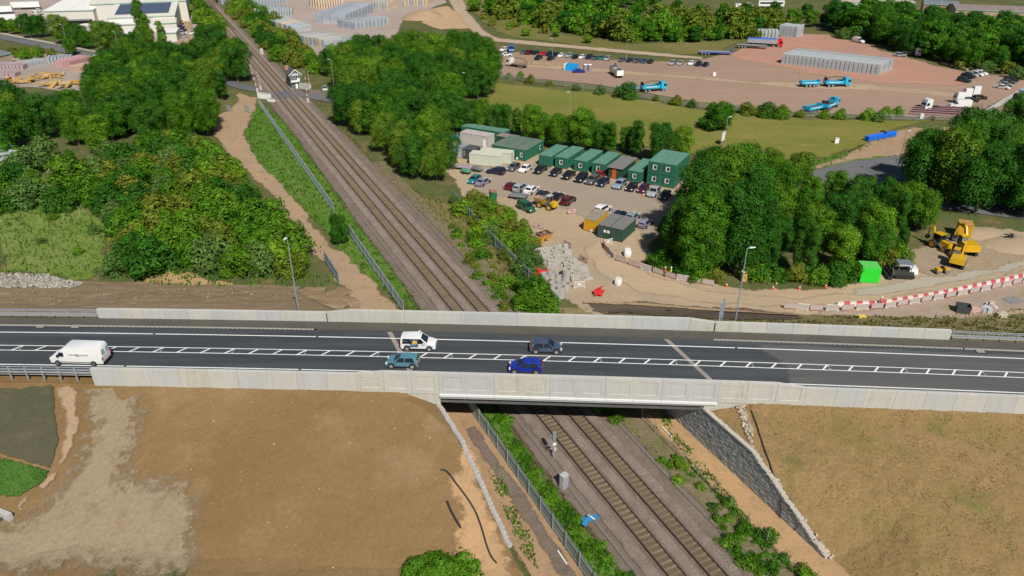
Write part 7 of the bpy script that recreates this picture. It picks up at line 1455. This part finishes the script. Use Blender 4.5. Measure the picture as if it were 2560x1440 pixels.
# ---- stacks of concrete blocks
m_bs = mat('block_grey', (.33, .36, .37), .9, .1, 2, island=.14); m_tan = mat('block_tan', (.50, .40, .28), .9, .08, 2, island=.1); m_bs2 = mat('block_bluegrey', (.30, .33, .37), .9, .1, 2, island=.14)
def stack(label, fl, fr, n, depth, Hh, m_, dang=None, layers=3, gap=.22, m2=None, grp='stacks of concrete blocks'):
    a, c = Vector(P(*fl)), Vector(P(*fr)); d = (c-a); L = d.length; d /= L; r_ = math.atan2(d.y, d.x); t = thing('block_stack', label, 'block stack', (a.x, a.y, .1), r_, grp); W_ = L/n; nd = max(1, round(depth/4.5)); sh = dang or 0.0
    b = MB()
    for j in range(nd):
        for k in range(layers): 
            y = (j+.5)*depth/nd; b.box((W_/2+sh*y, y, k*Hh/layers), (W_*(1-gap), depth/nd-.06, Hh/layers-.03))
    me = b.mesh('block_row', m_); me2 = me
    if m2: me2 = me.copy(); me2.materials[0] = m2
    for i in range(n): o = obj('block_row', me2 if m2 and i % 3 == 2 else me, t, (i*W_, R5.uniform(-.15, .15), 0)); o.scale = (1, 1, R5.uniform(.97, 1.03))
    return t
stack('very long stack of grey concrete blocks on the red yard', (1950, 159), (2196, 189), 23, 15, 3.6, m_bs, .1, gap=.14)
stack('tall stack of grey concrete blocks at the back of the red yard', (1945, 90), (1992, 95), 8, 8, 4.6, m_bs, 0, gap=.2)
stack('shorter stepped stack of pale blocks left of the back stack', (1892, 96), (1945, 98), 6, 7, 3.2, m_bs, 0, gap=.2)
stack('left stack of grey blocks in the top block yard', (652, 42), (738, 40), 13, 22, 3.4, m_bs, -.55, m2=m_bs2)
stack('rear left stack of blocks in the top block yard', (640, 16), (724, 8), 11, 24, 3.4, m_bs2, -.55)
stack('small mixed stack at the front left of the top block yard', (672, 62), (735, 84), 5, 10, 2.6, m_bs, -.4, m2=m_tan)
stack('tan stack of blocks in the middle of the top block yard', (798, 25), (862, 22), 10, 18, 4.2, m_tan, -.2)
stack('grey stack of blocks right of the tan stack', (866, 60), (935, 30), 9, 16, 4.4, m_bs2, -.1)
stack('dark grey stack at the front right of the top block yard', (888, 76), (975, 62), 9, 12, 3.6, m_bs2, -.1, m2=m_bs)
stack('second tan stack behind the grey stacks', (930, 24), (972, 26), 6, 12, 4.2, m_bs, 0, m2=m_tan)
stack('blocks partly hidden by the wood at the yard front', (745, 108), (812, 122), 7, 14, 3.4, m_bs, 0, m2=m_tan)
stack('stack of blocks at the right end of the top block yard', (1010, 14), (1070, 16), 8, 10, 4.0, m_tan, 0, m2=m_bs2)
stack('stack at the very back of the top block yard', (815, 5), (985, -4), 18, 12, 4.4, m_tan, 0)
# builders yard at the left: pallets of bricks
for i, (fl, fr, n, dp, Hh, m_, lab) in enumerate((((-30, 178), (60, 176), 10, 7, 1.8, mat('brick_lilac', (.36, .27, .28), .9, .1, 2, island=.25), 'left pallets of lilac bricks in the builders yard'), ((62, 172), (118, 162), 7, 6, 1.8, m_bs, 'pallets of grey stone right of the lilac bricks'), ((118, 160), (180, 156), 7, 6, 2.0, m_bs2, 'pallets of grey blocks by the bushes'), ((178, 172), (238, 156), 7, 7, 2.4, mat('brick_red2', (.40, .22, .22), .9, .1, 2, island=.25), 'tall stack of red bricks in the builders yard'), ((196, 182), (246, 172), 6, 5, 2.0, mat('brick_pink', (.50, .33, .26), .9, .1, 2, island=.2), 'pink brick pallets in front of the red bricks'), ((-30, 195), (40, 194), 8, 4, 1.4, mat('brick_lilac', (.36, .27, .28)), 'front row of lilac bricks at the left edge'))): stack(lab, fl, fr, n, dp, Hh, m_, 0, 2, .2, grp='pallets in the builders yard')
for u, v, lab in ((60, 205, 'left heap of orange sand in the builders yard'), (115, 195, 'middle heap of ochre timber in the builders yard'), (150, 215, 'right heap of orange earth in the builders yard')):
    t = thing('yard_heap', lab, 'heap', (*P(u, v), .05)); litter(t, 20, 5, 3.5, 0, 1.0, (2, 5), [mat('ochre_timber', (.45, .27, .08), .9, .2, 2), mat('pale_timber', (.5, .38, .22), .9, .2, 2)], 'timber', .5)
# sand heaps
def mound(u, v, r, hh, m_, lab, nm='sand_heap'):
    b = MB(); R = []; rr_ = random.Random(int(u)); n = 22
    for k, (f, z) in enumerate(((1, 0), (.82, .35), (.55, .72), (.25, .95), (.05, 1))): R.append([(cos(2*pi*i/n)*r*f*rr_.uniform(.88, 1.1), sin(2*pi*i/n)*r*.7*f*rr_.uniform(.88, 1.1), z*hh) for i in range(n)])
    b.loft(R); tag(b.build(nm, m_, None, (*P(u, v), .03), rr_.uniform(0, 1), smooth=70), lab, 'heap')
mound(1058, 45, 12, 4, g_sand, 'heap of sand at the right end of the top block yard'); mound(485, 168, 8, 3, gmat('heap_brown', (.3, .19, .11), (.26, .17, .1), None, soft=False), 'brown earth heap in the contractors yard'); mound(2530, 612, 6, .7, g_site, 'low spoil mound at the right edge beyond the plant', 'spoil_mound'); mound(2460, 585, 5, .6, g_site, 'small spoil mound behind the yellow store box', 'spoil_mound')
t = thing('orange_machine', 'orange excavator in the contractors yard', 'excavator', (*P(455, 137), .1), .5); b = MB(); b.box((0, 0, .4), (3, 2.3, .7)); b.build('track', m_chas, t); b = MB(); b.box((-.3, 0, 1.1), (3.2, 2.4, 1.3), top=(.9, .9)); b.build('body', mat('machine_orange', (.6, .22, .04), .5), t); b = MB(); b.tube([(1, 0, 1.8), (3, 0, 4.2), (5, 0, 2.6), (5.2, 0, .8)], .3, 6); b.build('arm', mat('machine_orange', (.6, .22, .04)), t)
t = cabin('green_hut', 'green hut in the contractors yard', 'hut', at0(474, 128), 6, 4, 2.8, m_dgreen, m_dgreen, rz=.1); t = cabin('blue_skip_hut', 'pale blue box beside the green hut', 'box', at0(482, 136), 4, 2.5, 1.8, mat('pale_blue', (.25, .4, .55), .6), m_wht, rz=.1)
# ---- buildings
m_wroof = mat('white_roof', (.74, .72, .68), .6, .03, 1); m_croof2 = mat('cream_roof2', (.64, .62, .53), .6, .04, 1); m_wwall = mat('warehouse_wall', (.6, .58, .52), .7, .05, 1); m_solar = mat('solar_glass', (.06, .075, .12), .12, spec=.7)
def shed(label, fl, fr, z, depth, roof, wall, rise=1.0, extra=None, name='warehouse', mid=.5):
    """eaves corners of the front given as picture points at height z"""
    a, c = Vector(P(*fl, z)), Vector(P(*fr, z)); d = c-a; L = d.length; r_ = math.atan2(d.y, d.x); t = thing(name, label, 'building', (a.x, a.y, 0), r_)
    b = MB(); b.box((L/2, depth/2, 0), (L-.3, depth-.3, z)); b.build('wall', wall, t)
    b = MB(); b.loft([[(0, 0, z), (0, depth*mid, z+rise), (0, depth, z), (0, depth, z-.3), (0, 0, z-.3)], [(L, 0, z), (L, depth*mid, z+rise), (L, depth, z), (L, depth, z-.3), (L, 0, z-.3)]]); o = b.build('roof', roof, t)
    n = int(L/8)
    for i in range(1, n): b = MB(); b.loft([[(i*L/n-.06, 0.02, z+.03), (i*L/n-.06, depth*mid, z+rise+.05), (i*L/n+.06, depth*mid, z+rise+.05), (i*L/n+.06, .02, z+.03)], [(i*L/n-.06, .02, z-.02), (i*L/n-.06, depth*mid, z+rise-.05), (i*L/n+.06, depth*mid, z+rise-.05), (i*L/n+.06, .02, z-.02)]]); b.build('roof_seam', m_lgrey, o)
    b = MB(); b.box((L/2, -.05, z-.55), (L, .15, .45)); b.build('gutter', mat('gutter_green', (.3, .4, .35), .6), t)
    return t, L
t, L = shed('large white roofed warehouse at the top left', (107, 27), (232, 24), 8, 60, m_wroof, m_wwall, 1.5); b = MB(); b.box((L*.62, -1.5, 3.6), (L*.62, 3.4, .3)); b.build('canopy', m_greyroof, t); b = MB(); b.box((L*.62, -.12, .2), (L*.55, .1, 3.2)); b.build('loading_door', m_dgrey, t)
t, L = shed('cream warehouse with a long dark solar roof at the top left', (266, 44), (437, 37), 7, 30, m_croof2, m_wwall, 2.5, mid=.97)
for i in range(12):
    for j in range(6): y_ = 4.5+j*3.8; z_ = 7.1+y_*2.5/29.1; x_ = L*.1+i*L*.8/12; w_ = L*.8/12-.1; b = MB(); b.loft([[(x_, y_, z_), (x_+w_, y_, z_), (x_+w_, y_+3.6, z_+.31), (x_, y_+3.6, z_+.31)], [(x_, y_, z_+.1), (x_+w_, y_, z_+.1), (x_+w_, y_+3.6, z_+.41), (x_, y_+3.6, z_+.41)]]); b.build('solar_panel', m_solar, t)
shed('tall cream warehouse behind the solar roof at the top left', (222, 10), (465, 0), 10, 60, m_croof2, m_wwall, 1.5)
shed('white lean to shed in front of the solar warehouse', (266, 62), (352, 58), 5, 22, m_wroof, m_wwall, .6); shed('small white flat roofed unit below the lean to shed', (302, 84), (350, 82), 3.5, 9, m_wroof, mat('unit_green', (.12, .2, .17), .7), .2, name='storage_unit')
shed('white lean to at the right end of the solar warehouse', (382, 58), (441, 55), 5.5, 14, m_croof2, m_wwall, .5); shed('white units at the corner below the right lean to', (388, 82), (440, 80), 4, 12, m_wroof, m_wwall, .2, name='storage_unit'); shed('white open canopy left of the lean to shed', (222, 66), (268, 60), 4, 10, m_wroof, m_wwall, .2, name='storage_unit')
for i, (u, v, L, lab) in enumerate(((68, 24, 14, 'long white lorry trailer left of the white warehouse'), (0, 36, 13, 'white lorry trailer at the left edge of the warehouse yard'), (10, 58, 12, 'front white lorry trailer at the left edge'))): t = lorry_base('box_trailer', lab, 'trailer', (*P(u, v), .1), ang(30, 24, 98, 22)+i*.05, L, (-3, -4.3), 'white box trailers'); b = MB(); b.box((0, 0, 1.2), (L, 2.5, 2.8)); b.build('box_body', PT['white'], t)
for i, (u, v, pt) in enumerate(((85, 37, 'white'), (92, 30, 'white'), (108, 42, 'white'), (28, 46, 'white'), (445, 55, 'navy'), (448, 62, 'darkred'), (452, 70, 'navy'), (455, 78, 'black'), (457, 86, 'silver'), (460, 94, 'silver'), (443, 46, 'black'), (440, 38, 'teal'), (478, 86, 'white'), (436, 26, 'white'), (207, 42, 'navy'))): car(('hatch', 'suv', 'mpv')[i % 3], 0, P(u, v), R5.uniform(-.2, .2)+(0 if i > 3 else 2.9), '%s vehicle in the warehouse yard, %s from upper left' % ({'darkred': 'dark red'}.get(pt, pt), ON[i]), pt, 'vehicles in the warehouse yard')
for (u, v, lab) in ((155, 42, 'red and white trailer unit before the warehouse canopy'),): t = lorry_base('red_flat_trailer', lab, 'trailer', (*P(u, v), .1), .1, 12, (-3, -4.3, 3.5)); b = MB(); b.box((-2, 0, 1), (5, 2.4, 1.2)); b.box((4.2, 0, 1), (4, 2.4, 1.2)); b.build('red_box', PT['red'], t); b = MB(); b.box((1.3, 0, 1), (2, 2.4, 2.6), top=(.5, .9)); b.build('white_cab', PT['white'], t)
shed('grey roofed building at the left edge by the town road', (-60, 150), (27, 130), 4, 14, mat('slate_grey_roof', (.15, .17, .2), .8, .08, 1), mat('buff_wall', (.4, .31, .22), .8, .1, 1), .8, name='building'); shed('low pale roofed building at the left edge beside the thicket', (-50, 392), (42, 376), 3.5, 9, mat('pale_sheet_roof', (.42, .44, .46), .7, .1, 1), m_lgrey, .6, name='building')
shed('long brown roofed factory at the top right corner', (2390, 22), (2600, 30), 6, 20, mat('brown_factory_roof', (.22, .17, .16), .8, .1, 1), mat('buff_wall', (.4, .31, .22)), 1.2, name='factory'); shed('grey roofed factory left of the brown one', (2310, 8), (2400, 12), 6, 14, mat('slate_grey_roof', (.15, .17, .2)), mat('brick_wall', (.36, .22, .17), .9, .1, 1), 1.0, name='factory'); shed('far pale roofed sheds at the top edge', (2100, 4), (2290, 6), 5, 16, mat('pink_roof', (.42, .34, .32), .8, .1, 1), m_wwall, .8, name='factory')
t = lorry_base('box_trailer', 'long white coach body parked beyond the far hedge', 'trailer', (*P(1926, 20), .1), -.05, 14, (-3, -4.3, 4)); b = MB(); b.box((0, 0, 1.0), (14, 2.5, 2.9)); b.build('box_body', PT['white'], t); b = MB(); b.box((0, -1.27, 2.2), (12.5, .04, .9)); b.build('window_band', m_glass, t)
for u, v, lab in ((1848, 20, 'left of two small white vans beyond the far hedge'), (1870, 18, 'right of two small white vans beyond the far hedge')): bigvan((*P(u, v), .1), .1, lab, 5.2, 2.3, detail=False, group='white vans beyond the hedge')
tipper(868, 71, 905, 68, 'navy and blue tipper lorry in the top block yard', 'brightblue', False, False, None); car('hatch', 1, P(240, 148), -1.0, 'white van like car on the town road', 'white')
t = cabin('dark_shed', 'dark green shed behind the town road trees', 'shed', at0(262, 131), 8, 6, 3.2, m_dgrey, m_dgrey, rz=-.1)
x, y = P(2556, 250); t = cabin('grey_tank_lorry', 'grey and blue vehicle at the right edge of the side road', 'vehicle', (x-2, y, .1), 2.6, 7, 3.0, m_slate, mat('pale_blue', (.25, .4, .55)), rz=-.9)
for k_ in list(CP.values()): droptree(k_)

t = cabin('ruined_hut', 'small ruined hut with rusty roof on the left clearing', 'hut', at0(118, 432), 4.5, 3.0, 1.6, mat('old_brick', (.4, .3, .22), .9, .2, 2), mat('rust_sheet', (.25, .13, .09), .9, .25, 2), rz=-.1)
